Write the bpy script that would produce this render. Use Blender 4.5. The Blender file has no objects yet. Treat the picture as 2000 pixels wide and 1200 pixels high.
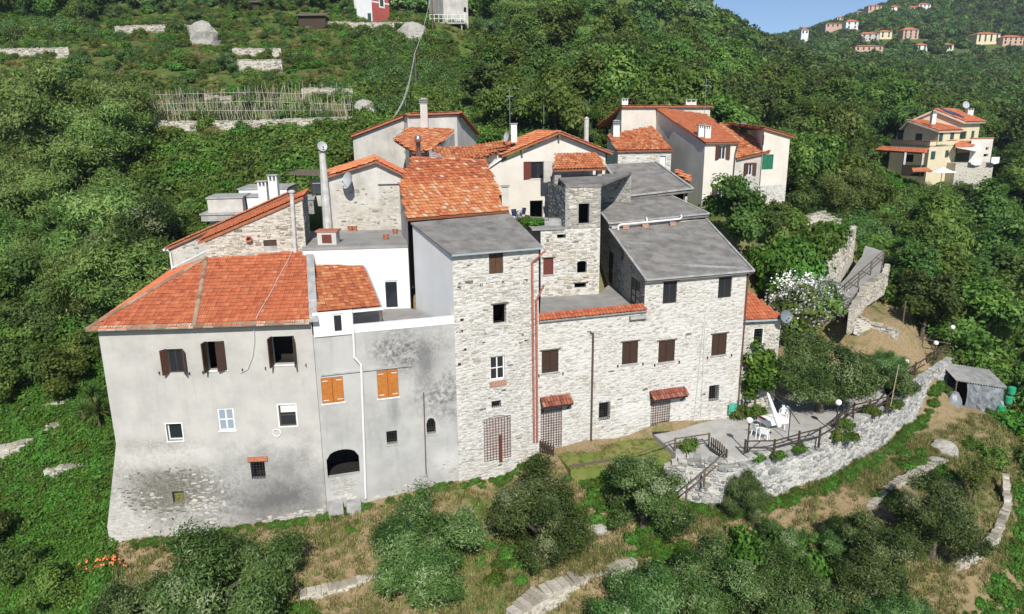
import bpy, bmesh, math, random
import numpy as np
from mathutils import Vector, Matrix, noise
from mathutils.geometry import tessellate_polygon
rnd = random.Random(7)
S = bpy.context.scene
COL = S.collection
V = Vector
rad = math.radians
# ------------------------------------------------------------ camera, sky, sun, exposure
CAM = V((0, 0, 20)); FPX = 1400.0; PITCH = rad(14.5); ROLL = rad(0.58)
_c, _s = math.cos, math.sin
RIGHT = V((_c(ROLL), -_s(ROLL) * _s(PITCH), -_s(ROLL) * _c(PITCH)))
UP = V((_s(ROLL), _c(ROLL) * _s(PITCH), _c(ROLL) * _c(PITCH)))
FWD = V((0, _c(PITCH), -_s(PITCH)))
cam_d = bpy.data.cameras.new('camera')
cam_d.sensor_width = 36; cam_d.lens = 36 * FPX / 2000; cam_d.clip_end = 9000; cam_d.clip_start = .5
cam_o = bpy.data.objects.new('camera', cam_d); COL.objects.link(cam_o)
cam_o.matrix_world = Matrix((( RIGHT.x, UP.x, -FWD.x, CAM.x), (RIGHT.y, UP.y, -FWD.y, CAM.y), (RIGHT.z, UP.z, -FWD.z, CAM.z), (0, 0, 0, 1)))
S.camera = cam_o
SUN_EL, SUN_AZ = rad(40), rad(173)          # azimuth clockwise from +Y
world = bpy.data.worlds.new('World'); S.world = world; world.use_nodes = True
_nt = world.node_tree; _bg = _nt.nodes['Background']
sky_n = _nt.nodes.new('ShaderNodeTexSky'); sky_n.sky_type = 'NISHITA'; sky_n.sun_disc = False
sky_n.sun_elevation = SUN_EL; sky_n.sun_rotation = SUN_AZ; sky_n.altitude = 2600; sky_n.ozone_density = 4.0; sky_n.dust_density = 0.0
_nt.links.new(sky_n.outputs[0], _bg.inputs[0]); _bg.inputs[1].default_value = .095
sun_d = bpy.data.lights.new('sun', 'SUN'); sun_d.energy = 4.8; sun_d.angle = rad(.53); sun_d.color = (1, .955, .88)
sun_o = bpy.data.objects.new('sun', sun_d); COL.objects.link(sun_o)
TOSUN = V((_s(SUN_AZ) * _c(SUN_EL), _c(SUN_AZ) * _c(SUN_EL), _s(SUN_EL)))
sun_o.rotation_euler = TOSUN.to_track_quat('Z', 'Y').to_euler(); sun_o.location = (0, -20, 60)
S.view_settings.view_transform = 'Standard'; S.view_settings.look = 'None'
S.view_settings.gamma = 1; S.view_settings.use_curve_mapping = False; S.view_settings.exposure = 0.36
try:
    S.cycles.max_bounces = 5; S.cycles.diffuse_bounces = 4; S.cycles.glossy_bounces = 2; S.cycles.transmission_bounces = 2
    S.cycles.use_adaptive_sampling = True; S.cycles.adaptive_threshold = .02
    S.cycles.use_denoising = True
except Exception: pass
# ------------------------------------------------------------ survey helpers: photo measurement -> place
def ray(x, y): return RIGHT * ((x - 1000) / FPX) + UP * ((600 - y) / FPX) + FWD
def AT(x, y, Y):
    d = ray(x, y); return CAM + d * (Y / d.y)
def AZ(x, y, z):
    d = ray(x, y); return CAM + d * ((z - CAM.z) / d.z)
def xy(p): return V((p[0], p[1]))
# ------------------------------------------------------------ object helpers
def woff(o):
    p = V((0, 0, 0))
    while o is not None: p += o.location; o = o.parent
    return p
def tag(o, label=None, cat=None, group=None, kind=None):
    if label: o['label'] = label
    if cat: o['category'] = cat
    if group: o['group'] = group
    if kind: o['kind'] = kind
    return o
def thing(name, label, cat, loc=(0, 0, 0), rz=0, group=None):
    o = bpy.data.objects.new(name, None); COL.objects.link(o); o.location = loc; o.rotation_euler = (0, 0, rz); o.empty_display_size = .1
    return tag(o, label, cat, group)
def link(name, me, parent=None, M=None, world=True, kind=None, label=None):
    o = bpy.data.objects.new(name, me); COL.objects.link(o)
    off = woff(parent) if (parent is not None and world) else V((0, 0, 0))
    if parent is not None: o.parent = parent
    if M is not None: o.matrix_basis = Matrix.Translation(-off) @ M
    return tag(o, label, kind=kind)
def copy_thing(o, loc, rz=0, label=None, parent=None, scale=None):
    c = o.copy(); COL.objects.link(c)
    if parent is not None: c.parent = parent
    else:
        c.location = loc; c.rotation_euler = (0, 0, rz)
        if scale: c.scale = scale
    if label: c['label'] = label
    for ch in list(o.children): copy_thing(ch, None, parent=c)
    return c
def np_mesh(name, verts, faces, tint=None, mats=(), smooth=False):
    verts = np.asarray(verts, dtype=np.float32); faces = np.asarray(faces, dtype=np.int32)
    me = bpy.data.meshes.new(name); k = faces.shape[1]; n = len(faces)
    me.vertices.add(len(verts)); me.vertices.foreach_set('co', verts.ravel())
    me.loops.add(n * k); me.loops.foreach_set('vertex_index', faces.ravel())
    me.polygons.add(n); me.polygons.foreach_set('loop_start', np.arange(0, n * k, k, dtype=np.int32))
    try: me.polygons.foreach_set('loop_total', np.full(n, k, dtype=np.int32))
    except Exception: pass
    if smooth: me.polygons.foreach_set('use_smooth', np.ones(n, dtype=bool))
    if tint is not None:
        a = me.attributes.new('tint', 'FLOAT', 'POINT'); a.data.foreach_set('value', np.asarray(tint, dtype=np.float32))
    for m in mats: me.materials.append(m)
    me.update(calc_edges=True); return me
class MB:
    def __init__(s): s.v = []; s.f = []; s.t = []; s.m = []
    def add(s, vs, fs, t=.5, m=0):
        b = len(s.v); s.v += [tuple(v) for v in vs]; s.f += [tuple(b + i for i in f) for f in fs]
        s.t += [t] * len(vs); s.m += [m] * len(fs); return s
    def poly(s, pts, t=.5, m=0): return s.add(pts, [tuple(range(len(pts)))], t, m)
    def box(s, a, b, t=.5, m=0):
        x0, y0, z0 = a; x1, y1, z1 = b
        return s.add([(x0, y0, z0), (x1, y0, z0), (x1, y1, z0), (x0, y1, z0), (x0, y0, z1), (x1, y0, z1), (x1, y1, z1), (x0, y1, z1)],
                     [(0, 3, 2, 1), (4, 5, 6, 7), (0, 1, 5, 4), (1, 2, 6, 5), (2, 3, 7, 6), (3, 0, 4, 7)], t, m)
    def frame(s, o, ex, ey, ez, t=.5, m=0):   # box from corner o along three edge vectors
        o, ex, ey, ez = V(o), V(ex), V(ey), V(ez)
        return s.add([o, o + ex, o + ex + ey, o + ey, o + ez, o + ex + ez, o + ex + ey + ez, o + ey + ez],
                     [(0, 3, 2, 1), (4, 5, 6, 7), (0, 1, 5, 4), (1, 2, 6, 5), (2, 3, 7, 6), (3, 0, 4, 7)], t, m)
    def beam(s, p, q, w, h, t=.5, m=0, up=V((0, 0, 1))):
        p, q = V(p), V(q); d = (q - p)
        e = d.normalized().cross(up)
        if e.length < 1e-4: e = V((1, 0, 0))
        e.normalize(); u = e.cross(d.normalized())
        return s.frame(p - e * w / 2 - u * h / 2, e * w, u * h, d, t, m)
    def tube(s, pts, r, n=7, t=.5, m=0, cap=True):
        pts = [V(p) for p in pts]; rs = r if isinstance(r, (list, tuple)) else [r] * len(pts); b = len(s.v); vs = []; e0 = None
        for i, p in enumerate(pts):
            d = (pts[min(i + 1, len(pts) - 1)] - pts[max(i - 1, 0)]).normalized()
            if e0 is None: e0 = d.orthogonal().normalized()
            e = (e0 - d * e0.dot(d)).normalized(); e0 = e; f = d.cross(e)
            for k in range(n):
                a = 2 * math.pi * k / n; vs.append(p + (e * math.cos(a) + f * math.sin(a)) * rs[i])
        fs = []
        for i in range(len(pts) - 1):
            for k in range(n): fs.append((i * n + k, i * n + (k + 1) % n, (i + 1) * n + (k + 1) % n, (i + 1) * n + k))
        if cap: fs += [tuple(range(n - 1, -1, -1)), tuple((len(pts) - 1) * n + k for k in range(n))]
        return s.add(vs, fs, t, m)
    def lathe(s, c, prof, n=12, t=.5, m=0, ax=V((0, 0, 1))):
        c = V(c); ax = V(ax).normalized(); e = ax.orthogonal().normalized(); f = ax.cross(e); vs = []
        for r, h in prof:
            for k in range(n):
                a = 2 * math.pi * k / n; vs.append(c + ax * h + (e * math.cos(a) + f * math.sin(a)) * r)
        fs = [(i * n + k, i * n + (k + 1) % n, (i + 1) * n + (k + 1) % n, (i + 1) * n + k) for i in range(len(prof) - 1) for k in range(n)]
        return s.add(vs, fs, t, m)
    def slab(s, pts, d, t=.5, m=0):
        n = len(pts); d = V(d); pts = [V(p) for p in pts]
        return s.add(pts + [p + d for p in pts], [tuple(range(n)), tuple(range(2 * n - 1, n - 1, -1))] + [(i, i + n, (i + 1) % n + n, (i + 1) % n) for i in range(n)], t, m)
    def mesh(s, name, mats, off=V((0, 0, 0)), smooth=False):
        me = bpy.data.meshes.new(name)
        me.from_pydata([(v[0] - off[0], v[1] - off[1], v[2] - off[2]) for v in s.v], [], s.f)
        a = me.attributes.new('tint', 'FLOAT', 'POINT'); a.data.foreach_set('value', s.t)
        for mm in (mats if isinstance(mats, (list, tuple)) else [mats]): me.materials.append(mm)
        if any(s.m): me.polygons.foreach_set('material_index', s.m)
        if smooth: me.polygons.foreach_set('use_smooth', [True] * len(s.f))
        return me
    def build(s, name, mat, parent=None, kind=None, smooth=False, world=True, label=None):
        off = woff(parent) if (parent is not None and world) else V((0, 0, 0))
        return link(name, s.mesh(name, mat, off, smooth), parent, kind=kind, label=label)
# ------------------------------------------------------------ materials
def hexc(h):
    c = [int(h[i:i + 2], 16) / 255 for i in (0, 2, 4)]
    return tuple(x / 12.92 if x <= .04045 else ((x + .055) / 1.055) ** 2.4 for x in c) + (1,)
class NT:
    def __init__(s, name):
        s.mat = bpy.data.materials.new(name); s.mat.use_nodes = True; s.nt = s.mat.node_tree
        s.b = s.nt.nodes['Principled BSDF']; s.out = s.nt.nodes['Material Output']
        s.geo = s.nt.nodes.new('ShaderNodeNewGeometry'); s.pos = s.geo.outputs['Position']
    def n(s, t, **kw):
        x = s.nt.nodes.new(t)
        for k, v in kw.items(): setattr(x, k, v)
        return x
    def l(s, a, b): s.nt.links.new(a, b)
    def scale(s, vec, sc):
        m = s.n('ShaderNodeMapping'); m.inputs['Scale'].default_value = sc; s.l(vec, m.inputs[0]); return m.outputs[0]
    def noise(s, sc, detail=4, rough=.55, vec=None, dist=0):
        x = s.n('ShaderNodeTexNoise'); x.inputs['Scale'].default_value = sc; x.inputs['Detail'].default_value = detail
        x.inputs['Roughness'].default_value = rough; x.inputs['Distortion'].default_value = dist; s.l(vec or s.pos, x.inputs['Vector']); return x.outputs['Fac']
    def ramp(s, fac, stops, interp='LINEAR'):
        x = s.n('ShaderNodeValToRGB'); r = x.color_ramp; r.interpolation = interp
        while len(r.elements) < len(stops): r.elements.new(.5)
        for e, (p, c) in zip(r.elements, stops):
            e.position = p; e.color = c if len(c) == 4 else tuple(c) + (1,)
        s.l(fac, x.inputs[0]); return x.outputs[0]
    def val(s, fac, a, b): return s.ramp(fac, [(a, (0, 0, 0, 1)), (b, (1, 1, 1, 1))])
    def mix(s, f, a, b, mode='MIX'):
        x = s.n('ShaderNodeMix', data_type='RGBA', blend_type=mode)
        for sock, v in ((x.inputs['Factor'], f), (x.inputs['A'], a), (x.inputs['B'], b)):
            pass
        ins = [i for i in x.inputs if i.enabled]
        for i, v in zip((x.inputs[0], x.inputs[6], x.inputs[7]), (f, a, b)):
            if hasattr(v, 'links'): s.l(v, i)
            else: i.default_value = v if not isinstance(v, tuple) or len(v) == 4 else v + (1,)
        return x.outputs[2]
    def math(s, op, a, b=None, c=None):
        x = s.n('ShaderNodeMath', operation=op)
        for i, v in zip(x.inputs, (a, b, c)):
            if v is None: continue
            if hasattr(v, 'links'): s.l(v, i)
            else: i.default_value = v
        return x.outputs[0]
    def tint(s):
        x = s.n('ShaderNodeAttribute'); x.attribute_name = 'tint'; return x.outputs['Fac']
    def spot(s, c, r, soft=.5, nz=.5, nsc=1.2):     # a stain with its own uneven outline, fixed to the wall
        d = s.n('ShaderNodeVectorMath', operation='SUBTRACT'); s.l(s.pos, d.inputs[0]); d.inputs[1].default_value = c
        m = s.n('ShaderNodeVectorMath', operation='DIVIDE'); s.l(d.outputs[0], m.inputs[0]); m.inputs[1].default_value = r
        ln = s.n('ShaderNodeVectorMath', operation='LENGTH'); s.l(m.outputs[0], ln.inputs[0])
        k = s.noise(nsc, 5, .6); k2 = s.math('MULTIPLY_ADD', k, nz * 2, -nz)
        v = s.math('ADD', s.math('ADD', ln.outputs['Value'], k2), s.math('MULTIPLY_ADD', s.noise(7, 8, .72), .9, -.45))
        return s.ramp(v, [(max(0, .8 - soft), (1, 1, 1, 1)), (1.0, (0, 0, 0, 1))])
    def bump(s, h, strength=.3, dist=.02):
        x = s.n('ShaderNodeBump'); x.inputs['Strength'].default_value = strength; x.inputs['Distance'].default_value = dist
        s.l(h, x.inputs['Height']); s.l(x.outputs[0], s.b.inputs['Normal'])
    def done(s, col, rough=.9, spec=.2, metal=0):
        if hasattr(col, 'links'): s.l(col, s.b.inputs['Base Color'])
        else: s.b.inputs['Base Color'].default_value = col if len(col) == 4 else tuple(col) + (1,)
        s.b.inputs['Roughness'].default_value = rough; s.b.inputs['Specular IOR Level'].default_value = spec; s.b.inputs['Metallic'].default_value = metal
        return s.mat
def g(v): return (v, v * .985, v * .95, 1)
def m_plain(name, col, rough=.7, spec=.3, metal=0, var=.25, sc=3):
    t = NT(name); n = t.noise(sc, 5, .6); c = tuple(col[:3])
    return t.done(t.ramp(n, [(.3, tuple(x * (1 - var) for x in c)), (.7, tuple(min(1, x * (1 + var * .6)) for x in c))]), rough, spec, metal)
ALB = .86
def dim(c): return tuple(x * ALB for x in c[:3]) + (1,)
def m_plaster(name, base, dark, spots=(), streak=.35, bump=.25, sc=.8):
    base, dark = dim(base), dim(dark); t = NT(name); n1 = t.noise(sc, 7, .62); n2 = t.noise(9, 5, .65)
    st = t.noise(1.0, 4, .6, t.scale(t.pos, (2.2, 2.2, .22)))
    c = t.ramp(n1, [(.32, dark), (.62, base)])
    c = t.mix(t.math('MULTIPLY', t.val(st, .55, .75), streak), c, tuple(x * .62 for x in dark[:3]))
    c = t.mix(t.math('MULTIPLY', t.val(n2, .5, .8), .22), c, tuple(min(1, x * 1.15) for x in base[:3]))
    for sp in spots:
        k = t.spot(sp[0], sp[1], sp[4] if len(sp) > 4 else .5, sp[5] if len(sp) > 5 else .35, sp[6] if len(sp) > 6 else .9)
        k = t.math('MULTIPLY', k, sp[3])
        if len(sp) > 7: k = t.math('MULTIPLY', k, t.val(t.noise(sp[7], 5, .7), .38, .62))
        c = t.mix(k, c, sp[2])
    t.bump(t.noise(6, 8, .7), bump, .03); return t.done(c, .92, .15)
def m_stonewall(name, base, dark, mortar, spots=(), wh=.0):   # the bedding between the built stones
    base, dark, mortar = dim(base), dim(dark), dim(mortar); t = NT(name); v = t.n('ShaderNodeTexVoronoi'); v.inputs['Scale'].default_value = 1.0; v.feature = 'F1'
    mp = t.scale(t.pos, (3.4, 3.4, 7.5)); nz = t.noise(3, 3, .5)
    ds = t.n('ShaderNodeVectorMath', operation='ADD'); t.l(mp, ds.inputs[0])
    nc = t.n('ShaderNodeTexNoise'); nc.inputs['Scale'].default_value = 2.5; t.l(t.pos, nc.inputs['Vector']); t.l(nc.outputs['Color'], ds.inputs[1])
    t.l(ds.outputs[0], v.inputs['Vector'])
    cell = t.n('ShaderNodeSeparateColor'); t.l(v.outputs['Color'], cell.inputs[0])
    c = t.ramp(cell.outputs[0], [(0, dark), (.25, base), (.8, tuple(min(1, x * 1.18) for x in base[:3])), (1, tuple(x * .8 for x in base[:3]))])
    c = t.mix(t.val(v.outputs['Distance'], .42, .62), c, mortar)
    n1 = t.noise(.7, 6, .6); c = t.mix(t.math('MULTIPLY', t.val(n1, .5, .72), .45), c, mortar)
    n3 = t.noise(5, 6, .7); c = t.mix(t.math('MULTIPLY', t.val(n3, .56, .75), .5), c, dark)
    for sp in spots:
        k = t.math('MULTIPLY', t.spot(sp[0], sp[1], sp[4] if len(sp) > 4 else .5, .35, .9), sp[3])
        if len(sp) > 7: k = t.math('MULTIPLY', k, t.val(t.noise(sp[7], 5, .7), .38, .62))
        c = t.mix(k, c, sp[2])
    h = t.math('ADD', t.math('MULTIPLY', v.outputs['Distance'], -1.2), t.math('MULTIPLY', t.noise(14, 5, .7), .5))
    t.bump(h, .7, .05); return t.done(c, .95, .1)
def m_tint(name, stops, rough=.85, spec=.2, nz=.25, nsc=4, weather=None):
    stops = [(p, dim(c)) for p, c in stops]; t = NT(name); c = t.ramp(t.tint(), stops)
    n = t.noise(nsc, 6, .65); c = t.mix(1.0, c, t.ramp(n, [(.3, (1 - nz,) * 3), (.7, (1 + nz * .4,) * 3)]), 'MULTIPLY')
    if weather: c = t.mix(t.math('MULTIPLY', t.val(t.noise(weather[1], 6, .68), weather[2], weather[2] + .16), weather[3]), c, weather[0])
    t.bump(t.noise(30, 4, .6), .2, .01); return t.done(c, rough, spec)
def m_leaf(name, stops, trans=.28, rough=.55):
    t = NT(name); c = t.ramp(t.tint(), stops)
    oi = t.n('ShaderNodeObjectInfo'); hv = t.n('ShaderNodeHueSaturation'); t.l(c, hv.inputs['Color'])
    t.l(t.math('MULTIPLY_ADD', oi.outputs['Random'], .05, .475), hv.inputs['Hue'])
    t.l(t.math('MULTIPLY_ADD', oi.outputs['Random'], .65, .68), hv.inputs['Value']); c = hv.outputs[0]
    tr = t.n('ShaderNodeBsdfTranslucent'); t.l(c, tr.inputs[0]); mx = t.n('ShaderNodeMixShader'); mx.inputs[0].default_value = trans
    t.done(c, rough, .25); t.l(t.b.outputs[0], mx.inputs[1]); t.l(tr.outputs[0], mx.inputs[2]); t.l(mx.outputs[0], t.out.inputs[0]); return t.mat
M = {}
# ------------------------------------------------------------ walls, openings, stones, roofs
class Wall:
    """vertical wall plane from plan point a (left seen from its front) to b"""
    def __init__(s, a, b):
        s.a, s.b = xy(a), xy(b); s.L = (s.b - s.a).length; s.d = (s.b - s.a) / s.L; s.n = V((s.d.y, -s.d.x))
    def px(s, x, y):
        d = ray(x, y); k = (s.a - xy(CAM)).dot(s.n) / xy(d).dot(s.n); p = CAM + d * k
        return (xy(p) - s.a).dot(s.d), p.z
    def pt(s, S_, z, o=0): q = s.a + s.d * S_ + s.n * o; return V((q.x, q.y, z))
    def box(s, mb, s0, z0, s1, z1, o0, o1, t=.5, m=0):
        n = V((s.n.x, s.n.y, 0)); d = V((s.d.x, s.d.y, 0))
        return mb.frame(s.pt(s0, z0, o0), d * (s1 - s0), n * (o1 - o0), V((0, 0, z1 - z0)), t, m)
    def rect(s, x0, y0, x1, y1):
        xm, ym = (x0 + x1) / 2, (y0 + y1) / 2
        return s.px(x0, ym)[0], s.px(xm, y1)[1], s.px(x1, ym)[0], s.px(xm, y0)[1]
def clip(poly, conv):
    out = list(poly)
    for i in range(len(conv)):
        a, b = conv[i], conv[(i + 1) % len(conv)]; src, out = out, []
        f = lambda p: (b[0] - a[0]) * (p[1] - a[1]) - (b[1] - a[1]) * (p[0] - a[0])
        for j in range(len(src)):
            p, q = src[j], src[(j + 1) % len(src)]; fp, fq = f(p), f(q)
            if fp >= -1e-7: out.append(p)
            if (fp > 1e-7 and fq < -1e-7) or (fp < -1e-7 and fq > 1e-7):
                k = fp / (fp - fq); out.append((p[0] + (q[0] - p[0]) * k, p[1] + (q[1] - p[1]) * k))
        if not out: break
    return out
def ccw(o):
    A = sum(o[i][0] * o[(i + 1) % len(o)][1] - o[(i + 1) % len(o)][0] * o[i][1] for i in range(len(o)))
    return list(o) if A > 0 else list(o)[::-1]
def inpoly(p, o, mar=0):
    for i in range(len(o)):
        a, b = o[i], o[(i + 1) % len(o)]; L = math.hypot(b[0] - a[0], b[1] - a[1]) or 1
        if ((b[0] - a[0]) * (p[1] - a[1]) - (b[1] - a[1]) * (p[0] - a[0])) / L < mar: return False
    return True
def inpoly_any(p, o):
    r = False; j = len(o) - 1
    for i in range(len(o)):
        if (o[i][1] > p[1]) != (o[j][1] > p[1]) and p[0] < (o[j][0] - o[i][0]) * (p[1] - o[i][1]) / (o[j][1] - o[i][1]) + o[i][0]: r = not r
        j = i
    return r
def wall_part(mb, w, outline, holes, depth=.28, m=0):
    o = ccw(outline); xs = sorted({p[0] for p in o} | {h[i] for h in holes for i in (0, 2)}); zs = sorted({min(p[1] for p in o), max(p[1] for p in o)} | {h[i] for h in holes for i in (1, 3)})
    for i in range(len(xs) - 1):
        for j in range(len(zs) - 1):
            cx, cz = (xs[i] + xs[i + 1]) / 2, (zs[j] + zs[j + 1]) / 2
            if xs[i + 1] - xs[i] < 1e-5 or zs[j + 1] - zs[j] < 1e-5: continue
            if any(h[0] < cx < h[2] and h[1] < cz < h[3] for h in holes): continue
            c = clip([(xs[i], zs[j]), (xs[i + 1], zs[j]), (xs[i + 1], zs[j + 1]), (xs[i], zs[j + 1])], o)
            if len(c) > 2: mb.poly([w.pt(*q) for q in c], m=m)
    for h in holes:
        s0, z0, s1, z1 = h[:4]; dp = h[4] if len(h) > 4 else depth
        for (p, q) in (((s0, z0), (s1, z0)), ((s1, z0), (s1, z1)), ((s1, z1), (s0, z1)), ((s0, z1), (s0, z0))):
            mb.poly([w.pt(*p), w.pt(*q), w.pt(q[0], q[1], -dp), w.pt(p[0], p[1], -dp)], m=m)
def sash(T, w, s0, z0, s1, z1, o, cols=2, rows=1, mat='frame_dark', wd=.055, name='window', sill=None, pane='glass'):
    mb = MB()
    for (a, b, c, d) in ((s0, z0, s0 + wd, z1), (s1 - wd, z0, s1, z1), (s0 + wd, z0, s1 - wd, z0 + wd), (s0 + wd, z1 - wd, s1 - wd, z1)): w.box(mb, a, b, c, d, o, o + .05)
    for i in range(1, cols):
        x = s0 + (s1 - s0) * i / cols; w.box(mb, x - wd * .5, z0 + wd, x + wd * .5, z1 - wd, o + .003, o + .047)
    for i in range(1, rows):
        z = z0 + (z1 - z0) * i / rows; w.box(mb, s0 + wd, z - wd * .4, s1 - wd, z + wd * .4, o + .006, o + .04)
    f = mb.build(name, M[mat], T)
    for i in range(cols):
        a, b = s0 + (s1 - s0) * i / cols, s0 + (s1 - s0) * (i + 1) / cols
        for j in range(rows):
            c, d = z0 + (z1 - z0) * j / rows, z0 + (z1 - z0) * (j + 1) / rows
            g_ = MB(); w.box(g_, a + .02, c + .02, b - .02, d - .02, o + .012, o + .022); g_.build('pane', M[pane], f)
    if sill:
        g_ = MB(); w.box(g_, s0 - .08, z0 - .06, s1 + .08, z0 + .004, -.2, .06); g_.build('sill', M[sill], f)
    return f
def leaf_mb(w, hs, z0, z1, wid, ang, side, o=.02):
    """shutter leaf hinged at hs; side +1 opens away to larger s; ang from the closed position"""
    mb = MB(); d3 = V((w.d.x, w.d.y, 0)); n3 = V((w.n.x, w.n.y, 0))
    ex = (d3 * (-side) * math.cos(ang) + n3 * math.sin(ang)); ey = (n3 * math.cos(ang) + d3 * side * math.sin(ang)).normalized()
    p = w.pt(hs, z0, o); H = z1 - z0
    mb.frame(p, ex * wid, ey * .035, V((0, 0, H)))
    for (a, b, c, d) in ((0, 0, .08, 1), (.92, 0, 1, 1), (.08, 0, .92, .07), (.08, .48, .92, .54), (.08, .93, .92, 1)):
        for sg in (ey * .035, ey * -.012):
            mb.frame(p + ex * wid * a + sg + V((0, 0, H * b)), ex * wid * (c - a), ey * .012, V((0, 0, H * (d - b))))
    return mb
def grille(T, w, s0, z0, s1, z1, o=-.05, sp=.13, r=.011, name='grille', mat='iron', crank=0):
    mb = MB(); n = max(2, round((s1 - s0) / sp)); k = max(2, round((z1 - z0) / sp))
    for i in range(n + 1):
        x = s0 + (s1 - s0) * i / n; w.box(mb, x - r, z0, x + r, z1, o - r, o + r)
    for i in range(k + 1):
        z = z0 + (z1 - z0) * i / k; w.box(mb, s0, z - r, s1, z + r, o + r * .5, o + r * 2)
    return mb.build(name, M[mat], T)
def opening(T, w, r, kind, **k):
    s0, z0, s1, z1 = r[:4]; W = s1 - s0
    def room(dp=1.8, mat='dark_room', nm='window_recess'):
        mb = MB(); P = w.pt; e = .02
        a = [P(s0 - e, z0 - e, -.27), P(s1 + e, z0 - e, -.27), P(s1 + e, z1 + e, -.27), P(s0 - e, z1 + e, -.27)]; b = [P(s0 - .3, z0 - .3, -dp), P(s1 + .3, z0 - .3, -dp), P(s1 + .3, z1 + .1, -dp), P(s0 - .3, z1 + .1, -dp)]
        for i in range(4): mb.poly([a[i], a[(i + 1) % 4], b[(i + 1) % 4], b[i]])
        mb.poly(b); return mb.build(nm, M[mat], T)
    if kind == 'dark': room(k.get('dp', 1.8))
    elif kind == 'niche':
        mb = MB(); w.box(mb, s0 + .004, z0 + .004, s1 - .004, z1 - .004, -.3, -.26); mb.build('niche_back', M[k.get('mat', 'moss_stone')], T)
    elif kind == 'window':
        sash(T, w, s0 + .005, z0 + .005, s1 - .005, z1 - .005, -k.get('rec', .16), k.get('cols', 2), k.get('rows', 1), k.get('mat', 'frame_dark'), sill=k.get('sill'), wd=k.get('wd', .055), pane=k.get('pane', 'glass'))
    elif kind == 'shut':
        for sd in (-1, 1):
            h = s0 + .01 if sd < 0 else s1 - .01
            so = leaf_mb(w, h, z0 + .015, z1 - .015, W / 2 - .02, 0, sd, -k.get('rec', .08)).build('shutter', M[k.get('mat', 'shutter_brown')], T)
            if k.get('hinge'):
                for zz in (z0 + (z1 - z0) * .12, z0 + (z1 - z0) * .88):
                    mb = MB(); w.box(mb, min(h, h - sd * W * .3), zz - .015, max(h, h - sd * W * .3), zz + .015, -k.get('rec', .08) + .0, -k.get('rec', .08) + .045); mb.build('strap_hinge', M['white_paint'], so)
        mb = MB(); w.box(mb, s0 + .004, z0 + .004, s1 - .004, z1 - .004, -.27, -.2); mb.build('window', M['glass'], T)
    elif kind == 'open':
        if k.get('glass', True): sash(T, w, s0 + .005, z0 + .005, s1 - .005, z1 - .005, -.18, 2, 1, k.get('frame', 'frame_dark'))
        else: room()
        for sd, a in zip((-1, 1), k.get('ang', (110, 110))):
            if a is None: continue
            leaf_mb(w, s0 if sd < 0 else s1, z0 - .02, z1 + .02, W / 2, rad(a), sd, .015).build('shutter', M[k.get('mat', 'shutter_brown')], T)
    elif kind == 'grille':
        if k.get('door'):
            mb = MB(); w.box(mb, s0 + .004, z0, s1 - .004, z1 - .004, -.2, -.1); w.box(mb, (s0 + s1) / 2 - .02, z0, (s0 + s1) / 2 + .02, z1 - .01, -.1, -.085); mb.build('door', M[k['door']], T)
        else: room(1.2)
        grille(T, w, s0 - .02, z0, s1 + .02, z1 - k.get('top', 0), k.get('o', .03), k.get('sp', .14))
    elif kind == 'door':
        mb = MB(); w.box(mb, s0 + .004, z0, s1 - .004, z1 - .004, -.24, -.16)
        n = 4
        for i in range(n): w.box(mb, s0 + .03 + i * (W - .06) / n + .008, z0 + .03, s0 + .03 + (i + 1) * (W - .06) / n - .008, z1 - .03, -.16, -.145)
        mb.build('door', M[k.get('mat', 'wood_door')], T)
    elif kind == 'panel':
        mb = MB(); w.box(mb, s0 + .004, z0 + .004, s1 - .004, z1 - .004, -.12, -.06); mb.build('shutter', M[k.get('mat', 'shutter_red')], T)
    if k.get('lintel'):
        mb = MB(); w.box(mb, s0 - .12, z1 + .003, s1 + .12, z1 + .06, -.05, .07); mb.build('lintel', M[k['lintel']], T)
    if k.get('ledge'):
        mb = MB(); w.box(mb, s0 - .06, z0 - .07, s1 + .06, z0 - .003, -.25, .05); mb.build('sill', M[k['ledge']], T)
    if k.get('trim'):
        mb = MB(); e = k.get('tw', .1)
        for (a, b, c, d) in ((s0 - e, z0 - e, s0, z1 + e), (s1, z0 - e, s1 + e, z1 + e), (s0, z1, s1, z1 + e), (s0, z0 - e, s1, z0)): w.box(mb, a, b, c, d, -.05, .012)
        mb.build('window_surround', M[k['trim']], T)
    if k.get('arch'):
        mb = MB(); n = 8; hgt = k['arch']; cx = (s0 + s1) / 2
        for i in range(n):
            x0, x1 = s0 + W * i / n, s0 + W * (i + 1) / n
            f = lambda x: z1 - hgt + hgt * math.sqrt(max(0, 1 - ((x - cx) / (W / 2)) ** 2))
            mb.slab([w.pt(x0, f(x0), -.003), w.pt(x1, f(x1), -.003), w.pt(x1, z1 + .001, -.003), w.pt(x0, z1 + .001, -.003)], V((-w.n.x, -w.n.y, 0)) * .26)
        mb.build('arch_head', M[k.get('archmat', 'plaster_grey')], T)
def facade(T, w, outline, ops, mat, depth=.28, name='wall'):
    """ops: (x0,y0,x1,y1 in the survey picture, kind, options)"""
    hs = [w.rect(*o[:4]) for o in ops]; mb = MB(); wall_part(mb, w, outline, hs, depth); wo = mb.build(name, M[mat], T)
    for h, o in zip(hs, ops): opening(T, w, h, o[4], **(o[5] if len(o) > 5 else {}))
    return wo, hs
STONE_T = [.03, .12, .2, .3, .4, .5, .6, .7, .8, .9, .97]
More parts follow.
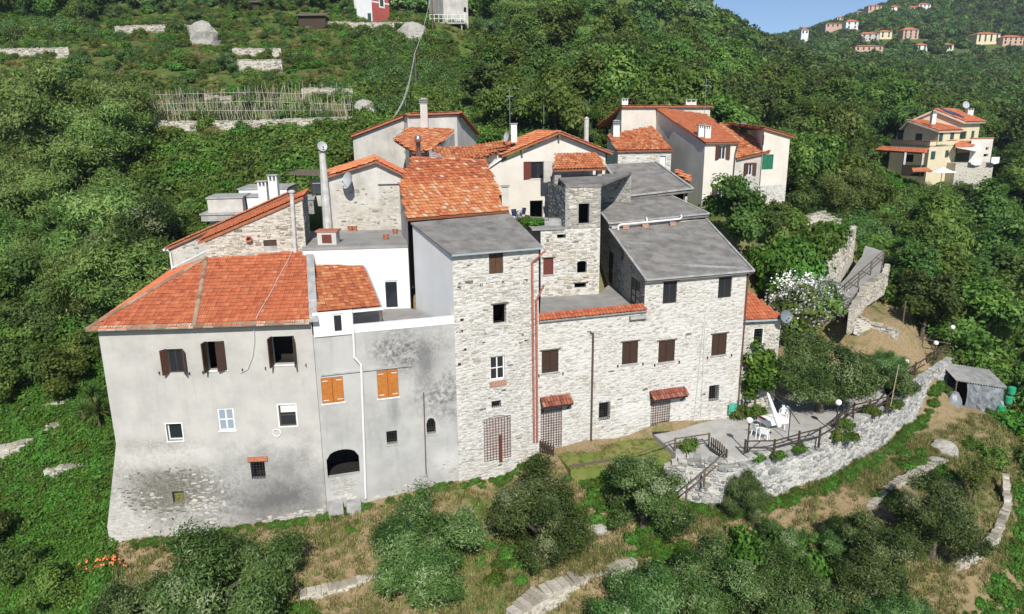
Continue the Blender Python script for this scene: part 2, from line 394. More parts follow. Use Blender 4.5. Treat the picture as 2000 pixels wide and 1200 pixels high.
def stone_shape(r):
    """irregular rubble stone in unit box: front face at +1 depth"""
    j = lambda a: r.uniform(-a, a); c = []
    for (x, z) in ((0, 0), (.5, -.02), (1, 0), (1.03, .5), (1, 1), (.5, 1.02), (0, 1), (-.03, .5)): c.append((x + j(.07), z + j(.1)))
    vs = [(x, 0, z) for x, z in c] + [(.5 + (x - .5) * .82, 1 + j(.25), .5 + (z - .5) * .76) for x, z in c]
    fs = [(i, (i + 1) % 8, 8 + (i + 1) % 8, 8 + i) for i in range(8)] + [tuple(range(8, 16))]
    return vs, fs
_r = random.Random(3); STONE_SH = [stone_shape(_r) for _ in range(9)]; STONE_ME = {}
def stone_mesh(mat, i, ti):
    k = (mat, i, ti)
    if k not in STONE_ME:
        mb = MB(); mb.add(*STONE_SH[i], t=STONE_T[ti]); STONE_ME[k] = mb.mesh('stone', M[mat])
    return STONE_ME[k]
def stones(T, w, outline, holes, mat, cover=.9, wr=(.16, .5), hr=(.09, .2), big=.30, cap=300, seed=1, proud=(.015, .05), region=None, tone=None, parent=None, z_of=None, name='stone'):
    r = random.Random(seed); o = ccw(outline); z = min(p[1] for p in o); zt = max(p[1] for p in o); x0 = min(p[0] for p in o); x1 = max(p[0] for p in o); L = []
    while z < zt:
        h = r.uniform(*hr); x = x0 - r.uniform(0, .3)
        while x < x1:
            wd = r.uniform(*wr) * (.6 + h / hr[1] * .6); c = (x + wd / 2, z + h / 2)
            hh = h * r.uniform(.5, 1.25); ww = wd * r.uniform(.75, 1.0); zz = z + r.uniform(-.06, .06)
            if all(inpoly(q, o, .0) for q in ((x, zz), (x + ww, zz), (x + ww, zz + hh), (x, zz + hh))) and not any(x < q[2] + .03 and x + ww > q[0] - .03 and zz < q[3] + .03 and zz + hh > q[1] - .03 for q in holes):
                nv = noise.noise(V((c[0] * .55 + seed, c[1] * .7, seed * 3.1)))
                if r.random() < cover + nv * 1.1 and (region is None or r.random() < region(*c)):
                    t = max(0, min(10, int(r.triangular(0, 10.9, 6)))) if tone is None else tone(r, *c)
                    L.append((ww * hh, x, zz, ww, hh, r.uniform(*proud), r.randrange(9), t, r.gauss(0, .035)))
            x += wd
        z += h
    L.sort(key=lambda q: -q[0]); d3 = V((w.d.x, w.d.y, 0)); n3 = V((w.n.x, w.n.y, 0)); mb = MB(); P = parent or T; ni = 0; off = woff(P)
    for (A, x, zz, ww, hh, pr, i, t, sk) in L:
        p = w.pt(x, zz, -.004)
        if ni < cap and ww > big:
            Mx = Matrix(((d3.x * ww, n3.x * pr, 0, p.x), (d3.y * ww, n3.y * pr, 0, p.y), (sk * ww, 0, hh, p.z), (0, 0, 0, 1)))
            link(name, stone_mesh(mat, i, t), P, Mx); ni += 1
        else:
            vs, fs = STONE_SH[i]; mb.add([p + d3 * (a * ww) + n3 * (b * pr) + V((0, 0, c * hh + a * sk * ww)) for a, b, c in vs], fs, STONE_T[t])
    if mb.v: mb.build('small_stones', M[mat], P, kind='stuff')
class Plane:
    """roof plane: eave p0->p1, slope (rise per run) going back, or three points"""
    def __init__(s, p0, p1, slope=None, p2=None):
        s.p0, s.p1 = V(p0), V(p1)
        e = (s.p1 - s.p0)
        if p2 is None:
            h = V((e.x, e.y, 0)).normalized(); m = V((-h.y, h.x, 0)); up = m + V((0, 0, slope))
        else: up = V(p2) - s.p0
        s.u = e.normalized(); s.v = (up - s.u * up.dot(s.u)).normalized(); s.n = s.u.cross(s.v)
        if s.n.z < 0: s.n = -s.n
    def px(s, x, y):
        d = ray(x, y); k = (s.p0 - CAM).dot(s.n) / d.dot(s.n); return CAM + d * k
    def uv(s, p): q = V(p) - s.p0; return q.dot(s.u), q.dot(s.v)
    def pt(s, u, v, o=0): return s.p0 + s.u * u + s.v * v + s.n * o
    def zat(s, x, y): return s.p0.z - (s.n.x * (x - s.p0.x) + s.n.y * (y - s.p0.y)) / s.n.z
def tile_shape(kind):
    if kind == 'flat':    # interlocking tile: two shallow troughs, raised side roll
        pr = [(0, .012), (.06, .05), (.16, .05), (.24, .012), (.5, .018), (.56, .035), (.64, .035), (.7, .016), (1, .012)]
    else:                 # old curved tile
        pr = [(0, .0), (.12, .055), (.3, .085), (.5, .095), (.7, .085), (.88, .055), (1, .0)]
    n = len(pr); vs = [(x, -.05, z + .05) for x, z in pr] + [(x, 1.04, z + .0) for x, z in pr] + [(pr[0][0], -.04, -.01), (pr[-1][0], -.04, -.01)]
    vs[2 * n:] = [(x, -.05, z + .028) for x, z in pr]
    fs = [(i, i + 1, n + i + 1, n + i) for i in range(n - 1)] + [(2 * n + i, 2 * n + i + 1, i + 1, i) for i in range(n - 1)]
    return vs, fs
TILE_SH = {k: tile_shape(k) for k in ('flat', 'barrel')}; TILE_ME = {}
def tiles(roof, pl, poly, mat, tw=.24, tl=.36, kind='flat', cap=300, seed=1, tone=None, jit=.012, lift=.02, name='tile'):
    """courses of tiles laid over the polygon (list of 3D points on the plane)"""
    r = random.Random(seed); o = ccw([pl.uv(p) for p in poly]); us = [p[0] for p in o]; vs_ = [p[1] for p in o]; L = []
    v = min(vs_)
    row = 0
    while v < max(vs_) - .05:
        nn = int((max(us) - min(us)) / tw) + 1
        for i in range(nn):
            u = min(us) + i * tw
            if inpoly((u + tw / 2, v + tl / 2), o, .02 if 0 else -.02) or inpoly_any((u + tw / 2, v + tl * .4), o):
                t = r.betavariate(3, 3) if tone is None else tone(r, (u - min(us)) / (max(us) - min(us) + 1e-6), (v - min(vs_)) / (max(vs_) - min(vs_) + 1e-6))
                L.append((u, v, t, r.uniform(-jit, jit), r.uniform(-jit, jit), r.uniform(0, jit)))
        v += tl; row += 1
    mb = MB(); sh = TILE_SH[kind]; k = 0; off = woff(roof)
    L.sort(key=lambda q: (pl.pt(q[0], q[1]) - CAM).length)
    for (u, v, t, ju, jv, jn) in L:
        p = pl.pt(u + ju, v + jv, lift + jn); ti = max(0, min(11, int(t * 12)))
        if k < cap:
            key = (mat, kind, ti)
            if key not in TILE_ME:
                m2 = MB(); m2.add(*sh, t=(ti + .5) / 12); TILE_ME[key] = m2.mesh('tile', M[mat])
            a, b, c = pl.u * tw, pl.v * tl, pl.n
            link(name, TILE_ME[key], roof, Matrix(((a.x, b.x, c.x, p.x), (a.y, b.y, c.y, p.y), (a.z, b.z, c.z, p.z), (0, 0, 0, 1)))); k += 1
        else: mb.add([p + pl.u * (x * tw) + pl.v * (y * tl) + pl.n * z for x, y, z in sh[0]], sh[1], (ti + .5) / 12)
    if mb.v: mb.build('more_tiles', M[mat], roof, kind='stuff')
def roof(T, pl, poly, th=.12, mat='roof_deck', name='roof', tile=None, **kw):
    mb = MB(); mb.slab([V(p) for p in poly], -pl.n * th); ro = mb.build(name, M[mat], T)
    if tile: tiles(ro, pl, poly, tile, **kw)
    return ro
def ridge(ro, p, q, mat, r=.12, step=.4, seed=1, name='ridge_tile', tone=None):
    p, q = V(p), V(q); d = q - p; n = max(1, int(d.length / step)); d /= n; rr = random.Random(seed); e = d.normalized(); s_ = e.cross(V((0, 0, 1))).normalized(); u = s_.cross(e)
    for i in range(n):
        mb = MB(); a = p + d * i - e * .03; b = a + d * 1.02 + e * .05; vs = []
        for c, k in ((a, 1.08), (b, .95)):
            for j in range(6):
                an = math.pi * j / 5; vs.append(c + s_ * math.cos(an) * r * k + u * (math.sin(an) * r * .75 * k + .02))
        mb.add(vs, [(j, j + 1, 7 + j, 6 + j) for j in range(5)] + [(0, 1, 2, 3, 4, 5)], t=rr.random() if tone is None else tone(rr)); mb.build(name, M[mat], ro)
def back_walls(T, pts, mat, name='wall'):
    """plain closing walls: list of (p,q,zbase,ztop_p,ztop_q)"""
    mb = MB()
    for p, q, z, a, b in pts: mb.poly([(p[0], p[1], z), (q[0], q[1], z), (q[0], q[1], b), (p[0], p[1], a)])
    return mb.build(name, M[mat], T)
def pipe(T, pts, r, mat, name='downpipe', brackets=True):
    mb = MB(); mb.tube(pts, r, 8); o = mb.build(name, M[mat], T); return o
def chimney(T, c, w, d, h, mat, cap='slab', rz=0, name='chimney', capmat='concrete'):
    mb = MB(); e = V((math.cos(rz), math.sin(rz), 0)); f = V((-e.y, e.x, 0)); c = V(c)
    mb.frame(c - e * w / 2 - f * d / 2, e * w, f * d, V((0, 0, h * (.8 if cap == 'slots' else 1))))
    if cap == 'slots':
        for sx in (-1, 0, 1): mb.frame(c + e * (sx * (w / 2 - .05) - .05) - f * d / 2 + V((0, 0, h * .8)), e * .1, f * d, V((0, 0, h * .2)))
    o = mb.build(name, M[mat], T)
    mb = MB()
    if cap == 'slots' or cap == 'slab': mb.frame(c - e * (w / 2 + .07) - f * (d / 2 + .07) + V((0, 0, h)), e * (w + .14), f * (d + .14), V((0, 0, .07)))
    elif cap == 'stack':
        for k in range(3): mb.frame(c - e * (w / 2 + .05) - f * (d / 2 + .05) + V((0, 0, h + .02 + k * .17)), e * (w + .1), f * (d + .1), V((0, 0, .07)))
        mb.frame(c - e * w * .35 - f * d * .35 + V((0, 0, h)), e * w * .7, f * d * .7, V((0, 0, .5)))
    elif cap == 'none': return o
    mb.build('chimney_cap', M[capmat], o); return o
def dish(T, c, r, direction, mat='dish_grey', name='satellite_dish', top=None):
    """parabolic dish; top=(label) makes it a thing of its own"""
    c = V(c); a = V(direction).normalized()
    P = T if top is None else tag(thing(name, top[0], 'satellite dish', c), group=top[1] if len(top) > 1 else None)
    mb = MB(); prof = [(r * k / 5, .32 * r * (k / 5) ** 2) for k in range(6)]
    mb.lathe(c, prof, 20, ax=a); mb.lathe(c - a * .015, [(q, h) for q, h in prof], 20, ax=a); nm = 'reflector' if top else name
    b = mb.build(nm, M[mat], P, smooth=True)
    m2 = MB(); f = c + a * r * .95 - V((0, 0, r * .35)); m2.tube([c - V((0, 0, r * .92)) + a * r * .3, f], .012, 5); m2.box(f - V((.04, .04, .04)), f + V((.04, .04, .04)))
    m2.tube([c, c - a * .25, c - a * .28 - V((0, 0, r))], .025, 6); m2.build('feed_arm', M['iron'], P if top else b); return P
def PA(x, y, Y): return tuple(AT(x, y, Y))
M['dark_room'] = m_plain('dark opening shade', (.035, .033, .03), .95, .05)  # near-black colour puts the shade of unlit openings into the surface
M['iron'] = m_plain('weathered iron', (.035, .033, .032), .6, .4)
M['glass'] = NT('window glass').done((.018, .022, .028), .06, .6)
M['frame_dark'] = m_plain('dark window frame', (.05, .035, .03), .6)
M['frame_white'] = m_plain('white painted frame', (.72, .72, .7), .5, .3, var=.08)
M['shutter_brown'] = m_plain('brown shutter paint', (.05, .027, .018), .6, .3, sc=8)
M['shutter_red'] = m_plain('red brown shutter paint', (.13, .036, .024), .6, .3, sc=8)
M['shutter_open'] = m_plain('worn red brown shutter wood', (.085, .036, .024), .6, .3, sc=8)
M['shutter_grey'] = m_plain('bare grey brown shutter', (.085, .075, .062), .75, .2, sc=8)
M['shutter_orange'] = m_plain('orange varnished wood', (.42, .15, .03), .55, .3, var=.18, sc=5)
M['shutter_green'] = m_plain('green shutter paint', (.02, .15, .075), .6, .3)
M['shutter_teal'] = m_plain('dark teal shutter paint', (.03, .075, .065), .6, .3)
M['glass_pale'] = NT('window glass with painted sky reflection').done((.26, .31, .37), .12, .5)  # pale blue sky reflection is put into the pane colour
M['tile_dark'] = m_tint('brown red canopy tile', [(0, (.18, .07, .05)), (.5, (.33, .11, .075)), (.8, (.42, .19, .12)), (1, (.5, .32, .22))], .85, .15)
M['wood_door'] = m_plain('weathered door wood', (.09, .05, .03), .75, .2, sc=6)
M['door_pink'] = m_plain('faded pinkish door', (.60, .50, .45), .8, .2)
M['wood_grey'] = m_plain('silvered fence wood', (.13, .105, .08), .85, .15, sc=6)
M['wood_dark'] = m_plain('dark stained fence wood', (.06, .042, .03), .8, .2, sc=6)
M['cane'] = m_plain('dry bamboo cane', (.42, .36, .25), .8, .2, sc=5)
M['white_paint'] = m_plain('white paint', (.74, .74, .72), .6, .3, var=.1)
M['white_plastic'] = m_plain('white plastic', (.78, .78, .76), .35, .5, var=.05)
M['pvc'] = m_plain('white drainpipe', (.7, .7, .68), .45, .4, var=.12, sc=2)
M['pvc_dirty'] = m_plain('dirty white flue pipe', (.5, .49, .46), .6, .3, var=.3, sc=2)
M['copper_red'] = m_plain('rusty red pipe paint', (.36, .135, .095), .65, .3, var=.35, sc=5)
M['pipe_brown'] = m_plain('brown pipe', (.1, .065, .055), .6, .3)
M['steel'] = m_plain('steel flue', (.5, .5, .5), .3, .5, metal=.9, var=.1)
M['zinc'] = m_plain('dull zinc flashing', (.30, .36, .38), .6, .4, var=.15)
M['concrete'] = m_plain('concrete', (.36, .355, .34), .9, .1, var=.35, sc=2)
M['dish_grey'] = m_plain('grey dish', (.4, .41, .42), .5, .3, var=.1)
M['dish_dark'] = m_plain('dark grey dish', (.16, .18, .2), .5, .3, var=.1)
M['cable'] = m_plain('pale cable', (.55, .54, .52), .6, .2, var=.1)
M['terracotta'] = m_plain('terracotta', (.42, .16, .09), .8, .2, sc=6)
M['moss_stone'] = m_plain('mossy niche', (.16, .16, .05), .95, .1, var=.6, sc=8)
M['brick_infill'] = m_plain('brick infill', (.4, .24, .18), .9, .1, var=.4, sc=12)
M['slate'] = m_tint('eave slates', [(0, (.2, .165, .12)), (.35, (.33, .28, .21)), (.65, (.5, .44, .34)), (1, (.62, .56, .46))], .9, .1, .25)
GR = (.5, .485, .45, 1)
M['stone_pale'] = m_tint('pale rubble stone', [(0, (.12, .115, .085)), (.13, (.45, .43, .385)), (.5, (.58, .555, .505)), (.78, (.65, .625, .575)), (.92, (.57, .48, .37)), (1, (.43, .43, .41))], .95, .1, .3, 6, ((.30, .285, .25), 1.1, .54, .6))
M['stone_warm'] = m_tint('warm rubble stone', [(0, (.19, .175, .14)), (.22, (.41, .37, .30)), (.55, (.58, .54, .46)), (.8, (.66, .62, .54)), (.93, (.55, .42, .29)), (1, (.42, .41, .38))], .95, .1, .3, 6, ((.25, .23, .18), 1.4, .54, .55))
M['stone_grey_and_shaded'] = m_tint('grey and shaded side stone', [(0, (.12, .12, .105)), (.3, (.26, .25, .225)), (.6, (.38, .37, .33)), (.85, (.47, .455, .41)), (1, (.33, .30, .25))], .95, .1, .3, 6, ((.12, .12, .10), 1.4, .5, .6))  # grey stone; on left-facing side walls its darker tone paints their shade
M['stone_blue'] = m_tint('terrace wall stone', [(0, (.20, .205, .20)), (.25, (.31, .32, .31)), (.5, (.46, .455, .43)), (.8, (.59, .57, .53)), (.92, (.69, .66, .60)), (1, (.56, .48, .39))], .95, .1, .3, 6, ((.22, .225, .21), .9, .55, .55))
M['bed_pale'] = m_stonewall('pale wall bedding', (.57, .55, .505), (.37, .355, .315), (.63, .61, .57), [(PA(1120, 700, 39.5), (2.2, 3, 1.2), (.60, .585, .55), .8, .6), (PA(1340, 650, 42), (2.5, 3, 1.0), (.60, .585, .55), .75, .6), (PA(1230, 790, 41), (2.6, 3, .8), (.62, .605, .57), .7, .6), (PA(930, 580, 37.6), (1.3, 2, .7), (.60, .58, .54), .7, .6), (PA(1415, 760, 43), (1.2, 3, 1.5), (.52, .50, .46), .6, .6)])
M['bed_warm'] = m_stonewall('warm wall bedding', (.52, .48, .41), (.25, .23, .18), (.58, .545, .475))
M['bed_grey'] = m_stonewall('grey and shaded side bedding', (.32, .31, .28), (.13, .13, .11), (.35, .34, .31))  # grey bedding, also the painted shade of the left-facing stone walls
M['bed_terrace'] = m_stonewall('terrace wall bedding', (.52, .51, .47), (.26, .26, .245), (.60, .58, .53))
_k = dict
M['plaster_corner'] = m_plaster('grey lime plaster', (.55, .53, .49, 1), (.44, .425, .40, 1), [
    (PA(540, 965, 35), (4.9, 4, 3.5), (.11, .108, .106), .88, .75, .5, .8),
    (PA(470, 985, 35), (1.9, 2.5, 1.7), (.15, .148, .145), .7, .6, .5, 1.4, 3), (PA(335, 950, 34.3), (3.6, 4, 2.8), (.10, .095, .065), .95, .5, .6, 1.3, 6), (PA(335, 955, 34.3), (2.9, 4, 2.2), (.12, .115, .085), .6, .6, .6, 1.5),
    (PA(330, 900, 34), (3.4, 3, .9), (.60, .58, .54), .5, .5, .4, 2.2),
    (PA(300, 870, 34), (3.6, 3, .5), (.24, .23, .2), .6, .5, .7, 2.2, 9)], .25)
M['plaster_grey'] = m_plaster('patched grey render', (.50, .49, .465, 1), (.385, .38, .365, 1), [
    (PA(790, 690, 36), (2.6, 3, 1.8), (.09, .09, .09), .95, .5, .6, 1.0, 4),
    (PA(830, 705, 36.5), (.6, 2, 1.9), (.14, .14, .138), .75, .5, .5, 1.0),
    (PA(770, 800, 36), (.35, 2, 1.2), (.2, .2, .2), .7, .6, .4, 1.0),
    (PA(862, 775, 36.8), (1.9, 3, 1.9), (.11, .11, .108), .85, .5, .6, 1.2, 4),
    (PA(680, 720, 35.5), (1.5, 2, 2.2), (.47, .465, .45), .6, .5, .4, .8),
    (PA(880, 900, 37), (1.5, 2, 1.1), (.55, .54, .51), .7, .5, .5, 1.0)], .4)
M['plaster_white'] = m_plaster('fresh white render', (.80, .80, .79, 1), (.74, .745, .74, 1), (), .08, .1)
M['plaster_old'] = m_plaster('old whitewashed plaster', (.62, .59, .54, 1), (.42, .40, .36, 1), (), .35, .5)
M['plaster_cream'] = m_plaster('cream render', (.74, .69, .61, 1), (.66, .61, .53, 1), (), .2, .1)
M['plaster_beige_and_shaded'] = m_plaster('beige and shaded side render', (.60, .565, .52, 1), (.50, .47, .435, 1), (), .3, .15)  # beige render, also used to paint shade onto side walls
M['plaster_yellow'] = m_plaster('pale yellow render', (.78, .68, .47, 1), (.70, .60, .40, 1), (), .15, .05)
M['plaster_red'] = m_plaster('brick red render', (.50, .12, .10, 1), (.40, .10, .08, 1), (), .15, .05)
M['plaster_orange'] = m_plaster('salmon render', (.62, .42, .33, 1), (.54, .36, .28, 1), (), .15, .05)
M['flatroof'] = m_plaster('grey cement roof', (.30, .285, .262, 1), (.155, .147, .134, 1), [(PA(1270, 470, 47), (1.6, .22, .3), (.48, .47, .45), .8, .5, .35, 2.5), (PA(1320, 452, 49), (2.2, .25, .3), (.48, .47, .45), .8, .5, .3, 2.5), (PA(1215, 400, 52), (.4, 2.2, .6), (.52, .52, .5), .8, .5, .3, 2.5), (PA(1400, 520, 43.5), (3.2, .25, .3), (.42, .41, .39), .7, .5, .5, 2.5), (PA(900, 445, 40), (2.5, 1.5, .8), (.17, .165, .155), .7, .5, .5)], .5, .7, 1.1)
M['flatroof_pale'] = m_plaster('pale cement terrace', (.35, .34, .32, 1), (.25, .245, .235, 1), [(PA(1110, 590, 43), (1.6, 1.6, .6), (.09, .09, .085), .75, .6, .6, 1.0, 4)], .2, .4)
M['roof_deck'] = m_plain('roof deck', (.33, .13, .075), .95, .1)
RED = [(0, (.42, .115, .065)), (.3, (.54, .16, .075)), (.6, (.62, .195, .09)), (.85, (.68, .25, .12)), (1, (.70, .31, .18))]
OLD = [(0, (.29, .10, .06)), (.2, (.46, .135, .07)), (.45, (.60, .20, .09)), (.7, (.70, .29, .125)), (.86, (.71, .38, .20)), (.95, (.72, .52, .35)), (1, (.70, .58, .44))]
M['tile_red'] = m_tint('new red tile', RED, .8, .2, .2, 3, ((.30, .17, .11), .9, .56, .35))
M['tile_old'] = m_tint('weathered orange tile', OLD, .88, .12, .3, 3, ((.27, .15, .09), 1.1, .56, .4))
M['tile_far'] = m_plain('distant orange roof', (.48, .17, .085), .85, .15, var=.3, sc=1.5)
M['tile_ridge'] = m_tint('lichened ridge tile', [(0, (.26, .16, .11)), (.5, (.38, .25, .17)), (1, (.46, .33, .24))], .9, .1)
# ------------------------------------------------------------ ground: one sheet from surveyed heights
PZ = 1.3      # patio level
_cp = []
def cz(x, y, z): p = AZ(x, y, z); _cp.append((p.x, p.y, p.z))
def cy(x, y, Y, d=0): p = AT(x, y, Y); _cp.append((p.x, p.y, p.z - d))
for q in ((215, 1052, -1.5), (300, 1078, -1.75), (450, 1045, -1.15), (550, 1020, -.8), (640, 1000, -.45), (720, 962, -.1), (800, 940, .25), (900, 915, .6), (1040, 888, .85), (1100, 895, .85), (1190, 870, .95), (1280, 855, 1.05),
          (600, 1060, -1.3), (500, 1095, -1.8), (560, 1135, -2.2), (720, 1125, -2.2), (640, 1195, -3.0), (760, 1195, -3.1), (860, 1060, -1.6), (950, 1125, -2.7), (1000, 1165, -3.1), (1150, 1125, -2.7), (1210, 1030, -1.9), (1120, 1010, -1.3), (1000, 965, -.7), (1130, 930, .3),
          (1250, 1050, -2.0), (1350, 1028, -1.75), (1470, 993, -1.5), (1560, 963, -1.55), (1640, 932, -1.6), (1700, 908, -1.65), (1780, 872, -1.75), (1858, 778, -1.9), (1920, 800, -1.9), (1960, 850, -2.6),
          (1600, 1000, -2.4), (1750, 940, -2.4), (1840, 900, -2.3), (1900, 940, -3.2), (1950, 1000, -4.2), (1850, 1120, -4.9), (1700, 1080, -4.0), (1500, 1090, -3.6), (1330, 1090, -3.0), (1300, 1190, -4.6), (1600, 1190, -5.5), (1900, 1190, -6.8), (2000, 1000, -5.5), (2050, 900, -5), (1100, 1215, -4.4),
          (150, 1060, -2.4), (100, 1120, -3.2), (30, 1190, -4.2), (300, 1150, -3.2), (400, 1200, -3.6), (100, 960, -1.6), (30, 1000, -2.3), (190, 920, -.4), (100, 850, .6), (190, 780, 1.8), (20, 860, .2), (100, 720, 3.2), (190, 690, 3.8), (30, 650, 5.0), (120, 590, 6.6), (230, 590, 7.0), (0, 540, 8.2), (-200, 900, -1), (-300, 600, 5)): cz(*q)
for (x, y, z) in ((1400, 840, .3), (1480, 830, .4), (1560, 790, .5), (1640, 780, .4), (1700, 750, .5), (1340, 862, .2)):
    p = AZ(x, y, 1.3); _cp.append((p.x, p.y, z))
for q in ((1500, 640, 3.2), (1700, 625, 4.6), (1780, 640, 4.2), (1790, 690, 2.6), (1860, 680, .8), (1640, 570, 5.3), (1690, 500, 7.0), (1665, 545, 5.8), (1720, 505, 7.0), (1700, 470, 7.9), (1480, 490, 9.6), (1580, 480, 9.4), (1560, 440, 11.2), (1640, 440, 10.4), (1740, 560, 5.6), (1900, 680, -.5), (2000, 720, -3)): cz(*q)
for q in ((-18, 38, -.5), (-10, 40, .5), (-5, 42, 2), (2, 44, 4), (8, 47, 6), (14, 49, 5), (-20, 46, 4.5), (-12, 48, 8), (0, 50, 9.5), (10, 54, 10), (-25, 52, 8), (-16, 55, 11.5), (-5, 57, 12.5), (5, 60, 12), (15, 62, 11.5), (24, 63, 10.5), (-12, 66, 14.5), (5, 70, 15), (18, 72, 13), (28, 70, 10.5), (-22, 62, 13)): _cp.append(q)
# hillside behind
for q in ((250, 560, 58, 1), (60, 480, 60, 3), (300, 420, 66, 3), (500, 330, 68, 1), (620, 310, 67, .5), (150, 350, 71, 4), (350, 300, 72, 2.0), (560, 275, 74, .5), (30, 250, 82, 5), (270, 246, 79, .2), (400, 246, 79, .2), (560, 244, 79, .2), (690, 240, 79, .2), (270, 214, 85.5, .2), (450, 212, 86, .2), (690, 208, 86, .2), (270, 200, 86.5, .2), (480, 196, 87, .2), (690, 192, 87, .2), (300, 165, 95, .2), (500, 160, 96, .2), (690, 160, 95, .3), (455, 142, 99, .2), (552, 142, 99, .2), (300, 138, 98, .4), (455, 112, 106, .2), (552, 112, 106, .2), (690, 118, 104, .4), (200, 100, 108, .4), (0, 110, 107, .4), (135, 106, 107, .4), (450, 84, 115, .3), (225, 70, 121, .3), (385, 64, 122.5, .3), (600, 56, 129, .3), (720, 50, 132, .3), (860, 44, 134, .3), (780, 80, 122, .5), (560, 8, 141, .3), (100, 20, 145, 3), (720, 0, 160, 1),
          (780, 150, 100, 2), (850, 210, 84, 2), (950, 190, 92, 3), (900, 90, 122, 3), (1050, 200, 92, 3), (1000, 110, 122, 5), (1150, 180, 100, 5), (1200, 90, 135, 6), (1050, 20, 165, 6), (1300, 100, 140, 8), (1400, 180, 112, 7), (1290, 25, 190, 17), (1350, 24, 215, 21), (1420, 40, 240, 14), (1500, 120, 170, 8), (1490, 46, 300, 13), (1560, 44, 380, 12), (1600, 130, 200, 8), (1700, 180, 170, 7), (1600, 250, 115, 6), (1650, 330, 92, 5), (1700, 420, 80, 4), (1850, 200, 190, 7), (1980, 250, 170, 7), (1850, 337, 112, 1), (1960, 345, 112, 4), (1950, 450, 86, 5), (1850, 480, 76, 5), (1800, 420, 86, 4), (1950, 600, 68, 5), (1880, 560, 68, 5), (2050, 500, 80, 5),
          (1700, 120, 300, 6), (1900, 130, 330, 7), (1640, 78, 480, 8), (1800, 100, 480, 4), (1950, 110, 470, 4), (1640, 24, 655, 12), (1700, 4, 690, 12), (1760, -16, 730, 10), (1640, 50, 575, .5), (1700, 21, 640, .5), (1790, 25, 637, .5), (1700, 78, 520, .5), (1780, 76, 525, .5), (1690, 101, 480, .5), (1820, 99, 490, .5), (1850, -60, 760, 5), (2000, -90, 800, 6), (2000, 40, 560, 5), (1930, 84, 500, .5), (1980, 88, 495, .5), (1590, 42, 560, 18), (1540, 50, 480, 16), (1600, 38, 600, 12), (1480, 70, 420, 16), (1420, 70, 330, 16)): cy(*q)
_cp += [(0, 350, 108), (-150, 300, 110), (40, 260, 76), (70, 330, 70), (110, 420, 74), (-90, 220, 78), (-300, 100, 55), (-400, 300, 120), (0, -60, -12), (-100, -40, -8), (100, -40, -25), (300, 60, -18), (450, 300, 30), (0, 700, 190), (170, 620, 60), (240, 900, 48), (900, 1200, 170), (500, 900, 100), (-700, 900, 220), (100, 1500, 120), (900, 300, 90), (0, 15, -7), (40, 15, -10), (-40, 15, -7), (80, 40, -10), (-70, 40, -1), (-90, 70, 8), (900, -50, -10), (-900, -50, 30)]
for q in ((1115, 926, .7), (1210, 922, .7), (1290, 912, .55), (1060, 915, .6)): cz(*q)
for x, y in ((1296, 897), (1345, 893), (1420, 905), (1470, 897), (1560, 872), (1640, 845), (1700, 814), (1745, 787), (1800, 742), (1850, 706)):
    p = AZ(x, y, 1.25); _cp += [(p.x - .2, p.y + .8, -1.2), (p.x, p.y - .7, -1.85)]
_P = np.array(_cp, dtype=float); _N = len(_P); _SM = .6
def _phi(a, b): return np.sqrt((a[:, None, 0] - b[None, :, 0]) ** 2 + (a[:, None, 1] - b[None, :, 1]) ** 2 + 1.5)
_A = np.zeros((_N + 3, _N + 3)); _A[:_N, :_N] = _phi(_P, _P) - np.eye(_N) * _SM * .15; _A[:_N, _N] = 1; _A[:_N, _N + 1:] = _P[:, :2]; _A[_N:, :_N] = _A[:_N, _N:].T
_W = np.linalg.solve(_A, np.concatenate([_P[:, 2], [0, 0, 0]]))
def heights(XY):
    XY = np.asarray(XY, dtype=float); out = np.empty(len(XY))
    for i in range(0, len(XY), 8000):
        q = XY[i:i + 8000]; out[i:i + 8000] = _phi(q, _P) @ _W[:_N] + _W[_N] + q @ _W[_N + 1:]
    return out
def H(x, y): return float(heights([(x, y)])[0])
def _sp(n, lo, hi, k):     # spacing fine in the middle, coarse far out
    u = np.linspace(-1, 1, n); s = np.sinh(k * u) / math.sinh(k); return np.where(s < 0, -s * lo, s * hi)
_gx = _sp(300, -950, 950, 4.6); _gy = 42 + _sp(330, -110, 1500, 4.8)
_XX, _YY = np.meshgrid(_gx, _gy); _ZZ = heights(np.stack([_XX.ravel(), _YY.ravel()], 1))
_nz = np.array([noise.noise(V((x * .35, y * .35, 0))) * .12 + noise.noise(V((x * 1.3, y * 1.3, 5))) * .05 for x, y in zip(_XX.ravel(), _YY.ravel())])
_far = np.clip((_YY.ravel() - 60) / 60, 0, 1); _ZZ = _ZZ + _nz * (1 + 3 * _far)
_nx, _ny = len(_gx), len(_gy); _id = np.arange(_nx * _ny).reshape(_ny, _nx)
_q = np.stack([_id[:-1, :-1], _id[:-1, 1:], _id[1:, 1:], _id[1:, :-1]], -1).reshape(-1, 4)
t = NT('hillside ground'); n1 = t.noise(.16, 6, .6); n2 = t.noise(1.1, 6, .65); n3 = t.noise(7, 5, .7)
dry = t.ramp(n3, [(.3, (.19, .14, .075, 1)), (.7, (.34, .255, .15, 1))]); grn = t.ramp(n3, [(.3, (.045, .08, .014, 1)), (.7, (.10, .155, .03, 1))])
mx = t.math('ADD', t.math('MULTIPLY', n1, .6), t.math('MULTIPLY', n2, .55)); near = t.mix(t.val(mx, .41, .56), grn, dry)
sx = t.n('ShaderNodeSeparateXYZ'); t.l(t.pos, sx.inputs[0])
wild = t.ramp(t.math('ADD', t.math('MULTIPLY', n2, .6), t.math('MULTIPLY', n3, .4)), [(.32, (.045, .075, .016, 1)), (.5, (.085, .125, .03, 1)), (.66, (.17, .16, .06, 1))])
